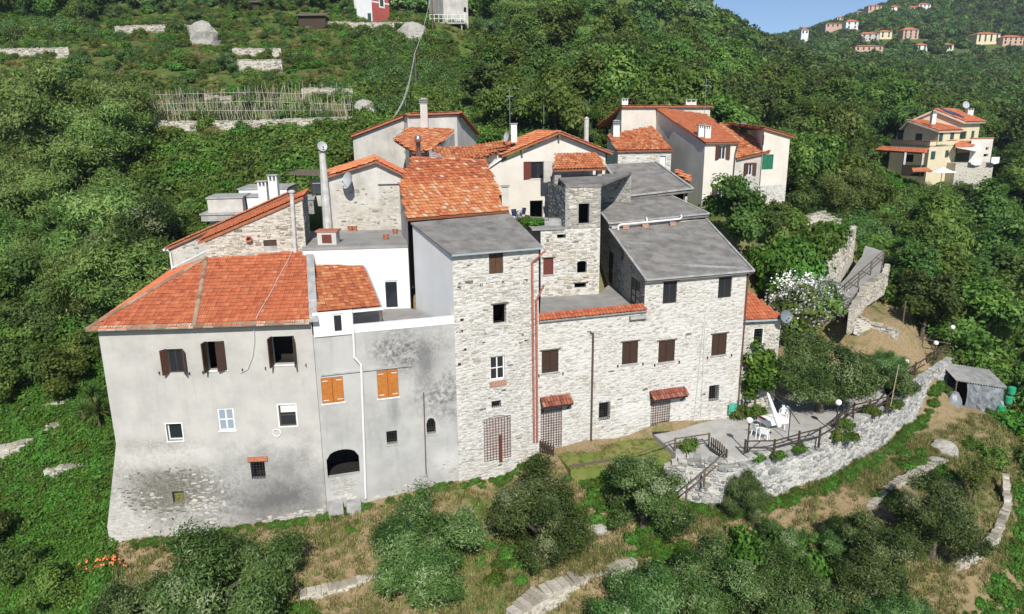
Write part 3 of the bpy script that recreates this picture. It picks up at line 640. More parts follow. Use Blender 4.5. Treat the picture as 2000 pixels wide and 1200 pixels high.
lf = t.val(t.math('ADD', t.math('MULTIPLY', sx.outputs[0], -1), t.math('MULTIPLY', n2, 3)), 20.5, 21.5) if False else None
m1 = t.n('ShaderNodeMapRange'); m1.inputs[1].default_value = -21; m1.inputs[2].default_value = -23.5; t.l(sx.outputs[0], m1.inputs[0])
m2 = t.n('ShaderNodeMapRange'); m2.inputs[1].default_value = 48; m2.inputs[2].default_value = 58; mr = t.n('ShaderNodeMapRange'); mr.inputs[1].default_value = 12; mr.inputs[2].default_value = 26; mr.inputs[4].default_value = 13; t.l(sx.outputs[0], mr.inputs[0]); t.l(t.math('SUBTRACT', t.math('ADD', sx.outputs[1], t.math('MULTIPLY', n2, 4)), mr.outputs[0]), m2.inputs[0])
m3 = t.n('ShaderNodeMapRange'); m3.inputs[1].default_value = -.3; m3.inputs[2].default_value = -1.6; t.l(t.math('ADD', t.math('MULTIPLY', sx.outputs[1], .0), t.math('SUBTRACT', t.math('MULTIPLY', sx.outputs[1], .55), sx.outputs[0])), m3.inputs[0])
k = t.math('MAXIMUM', m1.outputs[0], m2.outputs[0]); c = t.mix(k, near, wild)
t.bump(t.math('ADD', n3, t.noise(40, 4, .7)), .6, .06); M['ground'] = t.done(c, .95, .05)
gme = np_mesh('ground', np.stack([_XX.ravel(), _YY.ravel(), _ZZ], 1), _q, mats=[M['ground']], smooth=True)
ground = link('ground', gme, kind='structure')
# ------------------------------------------------------------ sky backdrop is the world itself
# ------------------------------------------------------------ retaining wall and patio
_top = [(1296, 897), (1345, 893), (1420, 905), (1470, 897), (1560, 872), (1640, 845), (1700, 814), (1745, 787), (1800, 742), (1858, 702)]
_bot = [(1296, 1040), (1345, 1028), (1420, 1007), (1470, 993), (1560, 963), (1640, 932), (1700, 908), (1745, 888), (1800, 850), (1858, 778)]
tp = [AZ(x, y, PZ - .05) for x, y in _top]; tp[0] = AZ(1296, 915, .5)
RT = thing('retaining_wall', 'long curving dry stone retaining wall holding up the paved terrace', 'stone wall', (tp[4].x, tp[4].y, -2))
mb = MB()
wall_segs = []
for i in range(len(tp) - 1):
    a, b = tp[i], tp[i + 1]; w = Wall(a, b); zb_ = -2.7
    n = V((w.n.x, w.n.y, 0)); bt = .0
    wall_segs.append(w)
    mb.poly([w.pt(0, zb_, bt), w.pt(w.L, zb_, bt), w.pt(w.L, b.z), w.pt(0, a.z)])
    mb.slab([w.pt(0, a.z), w.pt(w.L, b.z), w.pt(w.L, b.z, -.5), w.pt(0, a.z, -.5)], V((0, 0, -.6)))
    stones(RT, w, [(.0, -2.2), (w.L, -2.2), (w.L, b.z - .02), (0, a.z - .02)], [], 'stone_blue', .97, (.16, .55), (.1, .24), .36, 33, 200 + i, (.05, .11), parent=RT)
    rr = random.Random(i); s_ = 0
    while s_ < w.L:
        wd = rr.uniform(.25, .5); m2 = MB(); h = rr.uniform(.1, .2); zz_ = a.z + (b.z - a.z) * s_ / w.L
        w.box(m2, s_ + .01, zz_ - .02, min(w.L, s_ + wd) - .01, zz_ + h, rr.uniform(-.42, -.34), rr.uniform(.02, .08), t=rr.uniform(.3, .9)); m2.build('coping_stone', M['stone_blue'], RT); s_ += wd
mb.build('wall', M['bed_terrace'], RT)
# ------------------------------------------------------------ the hamlet
UPZ = V((0, 0, 1))
def back(w, s, z, dist): return w.pt(s, z, -dist)
A0, A1, A2 = AT(190, 640, 34), AT(384, 636, 34.35), AT(608, 626, 34.9)
B_, C_, D_ = AT(885, 560, 37.1), AT(1052, 560, 39.0), AT(1458, 540, 43.3)
# ---- corner house, grey plaster, hipped new-tile roof
T = thing('corner_house', 'big grey plastered corner house with hipped red tile roof and dark wall stains', 'house', (A1.x, A1.y + 4, -1))
HC = T
w1, w2 = Wall(A0, A1), Wall(A1, A2); zt = 10.33; zb = w1.px(222, 868)[1]
BR = 'shutter_brown'
up = [(0, zb), (w1.L, zb), (w1.L, zt), (0, zt)]
facade(T, w1, up, [(328, 682, 357, 729, 'open', _k(mat='shutter_open', ang=(125, 118))),
                   (326, 828, 356, 861, 'window', _k(cols=1, rec=.24, mat='frame_white', ledge='white_paint', trim='white_paint', tw=.05))], 'plaster_corner', .3)
lo = [(w1.px(206, 1010)[0], -2.4), (w1.L, -2.4), (w1.L, zb), (0, zb), (w1.px(206, 1010)[0], -.6)]
_, hs1 = facade(T, w1, lo, [(337, 960, 360, 984, 'niche', _k(mat='moss_stone'))], 'plaster_corner', .3)
cen = w1.px(310, 950); cs = w1.px(215, 1000)[0]
def reg1(s_, z):
    return max(0, min(1, (2.75 - z + noise.noise(V((s_ * .6, z * .6, 4))) * 1.1) * .8))
def tone1(r, s_, z):
    d = math.hypot((s_ - cen[0]) / 1.7, (z - cen[1]) / 1.25) + noise.noise(V((s_ * .9, z * .9, 1))) * .55
    if d < 1.25 and r.random() < .9: return 0 if d < 1 or r.random() < .5 else 1
    return max(0, min(10, int(r.triangular(1, 10.9, 7))))
stones(T, w1, lo, hs1, 'stone_pale', .55, (.10, .34), (.06, .13), .27, 160, 11, (.004, .025), reg1, tone1)
_, hs2 = facade(T, w2, [(0, -2.4), (w2.L, -2.4), (w2.L, zt), (0, zt)], [
    (405, 667, 440, 723, 'open', _k(mat='shutter_brown', ang=(100, 28), glass=False, ledge='white_paint')),
    (533, 657, 574, 712, 'open', _k(mat='shutter_brown', ang=(98, 100), glass=False, ledge='white_paint')),
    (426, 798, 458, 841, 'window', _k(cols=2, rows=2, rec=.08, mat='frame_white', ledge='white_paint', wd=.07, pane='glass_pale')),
    (545, 791, 578, 832, 'window', _k(cols=1, rows=2, rec=.12, mat='shutter_grey', trim='white_paint', tw=.07)),
    (490, 900, 518, 936, 'grille', _k(o=-.06, sp=.16)),
    (391, 918, 409, 940, 'niche', _k(mat='stone_pale'))], 'plaster_corner', .3)
mb = MB(); r_ = w2.rect(484, 894, 523, 900); w2.box(mb, r_[0], r_[1], r_[2], r_[3] + .05, -.05, .12); mb.build('brick_lintel', M['terracotta'], T)
r_ = w2.rect(545, 791, 578, 806); mb = MB(); w2.box(mb, r_[0] + .06, r_[1], r_[2] - .06, r_[3] - .06, -.115, -.06); mb.build('blind', M['white_paint'], T)
def reg2(s_, z):
    base = -1.15 + (s_ / w2.L) * .75
    return 1.0 if z < base + .25 + noise.noise(V((s_ * 1.3, 0, 8))) * .5 else (.5 if s_ < .35 and z < 2.2 else 0)
stones(T, w2, [(0, -2.2), (w2.L, -2.2), (w2.L, 3), (0, 3)], hs2, 'stone_pale', .9, (.14, .4), (.09, .18), .28, 60, 12, (.01, .035), reg2)
ov = .38
e0, e1, e2 = w1.pt(-.35, zt, ov), w2.pt(0, zt, ov) , w2.pt(w2.L - .02, zt, ov)
R2 = Plane(e1, e2, .36); apex = R2.px(403, 506); r2r = R2.px(598, 491)
ro = roof(T, R2, [e1, e2, r2r, apex], .1, tile='tile_red', tw=.235, tl=.345, cap=300, seed=1)
R1 = Plane(e0, e1, p2=apex); ro1 = roof(T, R1, [e0, e1, apex], .1, tile='tile_red', tw=.235, tl=.345, cap=300, seed=2)
BL = AZ(338, 527, zt); R0 = Plane(e0, BL, p2=apex); ap0 = R0.px(400, 494)
ro0 = roof(T, R0, [BL, e0, apex], .1, tile='tile_red', tw=.235, tl=.345, cap=80, seed=3)
ridge(ro1, e0 + UPZ * .05, apex + UPZ * .05, M and 'tile_ridge', .13, .4, 4); ridge(ro, e1 + UPZ * .05, apex + UPZ * .05, 'tile_ridge', .12, .4, 5)
for (pl, p, q, sd) in ((R1, e0, e1, 6), (R2, e1, e2, 7)):
    rr = random.Random(sd); u = 0; L = (q - p).length
    while u < L - .15:
        wd = min(rr.uniform(.38, .62), L - u); mb = MB(); d = (q - p).normalized()
        a = p + d * u; o_ = pl.v
        mb.frame(a - o_ * .08 + pl.n * .0, d * (wd - .015), o_ * (.33 + rr.uniform(-.03, .03)), pl.n * (.07 + rr.uniform(0, .02)), t=rr.random()); mb.build('eave_slate', M['slate'], ro if pl is R2 else ro1); u += wd
back_walls(T, [(A0, BL, -2, zt, zt), (BL, AT(395, 500, 50), 0, zt, zt), (A2, r2r, 0, zt, r2r.z - .15)], 'plaster_corner')
mb = MB()  # flashing along the right verge
mb.slab([e2 + UPZ * .06, e2 + V((.4, .1, .06)), r2r + V((.4, .1, .1)), r2r + UPZ * .1], UPZ * .05); mb.build('verge_flashing', M['concrete'], T)
# iron shutter stays under the windows
mb = MB()
for (x, y) in ((312, 728), (371, 729), (397, 727), (474, 722), (519, 719), (598, 713)):
    w = w1 if x < 384 else w2; s_, z = w.px(x, y); w.box(mb, s_ - .02, z - .06, s_ + .02, z + .06, -.01, .12)
mb.build('shutter_stay', M['iron'], T)
# hose looped on a hook
s_, z = w2.px(541, 845); mb = MB(); mb.tube([w2.pt(s_ + math.cos(a) * .2, z + math.sin(a) * .2, .05) for a in [i * math.pi / 8 for i in range(17)]], .022, 6)
tag(mb.build('hose_ring', M['white_plastic']), 'white hose coiled in a ring on a hook below the boarded window', 'hose')
# pale cable over the roof
mb = MB(); pts = [R2.px(x, y) + R2.n * .13 for x, y in ((570, 497), (562, 515), (545, 545), (530, 575), (515, 600), (503, 622))] + [w2.pt(*w2.px(x, y), .1) for x, y in ((497, 640), (498, 665), (494, 695), (484, 720), (470, 727))]
mb.tube(pts, .016, 5); tag(mb.build('cable', M['cable']), 'pale cable draped over the hipped red roof and down the grey wall', 'cable')
# ---- rubble stone house above it with the steep red verge
T = thing('stone_house', 'rubble stone house with a slanting red tile edge, behind the hipped red roof', 'house', (apex.x + 3, apex.y + 2, 8))
w = Wall(apex + V((.1, .02, 0)), r2r + V((0, .02, 0))); zl, zr = w.px(397, 468)[1], w.px(592, 388)[1]
o = [(-.05, 10.5), (w.L, 10.5), (w.L, zr), (-.05, zl)]
_, hs = facade(T, w, o, [(515, 469, 541, 490, 'panel', _k(mat='wood_dark'))], 'bed_warm', .25)
mb = MB(); r_ = w.rect(515, 481, 541, 491); w.box(mb, r_[0] + .005, r_[1], r_[2] - .005, r_[3], -.1, -.03); mb.build('window_board', M['concrete'], T)
stones(T, w, [(-.05, 11.8), (w.L - .05, 11.8), (w.L - .05, zr - .05), (-.05, zl - .05)], hs, 'stone_warm', .9, (.16, .5), (.08, .17), .3, 150, 21)
b0 = w.pt(-.45, zl - .13, .12); b1 = w.pt(w.L + .05, zr + .12, .12); b3 = w.pt(-.45, zl - .13, -4.2); P = Plane(b0, b1, p2=b3)
roof(T, P, [b0, b1, P.pt((b1 - b0).length, 4.4), P.pt(0, 4.4)], .14, tile='tile_red', tw=.36, tl=.235, cap=200, seed=8)
kb = w.pt(w.L, 0, -4.2); back_walls(T, [(w.pt(w.L, 0), kb, 10, zr, zr)], 'bed_grey')
ws = Wall(w.pt(w.L, 0), kb); stones(T, ws, [(0, 12.6), (ws.L, 12.6), (ws.L, zr - .1), (0, zr - .1)], [], 'stone_grey_and_shaded', .9, seed=22, cap=30)
pipe(T, [w.pt(*w.px(577, 494), .14), w.pt(*w.px(570, 380), .14)], .115, 'pvc_dirty', 'flue_pipe')
mb = MB(); c = w.pt(*w.px(570, 380), .14); mb.lathe(c, [(.13, -.02), (.13, .12), (.2, .12), (.2, .2), (.1, .26), (0, .27)], 10); mb.build('flue_cowl', M['pvc_dirty'], T)
mb = MB(); c = w.pt(*w.px(487, 467), 0); mb.lathe(c, [(.13, -.05), (.17, .1), (.17, .3), (.12, .3), (.1, .05), (0, .05)], 12, ax=V((w.n.x, w.n.y, .1))); mb.build('clay_vent', M['terracotta'], T)
# ---- whitewashed house directly behind
T = thing('plastered_house', 'old whitewashed house showing a pale side wall and white gutter left of the rubble house', 'house', (-21, 48, 8))
w = Wall(AT(331, 500, 46.2), AT(566, 440, 47.2)); zl, zr = w.px(331, 486)[1], w.px(566, 381)[1]
o = [(0, 9), (w.L, 9), (w.L, zr), (0, zl)]
facade(T, w, o, [], 'plaster_old'); b0 = w.pt(-.15, zl + .02, .2); b1 = w.pt(w.L + .1, zr + .08, .2); b3 = w.pt(-.15, zl + .02, -3); P = Plane(b0, b1, p2=b3)
stones(T, w, [(0, 10.6), (w.L, 10.6), (w.L, zr - .05), (0, zl - .05)], [], 'stone_warm', .2, seed=25, cap=12, proud=(.004, .015))
roof(T, P, [b0, b1, P.pt((b1 - b0).length, 3), P.pt(0, 3)], .12, tile='tile_old', tw=.36, tl=.235, cap=150, seed=9)
pipe(T, [w.pt(0, zl - .05, .28), w.pt(.1, zl - .25, .12), w.pt(.12, 10.2, .08)], .06, 'pvc'); pipe(T, [w.pt(-.2, zl - .02, .3), w.pt(-.2, zl - .02, -3)], .08, 'pvc', 'gutter')
mb = MB(); p, q = AT(336, 524, 46), AT(402, 491, 44.6); mb.beam(p, q, .12, .12); mb.build('gutter', M['pvc'], T)
back_walls(T, [(w.pt(0, 0), w.pt(0, 0, -3), 8, zl, zl), (w.pt(w.L, 0), w.pt(w.L, 0, -3), 8, zr, zr), (w.pt(0, 0, -3), w.pt(w.L, 0, -3), 8, zl, zr)], 'plaster_old')
# ---- white flat-roofed block with two white chimneys
T = thing('flat_roofed_house', 'low white flat roofed house with paired white chimneys behind the slanting red roofs', 'house', (-22, 54, 9))
def flatblock(x0, x1, yt, yb, Y, dep, mat, cap='concrete', dY=.4):
    a, b = AT(x0, yt, Y), AT(x1, yt, Y + dY); z1 = a.z; z0 = AT(x0, yb, Y).z; w = Wall(a, b)
    mb = MB(); wall_part(mb, w, [(0, z0), (w.L, z0), (w.L, z1), (0, z1)], []); P = w.pt
    for (p, q) in ((P(0, z0), P(0, z0, -dep)), (P(w.L, z0), P(w.L, z0, -dep)), (P(0, z0, -dep), P(w.L, z0, -dep))): mb.poly([p, q, q + UPZ * (z1 - z0), p + UPZ * (z1 - z0)])
    mb.build('wall', M[mat], T); mb = MB(); mb.slab([P(-.08, z1, .08), P(w.L + .08, z1, .08), P(w.L + .08, z1, -dep), P(-.08, z1, -dep)], UPZ * .1); mb.build('roof', M[cap], T); return w
flatblock(404, 473, 389, 440, 51, 3, 'plaster_old')
flatblock(392, 480, 421, 433, 50.4, 3.5, 'concrete')
flatblock(466, 560, 371, 440, 54.5, 4, 'plaster_white')
flatblock(481, 530, 386, 440, 52.5, 2, 'plaster_white')
for (x, y, h) in ((516, 388, 1.1), (537, 386, 1.45)):
    chimney(T, AT(x, y, 51.5) - UPZ * .5, .62, .5, h + .6, 'plaster_white', 'slots')
flatblock(560, 612, 392, 420, 51, 4, 'bed_grey')
# ---- shelter with posts and a flat pole roof
T = thing('pole_shelter', 'rustic shelter with a thin pole roof on posts behind the tall slim chimney', 'shelter', AT(600, 380, 53.5))
p = [AT(559, 340, 52.5), AT(640, 343, 52.8), AT(640, 333, 56.5), AT(585, 332, 56.5)]
mb = MB()
for i in range(16):
    k = i / 15; mb.beam(p[0].lerp(p[3], k) + UPZ * rnd.uniform(-.04, .06), p[1].lerp(p[2], k) + UPZ * rnd.uniform(-.04, .06), .2, .06, t=rnd.random())
mb.build('pole_roof', M['wood_grey'], T)
for (x, y) in ((577, 343), (607, 342)):
    mb = MB(); q = AT(x, y, 53); mb.tube([q, q - UPZ * 2.4], .06, 6); mb.build('post', M['wood_dark'], T)
mb = MB(); a, b = AT(606, 350, 54.5), AT(640, 352, 54.5); mb.slab([a, b, b - UPZ * 2, a - UPZ * 2], V((0, .2, 0))); mb.build('back_wall', M['plaster_old'], T)
# ---- roof terrace house: grey below, white courtyard above
T = thing('terrace_house', 'grey rendered house with orange shutters, white roof terrace and small tiled porch', 'house', ((A2.x + B_.x) / 2, 40, -1))
HT = T
w = Wall(A2 + V((.0, .06, 0)), B_ + V((0, .05, 0))); zc = w.px(790, 638)[1]
wG = w
_, hs = facade(T, w, [(0, -2), (w.L, -2), (w.L, zc), (0, zc)], [
    (628, 737, 671, 787, 'shut', _k(mat='shutter_orange', rec=.03, hinge=1, ledge='white_paint')),
    (737, 723, 778, 777, 'shut', _k(mat='shutter_orange', rec=.03, hinge=1, ledge='white_paint')),
    (755, 842, 776, 868, 'grille', _k(o=-.08, ledge='plaster_grey')),
    (833, 817, 851, 848, 'grille', _k(o=-.08, arch=.32, ledge='plaster_grey')),
    (638, 878, 702, 930, 'dark', _k(arch=.5, dp=2.2))], 'plaster_grey', .3)
stones(T, w, [(.1, -1.8), (1.75, -1.8), (1.75, hs[4][1] - .02), (.1, hs[4][1] - .02)], [], 'stone_pale', .95, (.2, .5), (.12, .22), .28, 60, 31, (.01, .03))
stones(T, w, [(1.8, -1.8), (w.L, -1.8), (w.L, 1.9), (1.8, .1)], hs, 'stone_pale', .12, (.14, .36), (.07, .14), .3, 12, 32, (.003, .012), lambda s_, z: 1)
for (x, y, zz) in ((655, 985, 0), (690, 983, .0)):
    mb = MB(); q = w.px(x, y); w.box(mb, q[0] - .4, q[1] - .6, q[0] + .38, q[1] + .25, .02, .5); mb.build('stone_step', M['concrete'], T)
mb = MB(); q, q2 = w.px(627, 734), w.px(803, 714)
w.box(mb, q[0], q[1], q2[0], q[1] + .05, -.02, .09); mb.build('string_course', M['concrete'], T)
zf = zc - .3
s6 = w.px(690, 640)[0]; rm = [(.05, zc), (s6, zc), (s6, zc + 1.15), (.05, zc + 1.15)]
facade(T, w, rm, [(649, 613, 671, 651, 'window', _k(cols=1, mat='frame_white', rec=.1, wd=.09))], 'plaster_white', .22, 'porch_wall')
mb = MB(); w.box(mb, .05, zc - .12, s6, zc + .03, -.02, .09); w.box(mb, s6, zc - .1, w.L - .02, zc + .32, -.22, .03); mb.build('parapet', M['plaster_white'], T)
wb = Wall(AT(600, 600, 40.7), AT(802, 600, 41.4)); zw = wb.px(700, 482)[1]
facade(T, wb, [(0, zf - .2), (wb.L, zf - .2), (wb.L, zw), (0, zw)], [(750, 548, 779, 604, 'window', _k(cols=1, mat='frame_white', rec=.1, trim='white_paint', tw=.12, wd=.09))], 'plaster_white', .22)
fl = [w.pt(.1, zf, -.15), w.pt(w.L, zf, -.15), wb.pt(wb.L, zf, .02), wb.pt(0, zf, .02)]
mb = MB(); mb.slab(fl, -UPZ * .15); mb.build('terrace_floor', M['flatroof_pale'], T)
P = Plane(AT(613, 614, 35.25), AT(746, 601, 36.45), .25)
q = [P.px(606, 614), P.px(748, 602), P.px(708, 504), P.px(606, 506)]
mb = MB(); mb.slab(q, -P.n * .08); mb.build('porch_deck', M['zinc'], T)
roof(T, P, [P.px(619, 611), P.px(742, 600), P.px(703, 512), P.px(617, 518)], .05, tile='tile_old', tw=.25, tl=.36, cap=300, seed=41, lift=.05, tone=lambda r, a, b: min(.9, max(.2, r.gauss(.47, .17))))
mb = MB(); mb.beam(P.px(610, 616), P.px(748, 603), .1, .12); mb.build('gutter', M['frame_white'], T)
mb = MB(); a = P.px(743, 603); b = V((a.x, a.y, zf)); mb.beam(a - UPZ * .1, b, .14, .14, up=V((0, 1, 0))); mb.build('porch_post', M['wood_grey'], T)
mb = MB(); sb = s6 + .0; wq = Wall(w.pt(sb, 0, -.02), wb.pt(wb.px(690, 600)[0], 0)); wall_part(mb, wq, [(0, zf), (wq.L, zf), (wq.L, zc + 1.5), (0, zc + 1.15)], []); mb.build('porch_wall', M['plaster_white'], T)
pipe(T, [P.px(683, 614) - UPZ * .05 + V((0, -.06, 0))] + [w.pt(*w.px(x, y), .12) for x, y in ((689, 640), (692, 697), (705, 712), (714, 972))], .065, 'pvc')
pipe(T, [w.pt(*w.px(x, y), .06) for x, y in ((827, 766), (832, 925))], .03, 'pipe_brown', 'pipe')
zt2 = zw + .02   # upper terrace behind the white wall
mb = MB(); mb.slab([wb.pt(0, zt2, .05), wb.pt(wb.L, zt2, .05), AT(795, 452, 47.5).xy.to_3d() + UPZ * zt2, AT(600, 452, 47.5).xy.to_3d() + UPZ * zt2], -UPZ * .15); mb.build('upper_terrace', M['flatroof_pale'], T)
UTZ = zt2
# ---- barbecue on the upper terrace and pots
c = AZ(640, 478, UTZ); T = thing('garden_oven', 'pink plastered garden oven with rusty door on the upper roof terrace', 'oven', c)
mb = MB(); mb.box((c.x - .55, c.y - .1, UTZ), (c.x + .55, c.y + .8, UTZ + .75)); mb.build('oven_body', M['plaster_beige_and_shaded'], T)
mb = MB(); mb.box((c.x - .28, c.y - .14, UTZ + .12), (c.x + .28, c.y - .1, UTZ + .6)); mb.build('oven_door', M['shutter_red'], T)
mb = MB(); mb.box((c.x - .65, c.y - .15, UTZ + .75), (c.x + .65, c.y + .85, UTZ + .83)); mb.build('oven_slab', M['terracotta'], T)
for i, (x, y, lab) in enumerate(((684, 451, 'small terracotta pot against the gable wall, nearest the oven'), (693, 451, 'small terracotta pot against the gable wall, further from the oven'), (754, 468, 'wide terracotta pot standing alone on the upper terrace'), (772, 457, 'terracotta pot in the far corner of the upper terrace'))):
    c = AZ(x, y, UTZ); mb = MB(); mb.lathe(c, [(0, 0), (.12, 0), (.18, .25), (.2, .3), (.15, .3), (.13, .1), (0, .1)], 10); tag(mb.build('flower_pot', M['terracotta']), lab, 'flower pot', 'pots on the upper terrace')
# ---- gable house with tall slim chimney
T = thing('gable_house', 'old plaster gable house with big white dish and tall slim chimney', 'house', (-12, 49, 10))
w = Wall(AT(641, 400, 47.5), AT(789, 400, 48.3)); zl, za, zr = w.px(641, 347)[1], w.px(735, 318)[1], w.px(789, 343)[1]; sa = w.px(735, 318)[0]
facade(T, w, [(0, 11), (w.L, 11), (w.L, zr), (sa, za), (0, zl)], [], 'plaster_old')
stones(T, w, [(.4, UTZ), (w.L - .3, UTZ), (w.L - .3, zr - .7), (.4, zl - .7)], [], 'stone_warm', .62, (.14, .4), (.07, .15), .26, 60, 51, (.004, .02))
mb = MB(); q = w.px(788, 358); w.box(mb, w.px(738, 357)[0], q[1] - .02, w.L + .02, q[1] + .06, -.05, .16); w.box(mb, w.px(738, 357)[0], q[1] + .06, w.L + .01, zr, -.05, .03); mb.build('ledge', M['plaster_beige_and_shaded'], T)
d2 = V((-.2, 1, 0)).normalized() * 7.5
rp, rq = w.pt(sa, za + .12, .35), w.pt(sa, za + .12, .35) + d2
for (s_, z, sd) in ((-.35, zl - .02, 0), (w.L + .35, zr - .06, 1)):
    ea = w.pt(s_, z, .35); eb = ea + d2
    P = Plane(eb if sd == 0 else ea, ea if sd == 0 else eb, p2=rp) if sd == 0 else Plane(ea, eb, p2=rp)
    ro = roof(T, P, [ea, eb, rq, rp], .12, tile='tile_old' if sd == 0 else 'tile_red', tw=.24, tl=.36, cap=150, seed=52 + sd)
ridge(ro, rp, rq, 'tile_old', .12, .4, 3)
kb = w.pt(w.L, 0) + d2; back_walls(T, [(w.pt(w.L, 0), kb, 10, zr, zr), (w.pt(0, 0), w.pt(0, 0) + d2, 10, zl, zl)], 'plaster_old')
wc = w.px(642, 440); cc = w.pt(wc[0] - .05, UTZ, .3)
hh = w.px(640, 297)[1] - UTZ; mb = MB(); mb.lathe(cc, [(.3, 0), (.27, hh * .5), (.2, hh), (.0, hh)], 10); ch = mb.build('chimney', M['pvc_dirty'], T)
mb = MB(); mb.lathe(cc + UPZ * hh, [(.22, -.05), (.26, 0), (.26, .06), (0, .06)], 10); mb.build('chimney_cap', M['concrete'], ch)
dish(T, w.pt(*w.px(683, 352), .75), .55, (-.75, -.75, .35), 'dish_grey', top=('large white satellite dish on the gable wall above the roof terrace',))
dish(T, cc + V((.05, -.15, hh + .35)), .32, (.5, -.8, .3), 'dish_grey', top=('small white satellite dish on top of the tall slim chimney',))
# ---- stone tower house
T = thing('tower_house', 'tall narrow rubble stone house with red drainpipes, cement roof and old orange tiles', 'house', ((B_.x + C_.x) / 2, 41, 0))
HW = T
w = Wall(B_, C_); zt = w.px(968, 489)[1] + .02
wT = w
_, hs = facade(T, w, [(0, -1), (w.L, -1), (w.L, zt), (0, zt)], [
    (955, 489, 983, 535, 'shut', _k(mat='wood_door', rec=.1)), (963, 594, 989, 633, 'dark', _k(lintel='wood_grey')),
    (957, 696, 986, 742, 'window', _k(cols=2, rows=2, mat='frame_white', rec=.14, wd=.07)), (960, 783, 979, 797, 'grille', _k(o=-.1)),
    (946, 812, 996, 896, 'grille', _k(o=.04, arch=.35, door='door_pink', sp=.17, top=.1, archmat='bed_pale'))], 'bed_pale', .3)
stones(T, w, [(.02, -.6), (w.L - .02, -.6), (w.L - .02, zt - .45), (.02, zt - .45)], hs, 'stone_pale', .74, (.12, .48), (.06, .15), .32, 290, 61, (.006, .045))
for (x, y) in ((897, 563), (940, 557), (982, 551), (1027, 548), (903, 625), (901, 647), (907, 683), (945, 668), (1028, 665), (897, 712), (1022, 729)):
    mb = MB(); s_, z = w.px(x, y); w.box(mb, s_ - rnd.uniform(.06, .13), z - .07, s_ + rnd.uniform(.06, .12), z + rnd.uniform(.03, .09), -.01, .012); mb.build('putlog_hole_shade', M['dark_room'], T)  # near-black slabs stand for the shade inside putlog holes
r_ = w.rect(956, 743, 989, 754); mb = MB()
for i in range(6): mb2 = MB(); a = r_[0] + (r_[2] - r_[0]) * i / 6; w.box(mb2, a + .006, r_[1], a + (r_[2] - r_[0]) / 6 - .006, r_[3] - .02, -.05, .07); mb2.build('brick', M['brick_infill'], T)
mb = MB(); r_ = w.rect(1020, 800, 1038, 800); w.box(mb, w.px(1578 / 4 + 580, 840)[0] - .04, .9, w.px(1598 / 4 + 580, 840)[0], 2.6, .07, .09); mb.build('red_strip', M['shutter_red'], T)
P = Plane(w.pt(-.12, zt, .3), w.pt(w.L + .15, zt, .3), .2)
q = [w.pt(-.12, zt, .3), w.pt(w.L + .15, zt, .3), P.px(996, 417), P.px(802, 435)]
roof(T, P, q, .1, 'flatroof'); zz = q[3].z
mb = MB(); mb.beam(q[0] - UPZ * .06, q[1] - UPZ * .06, .09, .09); mb.build('gutter', M['zinc'], T)
wl = Wall(V((q[3].x + .1, q[3].y, 0)), w.pt(0, 0)); mb = MB()
wall_part(mb, wl, [(0, zf - .4), (wl.L, zf - .4), (wl.L, zt - .02), (0, zz - .12)], []); mb.build('side_wall', M['plaster_white'], T)
p0, p1 = P.px(796, 432) + UPZ * .1, P.px(995, 416) + UPZ * .1
P2 = Plane(p0, p1, .43); q2 = [p0, p1, P2.px(948, 314), P2.px(804, 309), P2.px(780, 362)]
def tonet(r, a, b):
    if r.random() < .09: return r.uniform(.86, .99)
    return max(.02, min(.9, r.gauss(.36 if b > .52 else .62, .15)))
ro = roof(T, P2, q2, .14, tile='tile_old', tw=.25, tl=.37, kind='flat', cap=300, seed=62, tone=tonet, jit=.02)
ridge(ro, q2[3], q2[2], 'tile_old', .13, .42, 9)
back_walls(T, [(q2[4], q2[0], 9, q2[4].z - .15, q2[0].z - .15), (q2[4], q2[3], 9, q2[4].z - .15, q2[3].z - .15), (q2[1], q2[2], 9, q2[1].z - .15, q2[2].z - .15), (q2[3], q2[2], 9, q2[3].z - .15, q2[2].z - .15), (w.pt(w.L, 0), q2[1], 5, zt, zz)], 'plaster_old')
for x0, x1, ys in ((1037, 1043, 500), (1045, 1049, 575)):
    top = [(1060, 488)] if ys == 500 else [(1057, 555)]
    pipe(T, [w.pt(*w.px(*top[0]), .35)] + [w.pt(*w.px(x, y), .1) for x, y in ((x0 + 1, ys + 12), ((x0 + x1) / 2, 700), (x1 - 1, 862))], .062, 'copper_red')
c = P2.px(817, 306) + V((0, .2, 0)); mb = MB(); mb.lathe(c, [(.17, -.2), (.17, .95), (.24, .95), (.24, 1.3), (.16, 1.35), (0, 1.36)], 12); fo = mb.build('flue', M['steel'], T, smooth=True)
chimney(T, AT(987, 412, 45) - UPZ * .6, .42, .42, 2.1, 'plaster_old', 'slab')
# ---- right stone house with courtyard and cement roofs
T = thing('long_stone_house', 'long pale rubble house with brown shutters, tile door canopies and grey cement roofs', 'house', ((C_.x + D_.x) / 2, 46, 0))
HL = T
w = Wall(C_, D_); wR = w; s5 = w.px(1259, 580)[0]; zco = w.px(1150, 614)[1]; zt = w.px(1360, 537)[1]
ops = [(1058, 684, 1091, 728, 'shut', _k(lintel='wood_grey', ledge='concrete')), (1215, 667, 1246, 711, 'shut', _k(lintel='wood_grey', ledge='concrete')),
       (1286, 665, 1318, 707, 'shut', _k(lintel='wood_grey', ledge='concrete')), (1390, 652, 1419, 694, 'shut', _k(lintel='wood_grey', ledge='concrete')),
       (1057, 796, 1096, 874, 'grille', _k(door='door_pink', sp=.16, o=.02)), (1272, 776, 1307, 838, 'grille', _k(door='door_pink', sp=.16, o=.02)),
       (1170, 786, 1190, 818, 'grille', _k(o=.06, sp=.15)), (1385, 753, 1402, 781, 'grille', _k(o=.06, sp=.15))]
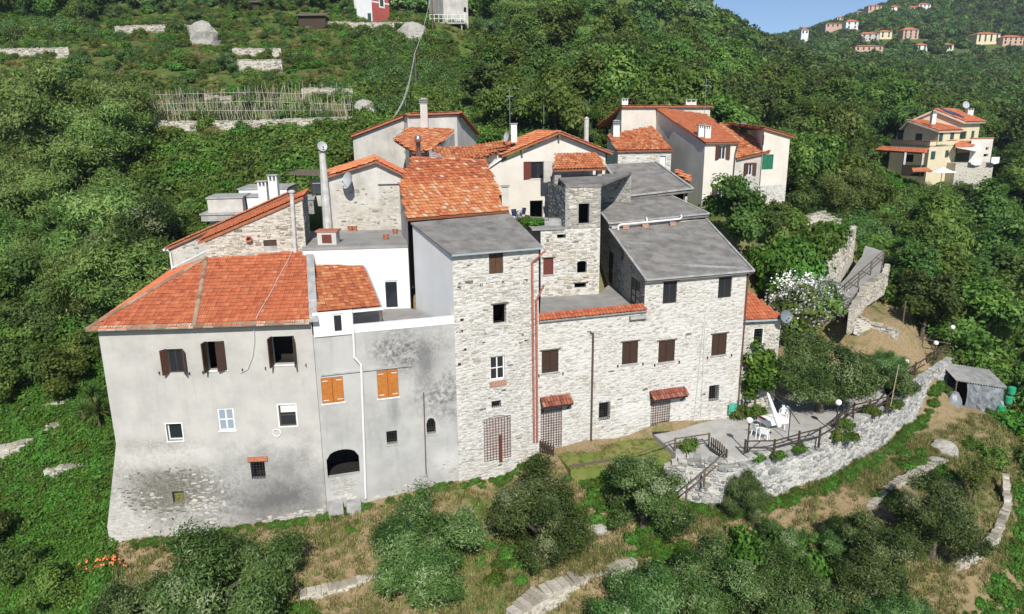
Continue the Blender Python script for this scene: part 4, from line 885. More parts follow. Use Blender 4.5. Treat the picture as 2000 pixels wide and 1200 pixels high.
hs = [w.rect(*o[:4]) for o in ops]; up_ops = [(1295, 550, 1322, 593, 'window', _k(cols=2, mat='frame_dark', rec=.12, lintel='wood_grey')), (1403, 541, 1429, 582, 'window', _k(cols=2, mat='frame_dark', rec=.12))]
facade(T, w, [(0, -1), (w.L, -1), (w.L, zco), (0, zco)], ops, 'bed_pale', .28)
_, hs3 = facade(T, w, [(s5, zco), (w.L, zco), (w.L, zt), (s5, zt)], up_ops, 'bed_pale', .28)
stones(T, w, [(.05, -.3), (w.L - .03, -.3), (w.L - .03, zco - .08), (.05, zco - .08)], hs, 'stone_pale', .40, (.11, .44), (.055, .14), .32, 240, 71, (.004, .03))
stones(T, w, [(s5 + .03, zco), (w.L - .03, zco), (w.L - .03, zt - .3), (s5 + .03, zt - .3)], hs3, 'stone_pale', .44, (.11, .44), (.055, .14), .32, 60, 72, (.004, .03))
for (x, y) in ((1052, 733), (1099, 729), (1206, 714), (1255, 710), (1278, 712), (1326, 706), (1381, 698), (1428, 693)):
    mb = MB(); s_, z = w.px(x, y); w.box(mb, s_ - .025, z - .09, s_ + .025, z + .05, -.01, .1); mb.build('shutter_stay', M['iron'], T)
for (xl, xr, yl, yr, hgt, sd) in ((1054, 1112, 782, 775, .3, 1), (1268, 1334, 769, 762, .3, 2)):   # tile canopies over the two doors
    zl = w.px(xl, yl)[1]; a, b = w.pt(w.px(xl, yl)[0], zl - .28, .62), w.pt(w.px(xr, yr)[0], zl - .28, .62)
    P = Plane(a, b, .62); L = (b - a).length; ca = roof(T, P, [a, b, P.pt(L, .72), P.pt(0, .72)], .06, 'wood_dark', 'canopy', tile='tile_dark', tw=.19, tl=.36, kind='barrel', seed=73 + sd)
    for s_ in (w.px(xl, yl)[0] + .12, w.px(xr, yr)[0] - .12):
        mb = MB(); mb.beam(w.pt(s_, zl - .75, .02), w.pt(s_, zl - .33, .5), .07, .07); mb.beam(w.pt(s_, zl - .3, .0), w.pt(s_, zl - .33, .55), .07, .07); mb.build('bracket', M['wood_dark'], ca)
a, b = w.pt(.0, zco - .1, .2), w.pt(s5 + .1, zco - .1, .2); P = Plane(a, b, .45); L = (b - a).length
ro = roof(T, P, [a, b, P.pt(L, .62), P.pt(0, .62)], .08, 'concrete', 'coping', tile='tile_red', tw=.22, tl=.31, kind='barrel', seed=75, tone=lambda r, a, b: r.uniform(.05, .6))
mb = MB(); s_, z = w.px(1243, 618); w.box(mb, s_ - .5, z - .12, s_ + .6, z + .06, 0, .25); mb.build('corbel', M['concrete'], T)
P = Plane(w.pt(s5 - .1, zt, .3), w.pt(w.L + .3, zt, .3), .2); C1 = P
q = [w.pt(s5 - .1, zt, .3), w.pt(w.L + .3, zt, .3), P.px(1379, 428), P.px(1190, 448)]
roof(T, P, q, .16, 'flatroof'); mb = MB(); e = .12
for (i, j) in ((0, 1), (1, 2), (3, 0)): mb.beam(q[i] + UPZ * .02, q[j] + UPZ * .02, .14, .1)
mb.build('roof_edge', M['concrete'], T)
wl = Wall(V((q[3].x + .15, q[3].y, 0)), w.pt(s5, 0)); wSide = wl
facade(T, wl, [(0, 8.2), (wl.L, 8.2), (wl.L, zt - .02), (0, q[3].z - .17)], [(1232, 545, 1250, 598, 'window', _k(cols=2, rows=3, mat='shutter_grey', rec=.05, wd=.08)), (1211, 484, 1218, 508, 'dark', _k(dp=.4))], 'bed_grey', .25)  # left wall: shade put into a greyer bedding than the front
stones(T, wl, [(0, 8.9), (wl.L - .03, 8.9), (wl.L - .03, zt - .3), (0, q[3].z - .4)], [wl.rect(1230, 538, 1252, 600)], 'stone_grey_and_shaded', .9, seed=76, cap=70, big=.36)  # greyer stones than the front, carrying this wall's shade in their colour
# second, higher cement roof behind
f0, f1 = q[3] + UPZ * .38 + V((0, .05, 0)), q[2] + UPZ * .38 + V((.2, .05, 0)); P3 = Plane(f0, f1, .17); q3 = [f0, f1, P3.px(1309, 382), P3.px(1160, 398)]
roof(T, P3, q3, .26, 'flatroof'); mb = MB()
for (i, j) in ((0, 1), (1, 2), (3, 0)): mb.beam(q3[i] + UPZ * .02, q3[j] + UPZ * .02, .16, .1)
mb.build('roof_edge', M['concrete'], T)
mb = MB(); wf = Wall(f0, f1); wall_part(mb, wf, [(0.2, q[3].z - .6), (wf.L - .2, q[3].z - .6), (wf.L - .2, f0.z - .2), (.2, f0.z - .2)], []); mb.build('wall', M['plaster_beige_and_shaded'], T)
wl2 = Wall(V((q3[3].x + .15, q3[3].y, 0)), V((f0.x + .15, f0.y, 0)))
facade(T, wl2, [(0, 8.2), (wl2.L, 8.2), (wl2.L, f0.z - .25), (0, q3[3].z - .25)], [], 'bed_grey', .25)  # same shaded side, its shade again painted as grey bedding
stones(T, wl2, [(0, 8.9), (wl2.L, 8.9), (wl2.L, f0.z - .35), (0, f0.z - .35)], [], 'stone_grey_and_shaded', .9, seed=77, cap=60, big=.36)  # darker stone colour gives this side its shade
mb = MB(); e = V((-.06, -.0, 0)); wd_ = Wall(wl2.pt(0, 0), wl.pt(wl.L, 0)); q_ = wl.rect(1174, 517, 1187, 574)
mb = MB(); wl.box(mb, -.15, 8.95, .75, 11.1, .0, .08); mb.build('side_door', M['dark_room'], T)
back_walls(T, [(w.pt(w.L, 0), q[2], 0, zt, q[2].z), (q3[1], q3[2], 5, q3[1].z - .2, q3[2].z - .2), (q3[3], q3[2], 5, q3[3].z - .25, q3[2].z - .25)], 'bed_pale')
# roof pipes with brick feet
pp = [wf.pt(wf.px(x, y)[0], wf.px(x, y)[1], .3) for x, y in ((1203, 450), (1203, 441), (1207, 438), (1260, 433), (1322, 427), (1326, 424), (1325, 419))]
pipe(T, pp, .075, 'pvc', 'roof_pipe'); pipe(T, [wf.pt(wf.px(1259, 433)[0], wf.px(1259, 433)[1], .3), wf.pt(wf.px(1259, 424)[0], wf.px(1259, 424)[1], .25)], .06, 'pvc', 'roof_pipe')
for (x, y) in ((1222, 443), (1260, 440), (1314, 436)):
    c = C1.px(x, y + 5) ; mb = MB(); mb.box((c.x - .22, c.y - .14, c.z), (c.x + .22, c.y + .14, c.z + .28)); mb.build('brick', M['brick_infill'], T)
pipe(T, [w.pt(w.L + .12, zt - .1, .3), w.pt(w.L + .05, zt - .4, .08), w.pt(w.L + .03, 1.4, .08)], .055, 'pipe_brown')
pipe(T, [w.pt(*w.px(1153, 650), 0), w.pt(*w.px(1157, 650), .12), w.pt(*w.px(1157, 660), .12), w.pt(*w.px(1153, 868), .1)], .055, 'pipe_brown', 'standpipe')
mb = MB(); mb.tube([w.pt(*w.px(1380, 598), .03), w.pt(*w.px(1373, 640), .05), w.pt(*w.px(1354, 828), .05)], .025, 5); mb.build('cable', M['cable'], T)
mb = MB(); mb.tube([w.pt(*w.px(1376, 640), .04), w.pt(*w.px(1368, 815), .05)], .02, 5); mb.build('cable', M['cable'], T)
# courtyard floor
CZ = 8.85; mb = MB(); kw = Wall(AT(1056, 565, 45.6), AT(1170, 560, 46.4))
mb.slab([w.pt(.05, CZ, -.05), w.pt(s5, CZ, -.05), wl.pt(0, CZ, 0), kw.pt(kw.L, CZ), kw.pt(0, CZ)], -UPZ * .2); mb.build('courtyard_floor', M['flatroof_pale'], T)
# ---- ruined stone block behind courtyard
T = thing('stone_block_house', 'half ruined grey stone house with black window holes above the courtyard', 'house', (4, 49, 8))
z1, z2 = kw.px(1080, 449)[1], kw.px(1137, 366)[1]; sk = kw.px(1104, 420)[0]
_, hs = facade(T, kw, [(0, 8.4), (kw.L, 8.4), (kw.L, z1), (0, z1)], [(1061, 504, 1081, 537, 'panel', _k(lintel='wood_grey', ledge='concrete')), (1127, 510, 1146, 534, 'dark', _k(arch=.15, archmat='bed_grey')), (1122, 553, 1145, 563, 'dark', _k(lintel='wood_grey')), (1088, 458, 1105, 466, 'dark')], 'bed_pale', .3)
stones(T, kw, [(.02, 8.6), (kw.L - .02, 8.6), (kw.L - .02, z1), (.02, z1)], hs, 'stone_warm', .9, seed=81, cap=130, big=.3)
_, hs = facade(T, kw, [(sk, z1), (kw.L, z1), (kw.L, z2), (sk, z2)], [(1130, 398, 1151, 437, 'dark')], 'bed_grey', .3)
stones(T, kw, [(sk + .02, z1), (kw.L - .02, z1), (kw.L - .02, z2), (sk + .02, z2)], hs, 'stone_warm', .92, seed=82, cap=90, big=.3)
wl = Wall(AT(1070, 410, 51), kw.pt(sk, 0)); facade(T, wl, [(0, z1 - 1), (wl.L, z1 - 1), (wl.L, z2), (0, z2)], [], 'bed_grey'); stones(T, wl, [(0, z1 - .4), (wl.L, z1 - .4), (wl.L, z2), (0, z2)], [], 'stone_grey_and_shaded', .92, seed=83, cap=60, big=.3)  # left-facing wall, its shade painted by darker bedding and stones
wb2 = Wall(AT(1158, 390, 55), AT(1232, 380, 55.6)); facade(T, wb2, [(0, 12), (wb2.L, 12), (wb2.L, z2 + .1), (0, z2 + .1)], [], 'bed_grey'); stones(T, wb2, [(0, 13), (wb2.L, 13), (wb2.L, z2), (0, z2)], [], 'stone_grey_and_shaded', .9, seed=84, cap=40, big=.3)
mb = MB(); mb.slab([kw.pt(sk, z2, .05), kw.pt(kw.L, z2, .05), wb2.pt(wb2.L, z2 + .1), AZ(1090, 351, z2)], UPZ * .16); mb.build('roof', M['flatroof'], T)
back_walls(T, [(kw.pt(kw.L, 0), wb2.pt(0, 0), 8, z2, z2), (wb2.pt(wb2.L, 0), wb2.pt(wb2.L, 0, -4), 12, z2, z2)], 'bed_grey')
mb = MB(); mb.slab([kw.pt(-.6, z1, .1), kw.pt(sk, z1, .1), wl.pt(0, z1), AT(1010, 440, 52).xy.to_3d() + UPZ * z1], UPZ * .12); mb.build('ledge', M['flatroof_pale'], T); LZ = z1 + .12
mb = MB(); c = AZ(1078, 440, LZ); mb.box((c.x - .5, c.y - .3, LZ), (c.x + .6, c.y + 1.2, LZ + .3)); mb.box((c.x - .2, c.y - .2, LZ + .3), (c.x + .7, c.y + .6, LZ + .4)); mb.build('stone_tank', M['concrete'], T)
mb = MB(); wx = Wall(AT(1016, 450, 50), AT(1060, 450, 47)); wall_part(mb, wx, [(0, 8.5), (wx.L, 8.5), (wx.L, z1), (0, z1)], []); mb.build('wall', M['bed_pale'], T)
wt = Wall(AT(1083, 345, 52), AT(1176, 345, 53)); zA, zB = wt.px(1130, 352)[1], wt.px(1130, 331)[1]
for (a, b) in ((0, .5), (wt.L - .35, wt.L)):
    mb = MB(); wt.box(mb, a, zA - .3, b, zB + .3, -.4, 0); mb.build('pillar', M['bed_grey'], T)
mb = MB(); wt.box(mb, 0, zA - .3, wt.L, zB + .5, -2.6, -2.4); mb.build('wall', M['plaster_old'], T)
P = Plane(wt.pt(-.2, zB, .35), wt.pt(wt.L + .2, zB, .35), .36)
ro = roof(T, P, [wt.pt(-.2, zB, .35), wt.pt(wt.L + .2, zB, .35), P.px(1166, 301), P.px(1086, 303)], .12, tile='tile_old', tw=.24, tl=.36, kind='barrel', cap=200, seed=85)
# ---- broad cement roof building
T = thing('cement_roof_house', 'low house under a broad sloping grey cement roof below the cream houses', 'house', (11, 62, 11))
P = Plane(AT(1223, 384, 56.6), AT(1353, 369, 58), .2); q = [AT(1223, 384, 56.6), AT(1353, 369, 58), P.px(1281, 317), P.px(1181, 321)]
roof(T, P, q, .3, 'flatroof'); mb = MB()
for (i, j) in ((0, 1), (1, 2), (3, 0)): mb.beam(q[i] + UPZ * .03, q[j] + UPZ * .03, .2, .12)
mb.build('roof_edge', M['concrete'], T)
w = Wall(q[0] + V((.3, .4, 0)), q[1] + V((-.3, .4, 0))); facade(T, w, [(0, 9), (w.L, 9), (w.L, q[0].z - .2), (0, q[0].z - .2)], [(1315, 378, 1338, 392, 'dark')], 'bed_warm'); stones(T, w, [(0, 12), (w.L, 12), (w.L, q[0].z - .3), (0, q[0].z - .3)], [w.rect(1315, 378, 1338, 392)], 'stone_warm', .8, seed=86, cap=40)
back_walls(T, [(w.pt(w.L, 0), q[2], 9, q[1].z - .3, q[2].z - .3), (w.pt(0, 0), q[3], 9, q[0].z - .3, q[3].z - .3), (q[3], q[2], 9, q[3].z - .3, q[2].z - .3)], 'bed_warm')
# ---- small annex with tile roof
T = thing('annex', 'small stone annex with red tile roof and grey dish at the house corner', 'house', (16, 45, 0))
w = Wall(wR.pt(wR.L + .02, 0, -.9), AT(1524, 640, 44.6)); zt = w.px(1490, 622)[1]
_, hs = facade(T, w, [(0, -.5), (w.L, -.5), (w.L, zt), (0, zt)], [(1472, 642, 1489, 674, 'grille', _k(o=-.08, sp=.2, trim='white_paint', tw=.05))], 'bed_warm', .25)
stones(T, w, [(0, .5), (w.L, .5), (w.L, zt - .15), (0, zt - .15)], hs, 'stone_pale', .85, seed=91, cap=70, big=.3)
P = Plane(w.pt(0, zt, .28), w.pt(w.L + .1, zt, .28), .38); roof(T, P, [w.pt(0, zt, .28), w.pt(w.L + .1, zt, .28), P.px(1500, 598), P.px(1456, 566)], .1, tile='tile_red', tw=.24, tl=.36, kind='flat', cap=250, seed=92)
mb = MB(); mb.beam(w.pt(0, zt - .05, .33), w.pt(w.L + .12, zt - .05, .33), .1, .1); mb.build('gutter', M['zinc'], T)
back_walls(T, [(w.pt(w.L, 0), P.px(1500, 598), 0, zt, P.px(1500, 598).z)], 'bed_warm')
dish(T, w.pt(w.L - .05, zt + .2, .55), .42, (.25, -.9, .3), 'dish_dark', top=('grey satellite dish at the eave corner of the stone annex',))
# ---- white gable house with red shutters
T = thing('white_gable_house', 'white gabled house with red shutters and chimney above the roof terrace', 'house', (4, 57, 11))
w = Wall(AT(950, 380, 54.8), AT(1181, 380, 56.8)); sa, za = w.px(1090, 262); zl, zr = w.px(950, 331)[1], w.px(1181, 300)[1]
facade(T, w, [(0, 11), (w.L, 11), (w.L, zr), (sa, za), (0, zl)], [(1037, 316, 1066, 349, 'open', _k(mat='shutter_red', ang=(172, 80), ledge='white_paint')), (1035, 392, 1060, 429, 'dark')], 'plaster_cream', .3)
d2 = V((-.24, 1, 0)).normalized() * 6.5
rp = w.pt(sa, za + .15, .5); rq = rp + d2
for (s_, z, sd) in ((w.px(985, 304)[0] - .3, w.px(985, 304)[1], 0), (w.L + .45, zr + .02, 1)):
    ea = w.pt(s_, z, .5); eb = ea + d2; P = Plane(eb, ea, p2=rp) if sd == 0 else Plane(ea, eb, p2=rp)
    ro = roof(T, P, [ea, eb, rq, rp], .13, tile='tile_old', tw=.25, tl=.38, cap=200, seed=101 + sd)
ridge(ro, rp, rq, 'tile_old', .13, .42, 6)
ea, eb = w.pt(-.1, zl + .05, .2), w.pt(w.px(985, 304)[0] - .2, w.px(985, 304)[1] - .1, .2)
P = Plane(ea, eb, p2=ea + d2 * .5); roof(T, P, [ea, eb, eb + d2 * .5, ea + d2 * .5], .12, 'white_paint', 'side_roof')
for (s_, z) in ((sa, za - .05), (w.px(1018, 290)[0], w.px(1018, 292)[1]), (w.px(1162, 297)[0], w.px(1162, 297)[1])):
    mb = MB(); w.box(mb, s_ - .07, z - .28, s_ + .07, z - .02, 0, .45); mb.build('purlin_end', M['wood_grey'], T)
back_walls(T, [(w.pt(w.L, 0), w.pt(w.L, 0) + d2, 11, zr, zr), (w.pt(0, 0), w.pt(0, 0) + d2, 11, zl, zl), (w.pt(0, 0) + d2, w.pt(w.L, 0) + d2, 11, zl, zr)], 'plaster_cream')
chimney(T, AT(1004, 278, 56.5), .45, .45, 1.35, 'plaster_white', 'slab')
mb = MB(); c = AT(1145, 276, 58.5); mb.lathe(c, [(.19, -.6), (.19, 1.7), (.24, 1.72), (0, 1.9)], 10); mb.build('chimney', M['pvc_dirty'], T)
dish(T, AT(992, 268, 55.5), .42, (-.85, -.5, .25), 'dish_grey', top=('white satellite dish beside the white chimney of the gabled house',))
# front terrace with blue chairs
c0 = [AT(990, 440, 50.5), AT(1030, 437, 50.8), AT(1030, 428, 54.4), AT(985, 430, 54.2)]; zz = c0[0].z
mb = MB(); mb.slab([V((p.x, p.y, zz)) for p in c0], -UPZ * .2); mb.build('balcony', M['concrete'], T); BZ = zz
def chair(loc, rz, mat, lab, grp):
    T = thing('plastic_chair', lab, 'chair', loc, rz, grp)
    mb = MB(); mb.box((-.22, -.22, .42), (.22, .22, .46)); mb.build('seat', M[mat], T, world=False)
    mb = MB(); mb.slab([(-.2, .2, .46), (.2, .2, .46), (.22, .3, .88), (-.22, .3, .88)], (0, .025, 0)); mb.build('backrest', M[mat], T, world=False)
    for sx in (-1, 1):
        for sy in (-1, 1):
            mb = MB(); mb.beam((sx * .24, sy * .25, 0), (sx * .19, sy * .19, .43), .05, .05); mb.build('leg', M[mat], T, world=False)
        mb = MB(); mb.beam((sx * .23, -.22, .65), (sx * .22, .26, .68), .05, .03); mb.beam((sx * .23, -.22, .65), (sx * .23, -.22, .44), .04, .04); mb.build('armrest', M[mat], T, world=False)
    return T
M['blue_plastic'] = m_plain('navy plastic', (.03, .04, .11), .4, .5)
chair(AZ(1008, 433, BZ), .6, 'blue_plastic', 'navy plastic chair on the small balcony, next to the slim chimney', 'navy chairs on the balcony')
chair(AZ(1018, 430, BZ), -.9, 'blue_plastic', 'navy plastic chair on the small balcony, nearest the dark doorway', 'navy chairs on the balcony')
# ---- old house with rear-sloping roof
T = thing('rear_old_house', 'faded cream house with a stacked chimney and red ridge line near the bean poles', 'house', (-13, 66, 14))
wa, wb_ = Wall(AT(690, 280, 63.5), AT(790, 270, 66)), Wall(AT(797, 250, 64.8), AT(893, 250, 66))
zl, zr = wa.px(690, 268)[1], wa.px(788, 228)[1]
facade(T, wa, [(0, 13), (wa.L, 13), (wa.L, zr), (0, zl)], [], 'plaster_old')
za, zb = wb_.px(797, 226)[1], wb_.px(893, 222)[1]
facade(T, wb_, [(0, 14), (wb_.L, 14), (wb_.L, zb), (0, za)], [], 'plaster_old')
wc = Wall(wb_.pt(wb_.L, 0), AT(930, 265, 72)); zc2 = wc.px(928, 265)[1]
facade(T, wc, [(0, 13), (wc.L, 13), (wc.L, zc2), (0, zb)], [], 'plaster_beige_and_shaded'); back_walls(T, [(wa.pt(wa.L, 0), wb_.pt(0, 0), 13, zr, za)], 'plaster_beige_and_shaded')  # right side and step: shade painted as a greyer render
rb = [wa.pt(-.3, zl + .12, .3), wa.pt(wa.L, zr + .12, .3), wb_.pt(0, za + .12, .3), wb_.pt(wb_.L + .2, zb + .12, .3)]
for i, (p, q) in enumerate(((rb[0], rb[1]), (rb[2], rb[3]))):
    k = V((-.1, 6, -1.5)); P = Plane(p, q, p2=p + k); roof(T, P, [p, q, q + k, p + k], .14, tile='tile_old', tw=.26, tl=.4, cap=60, seed=110 + i)
p, q = rb[3], wc.pt(wc.L, zc2 + .1, .25); mb = MB(); mb.beam(p, q, .4, .15); mb.build('verge', M['roof_deck'], T)
mb = MB(); mb.beam(rb[1], rb[2], .4, .15); mb.build('verge', M['roof_deck'], T)
c = wb_.pt(wb_.px(828, 235)[0], wb_.px(828, 245)[1], .28)
chimney(T, c - UPZ * .3, .62, .5, 2.1, 'plaster_beige_and_shaded', 'stack')
P = Plane(AT(770, 276, 60), AT(845, 295, 57), p2=AT(800, 252, 64.6)); roof(T, P, [P.px(770, 274), P.px(806, 297), P.px(842, 294), P.px(887, 254), P.px(797, 251)], .14, tile='tile_old', tw=.25, tl=.38, kind='barrel', cap=200, seed=113)
mb = MB(); wg = Wall(AT(842, 300, 57.5), AT(888, 270, 64)); wall_part(mb, wg, [(0, 14), (wg.L, 14), (wg.L, P.px(887, 254).z - .2), (0, P.px(842, 294).z - .2)], []); mb.build('wall', M['plaster_old'], T)
# ---- low linked house roofs in the middle
T = thing('low_linked_house', 'low house with broken orange roofs wedged between the tower roof and the white gable', 'house', (-4, 56, 12))
P = Plane(AT(856, 313, 53), AT(940, 311, 53.6), .3); ro = roof(T, P, [P.px(856, 313), P.px(940, 311), P.px(1003, 283), P.px(845, 291)], .14, tile='tile_old', tw=.25, tl=.38, kind='barrel', cap=200, seed=115)
w = Wall(P.px(856, 313) + V((0, .3, 0)), P.px(940, 311) + V((0, .3, 0))); facade(T, w, [(0, 13), (w.L, 13), (w.L, P.p0.z - .05), (0, P.p0.z - .05)], [], 'plaster_old')
P = Plane(AT(922, 300, 55), AT(990, 289, 55.5), .3); roof(T, P, [P.px(922, 300), P.px(990, 289), P.px(984, 278), P.px(918, 289)], .14, tile='tile_old', tw=.25, tl=.38, kind='barrel', cap=100, seed=116)
w = Wall(AT(928, 305, 55.2), AT(990, 300, 55.7)); facade(T, w, [(0, 14), (w.L, 14), (w.L, P.p0.z), (0, P.p0.z)], [], 'plaster_old')
w = Wall(AT(838, 300, 54), AT(880, 322, 51.5)); facade(T, w, [(0, 14), (w.L, 14), (w.L, w.px(880, 313)[1]), (0, w.px(838, 292)[1])], [], 'bed_pale')
# ---- attached cream houses
T = thing('low_tiled_house', 'single storey stone house with patchy orange roof against the tall cream houses', 'house', (15, 70, 12))
w = Wall(AT(1207, 305, 67.5), AT(1311, 300, 68.5)); zt = w.px(1260, 294)[1]
_, hs = facade(T, w, [(0, 12), (w.L, 12), (w.L, zt), (0, zt)], [(1289, 305, 1300, 325, 'door', _k(mat='white_paint'))], 'bed_pale'); stones(T, w, [(0, 14), (w.L, 14), (w.L, zt - .1), (0, zt - .1)], hs, 'stone_pale', .6, seed=120, cap=30)
P = Plane(w.pt(-.2, zt, .3), w.pt(w.L, zt, .3), .34); q = [w.pt(-.2, zt, .3), w.pt(w.L, zt, .3), P.px(1273, 248), P.px(1186, 265)]
roof(T, P, q, .14, tile='tile_old', tw=.26, tl=.4, kind='barrel', cap=300, seed=121)
back_walls(T, [(q[3], w.pt(0, 0), 11, q[3].z - .2, zt - .05)], 'plaster_beige_and_shaded')  # left wall in shade, painted with the duller render
chimney(T, P.px(1203, 268) - UPZ * .4, .6, .55, 1.5, 'plaster_white', 'stack')
T = thing('tall_cream_house', 'tall cream rendered house with flat red eave line behind the red roof with twin chimneys', 'house', (18, 77, 12))
w = Wall(AT(1214, 230, 73), AT(1386, 230, 79)); zt = w.px(1260, 208)[1]; facade(T, w, [(0, 12), (w.L, 12), (w.L, zt), (0, zt)], [], 'plaster_cream')
bk = AT(1188, 240, 80); zb = AT(1188, 262, 80).z
back_walls(T, [(bk, w.pt(0, 0), 12, zb, zt), (w.pt(w.L, 0), w.pt(w.L, 0, -6), 12, zt, zb), (bk, w.pt(w.L, 0, -6), 12, zb, zb)], 'plaster_cream')
p, q = w.pt(-.2, zt + .02, .25), w.pt(w.L + .2, zt + .02, .25); k = V((-1.5, 7, -1.9)); P = Plane(p, q, p2=p + k); roof(T, P, [p, q, q + k, p + k], .14, tile='tile_old', tw=.26, tl=.4, cap=80, seed=123)
chimney(T, w.pt(w.px(1226, 208)[0], zt - .3, -.5), .6, .55, 1.0, 'plaster_white', 'slots'); chimney(T, w.pt(w.px(1355, 207)[0], zt - .3, -.5), 1.1, .6, .95, 'plaster_cream', 'slots')
T = thing('red_roof_house', 'two storey cream house with bright red roof, twin chimneys and brown shutters', 'house', (20, 70, 11))
w = Wall(AT(1376, 300, 65.5), AT(1438, 300, 66.2)); zt = w.px(1407, 279)[1]
facade(T, w, [(0, 9), (w.L, 9), (w.L, zt), (0, zt)], [(1404, 285, 1418, 312, 'open', _k(mat='shutter_open', ang=(165, 165), frame='frame_white')), (1397, 365, 1411, 395, 'open', _k(mat='shutter_open', ang=(165, 165), frame='frame_white', lintel='terracotta'))], 'plaster_cream', .25)
P = Plane(w.pt(-.1, zt, .3), w.pt(w.L + .15, zt, .3), .3); q = [w.pt(-.1, zt, .3), w.pt(w.L + .15, zt, .3), P.px(1380, 224), P.px(1276, 210)]
roof(T, P, q, .12, tile='tile_red', tw=.25, tl=.42, cap=300, seed=125, tone=lambda r, a, b: min(.95, max(.3, r.gauss(.75, .1))))
wl = Wall(V((q[3].x + .1, q[3].y, 0)), w.pt(0, 0)); facade(T, wl, [(0, 9), (wl.L, 9), (wl.L, zt - .02), (0, q[3].z - .12)], [], 'plaster_beige_and_shaded'); back_walls(T, [(w.pt(w.L, 0), q[2], 9, zt, q[2].z - .1), (q[3], q[2], 9, q[3].z - .1, q[2].z - .1)], 'plaster_cream')  # half-shaded left wall, its shade mixed into the render colour
for (x, y) in ((1368, 268), (1381, 270)): chimney(T, P.px(x, y) - UPZ * .3, .5, .5, 1.35, 'plaster_white', 'slots')
pipe(T, [w.pt(w.L, zt - .1, .2), w.pt(w.L - .15, zt - 1, .1), w.pt(w.L - .3, 10, .1)], .06, 'pipe_brown')
mb = MB(); ww = Wall(AT(1318, 333, 63), AT(1348, 355, 60)); P4 = Plane(AT(1322, 348, 61.5), AT(1348, 356, 59.8), p2=AT(1322, 334, 63.5)); roof(T, P4, [P4.px(1320, 340), P4.px(1348, 357), P4.px(1346, 345), P4.px(1322, 333)], .1, tile='tile_old', kind='barrel', cap=40, seed=126, name='lean_to_roof')
T = thing('patched_house', 'cream patched house with sagging orange roof beside the green shuttered wall', 'house', (23, 70, 11))
w = Wall(AT(1436, 330, 66.3), AT(1492, 325, 67.2)); zt1, zt2 = w.px(1437, 311)[1], w.px(1492, 297)[1]
facade(T, w, [(0, 9), (w.L, 9), (w.L, zt2), (0, zt1)], [(1458, 319, 1470, 343, 'open', _k(mat='shutter_open', ang=(160, 160), frame='frame_white', lintel='terracotta')), (1440, 373, 1450, 391, 'panel', _k(mat='shutter_orange'))], 'plaster_old', .25)
a, b = w.pt(-.1, zt1 + .02, .3), w.pt(w.L + .3, zt2 + .02, .3); P = Plane(a, b, p2=AT(1408, 242, 76)); roof(T, P, [a, b, P.px(1452, 255), P.px(1405, 240)], .12, tile='tile_old', tw=.26, tl=.4, kind='barrel', cap=300, seed=127, tone=lambda r, a, b: min(.99, max(.1, r.gauss(.58, .24))))
dish(T, AT(1450, 250, 72), .55, (.5, -.8, .3), 'dish_dark', top=('grey satellite dish between the cream houses',))
T = thing('green_shutter_house', 'tall cream house with green shutters and stone base at the right end of the hamlet', 'house', (26, 70, 11))
w = Wall(AT(1487, 330, 66.9), AT(1538, 330, 67.8)); z0 = w.px(1510, 362)[1]; zl, zr = w.px(1478, 251)[1], w.px(1538, 268)[1]
facade(T, w, [(0, z0), (w.L, z0), (w.L, zr), (0, zl)], [(1488.5, 302, 1510, 331, 'shut', _k(mat='shutter_green', rec=.02))], 'plaster_cream')
_, hs = facade(T, w, [(-.2, 8), (w.L, 8), (w.L, z0), (-.2, z0)], [(1488, 383, 1498, 391, 'dark')], 'bed_pale'); stones(T, w, [(-.2, 9.5), (w.L, 9.5), (w.L, z0), (-.2, z0)], hs, 'stone_pale', .6, seed=130, cap=20, proud=(.005, .02))
lk = AT(1462, 247, 75); zlk = lk.z; wl = Wall(lk, w.pt(0, 0)); mb = MB(); wall_part(mb, wl, [(0, 12), (wl.L, 12), (wl.L, zl), (0, zl)], []); mb.build('wall', M['plaster_cream'], T)
p, q = w.pt(-.2, zl + .05, .25), w.pt(w.L + .3, zr + .02, .25); k = V((-1, 8, .4)); P = Plane(p, q, p2=p + k); roof(T, P, [p, q, q + k, p + k], .14, tile='tile_old', tw=.26, tl=.4, cap=80, seed=131)
back_walls(T, [(w.pt(w.L, 0), w.pt(w.L, 0) + k, 8, zr, zr)], 'plaster_cream')
mb = MB(); q = w.px(1485, 275); mb.tube([w.pt(-.1, q[1] - .4, .1), w.pt(-.1, q[1] + .5, .1)], .06, 6); mb.build('flue_pipe', M['iron'], T)
P = Plane(AT(1480, 418, 62), AT(1520, 415, 62.8), .35); roof(T, P, [P.px(1480, 418), P.px(1522, 414), P.px(1523, 403), P.px(1477, 402)], .1, tile='tile_old', tw=.25, tl=.38, kind='barrel', cap=60, seed=132, name='lean_to_roof')
# antennas
def antenna(base, h, lab, arms=3):
    T = thing('aerial', lab, 'aerial', base); mb = MB(); mb.tube([base, base + UPZ * h], .025, 5); mb.build('mast', M['steel'], T)
    for k in range(arms):
        z = h * (.98 - .17 * k); mb = MB(); L = .8 - .1 * k; a = .5 + k; c = base + UPZ * z; d = V((math.cos(a), math.sin(a), 0)); mb.tube([c - d * L, c + d * L], .014, 4)
        for j in range(5): e = c + d * L * (j / 2 - 1); f = V((-d.y, d.x, 0)) * .25; mb.tube([e - f, e + f], .01, 4)
        mb.build('aerial_rod', M['steel'], T)
antenna(AT(996, 262, 56), 3.4, 'tall television aerial rising beside the white chimney of the gabled house')
antenna(AT(1376, 222, 74), 3.3, 'television aerial on the ridge of the bright red roof')
antenna(AT(1062, 243, 62), 1.6, 'thin bare mast behind the orange gable roof', 0)
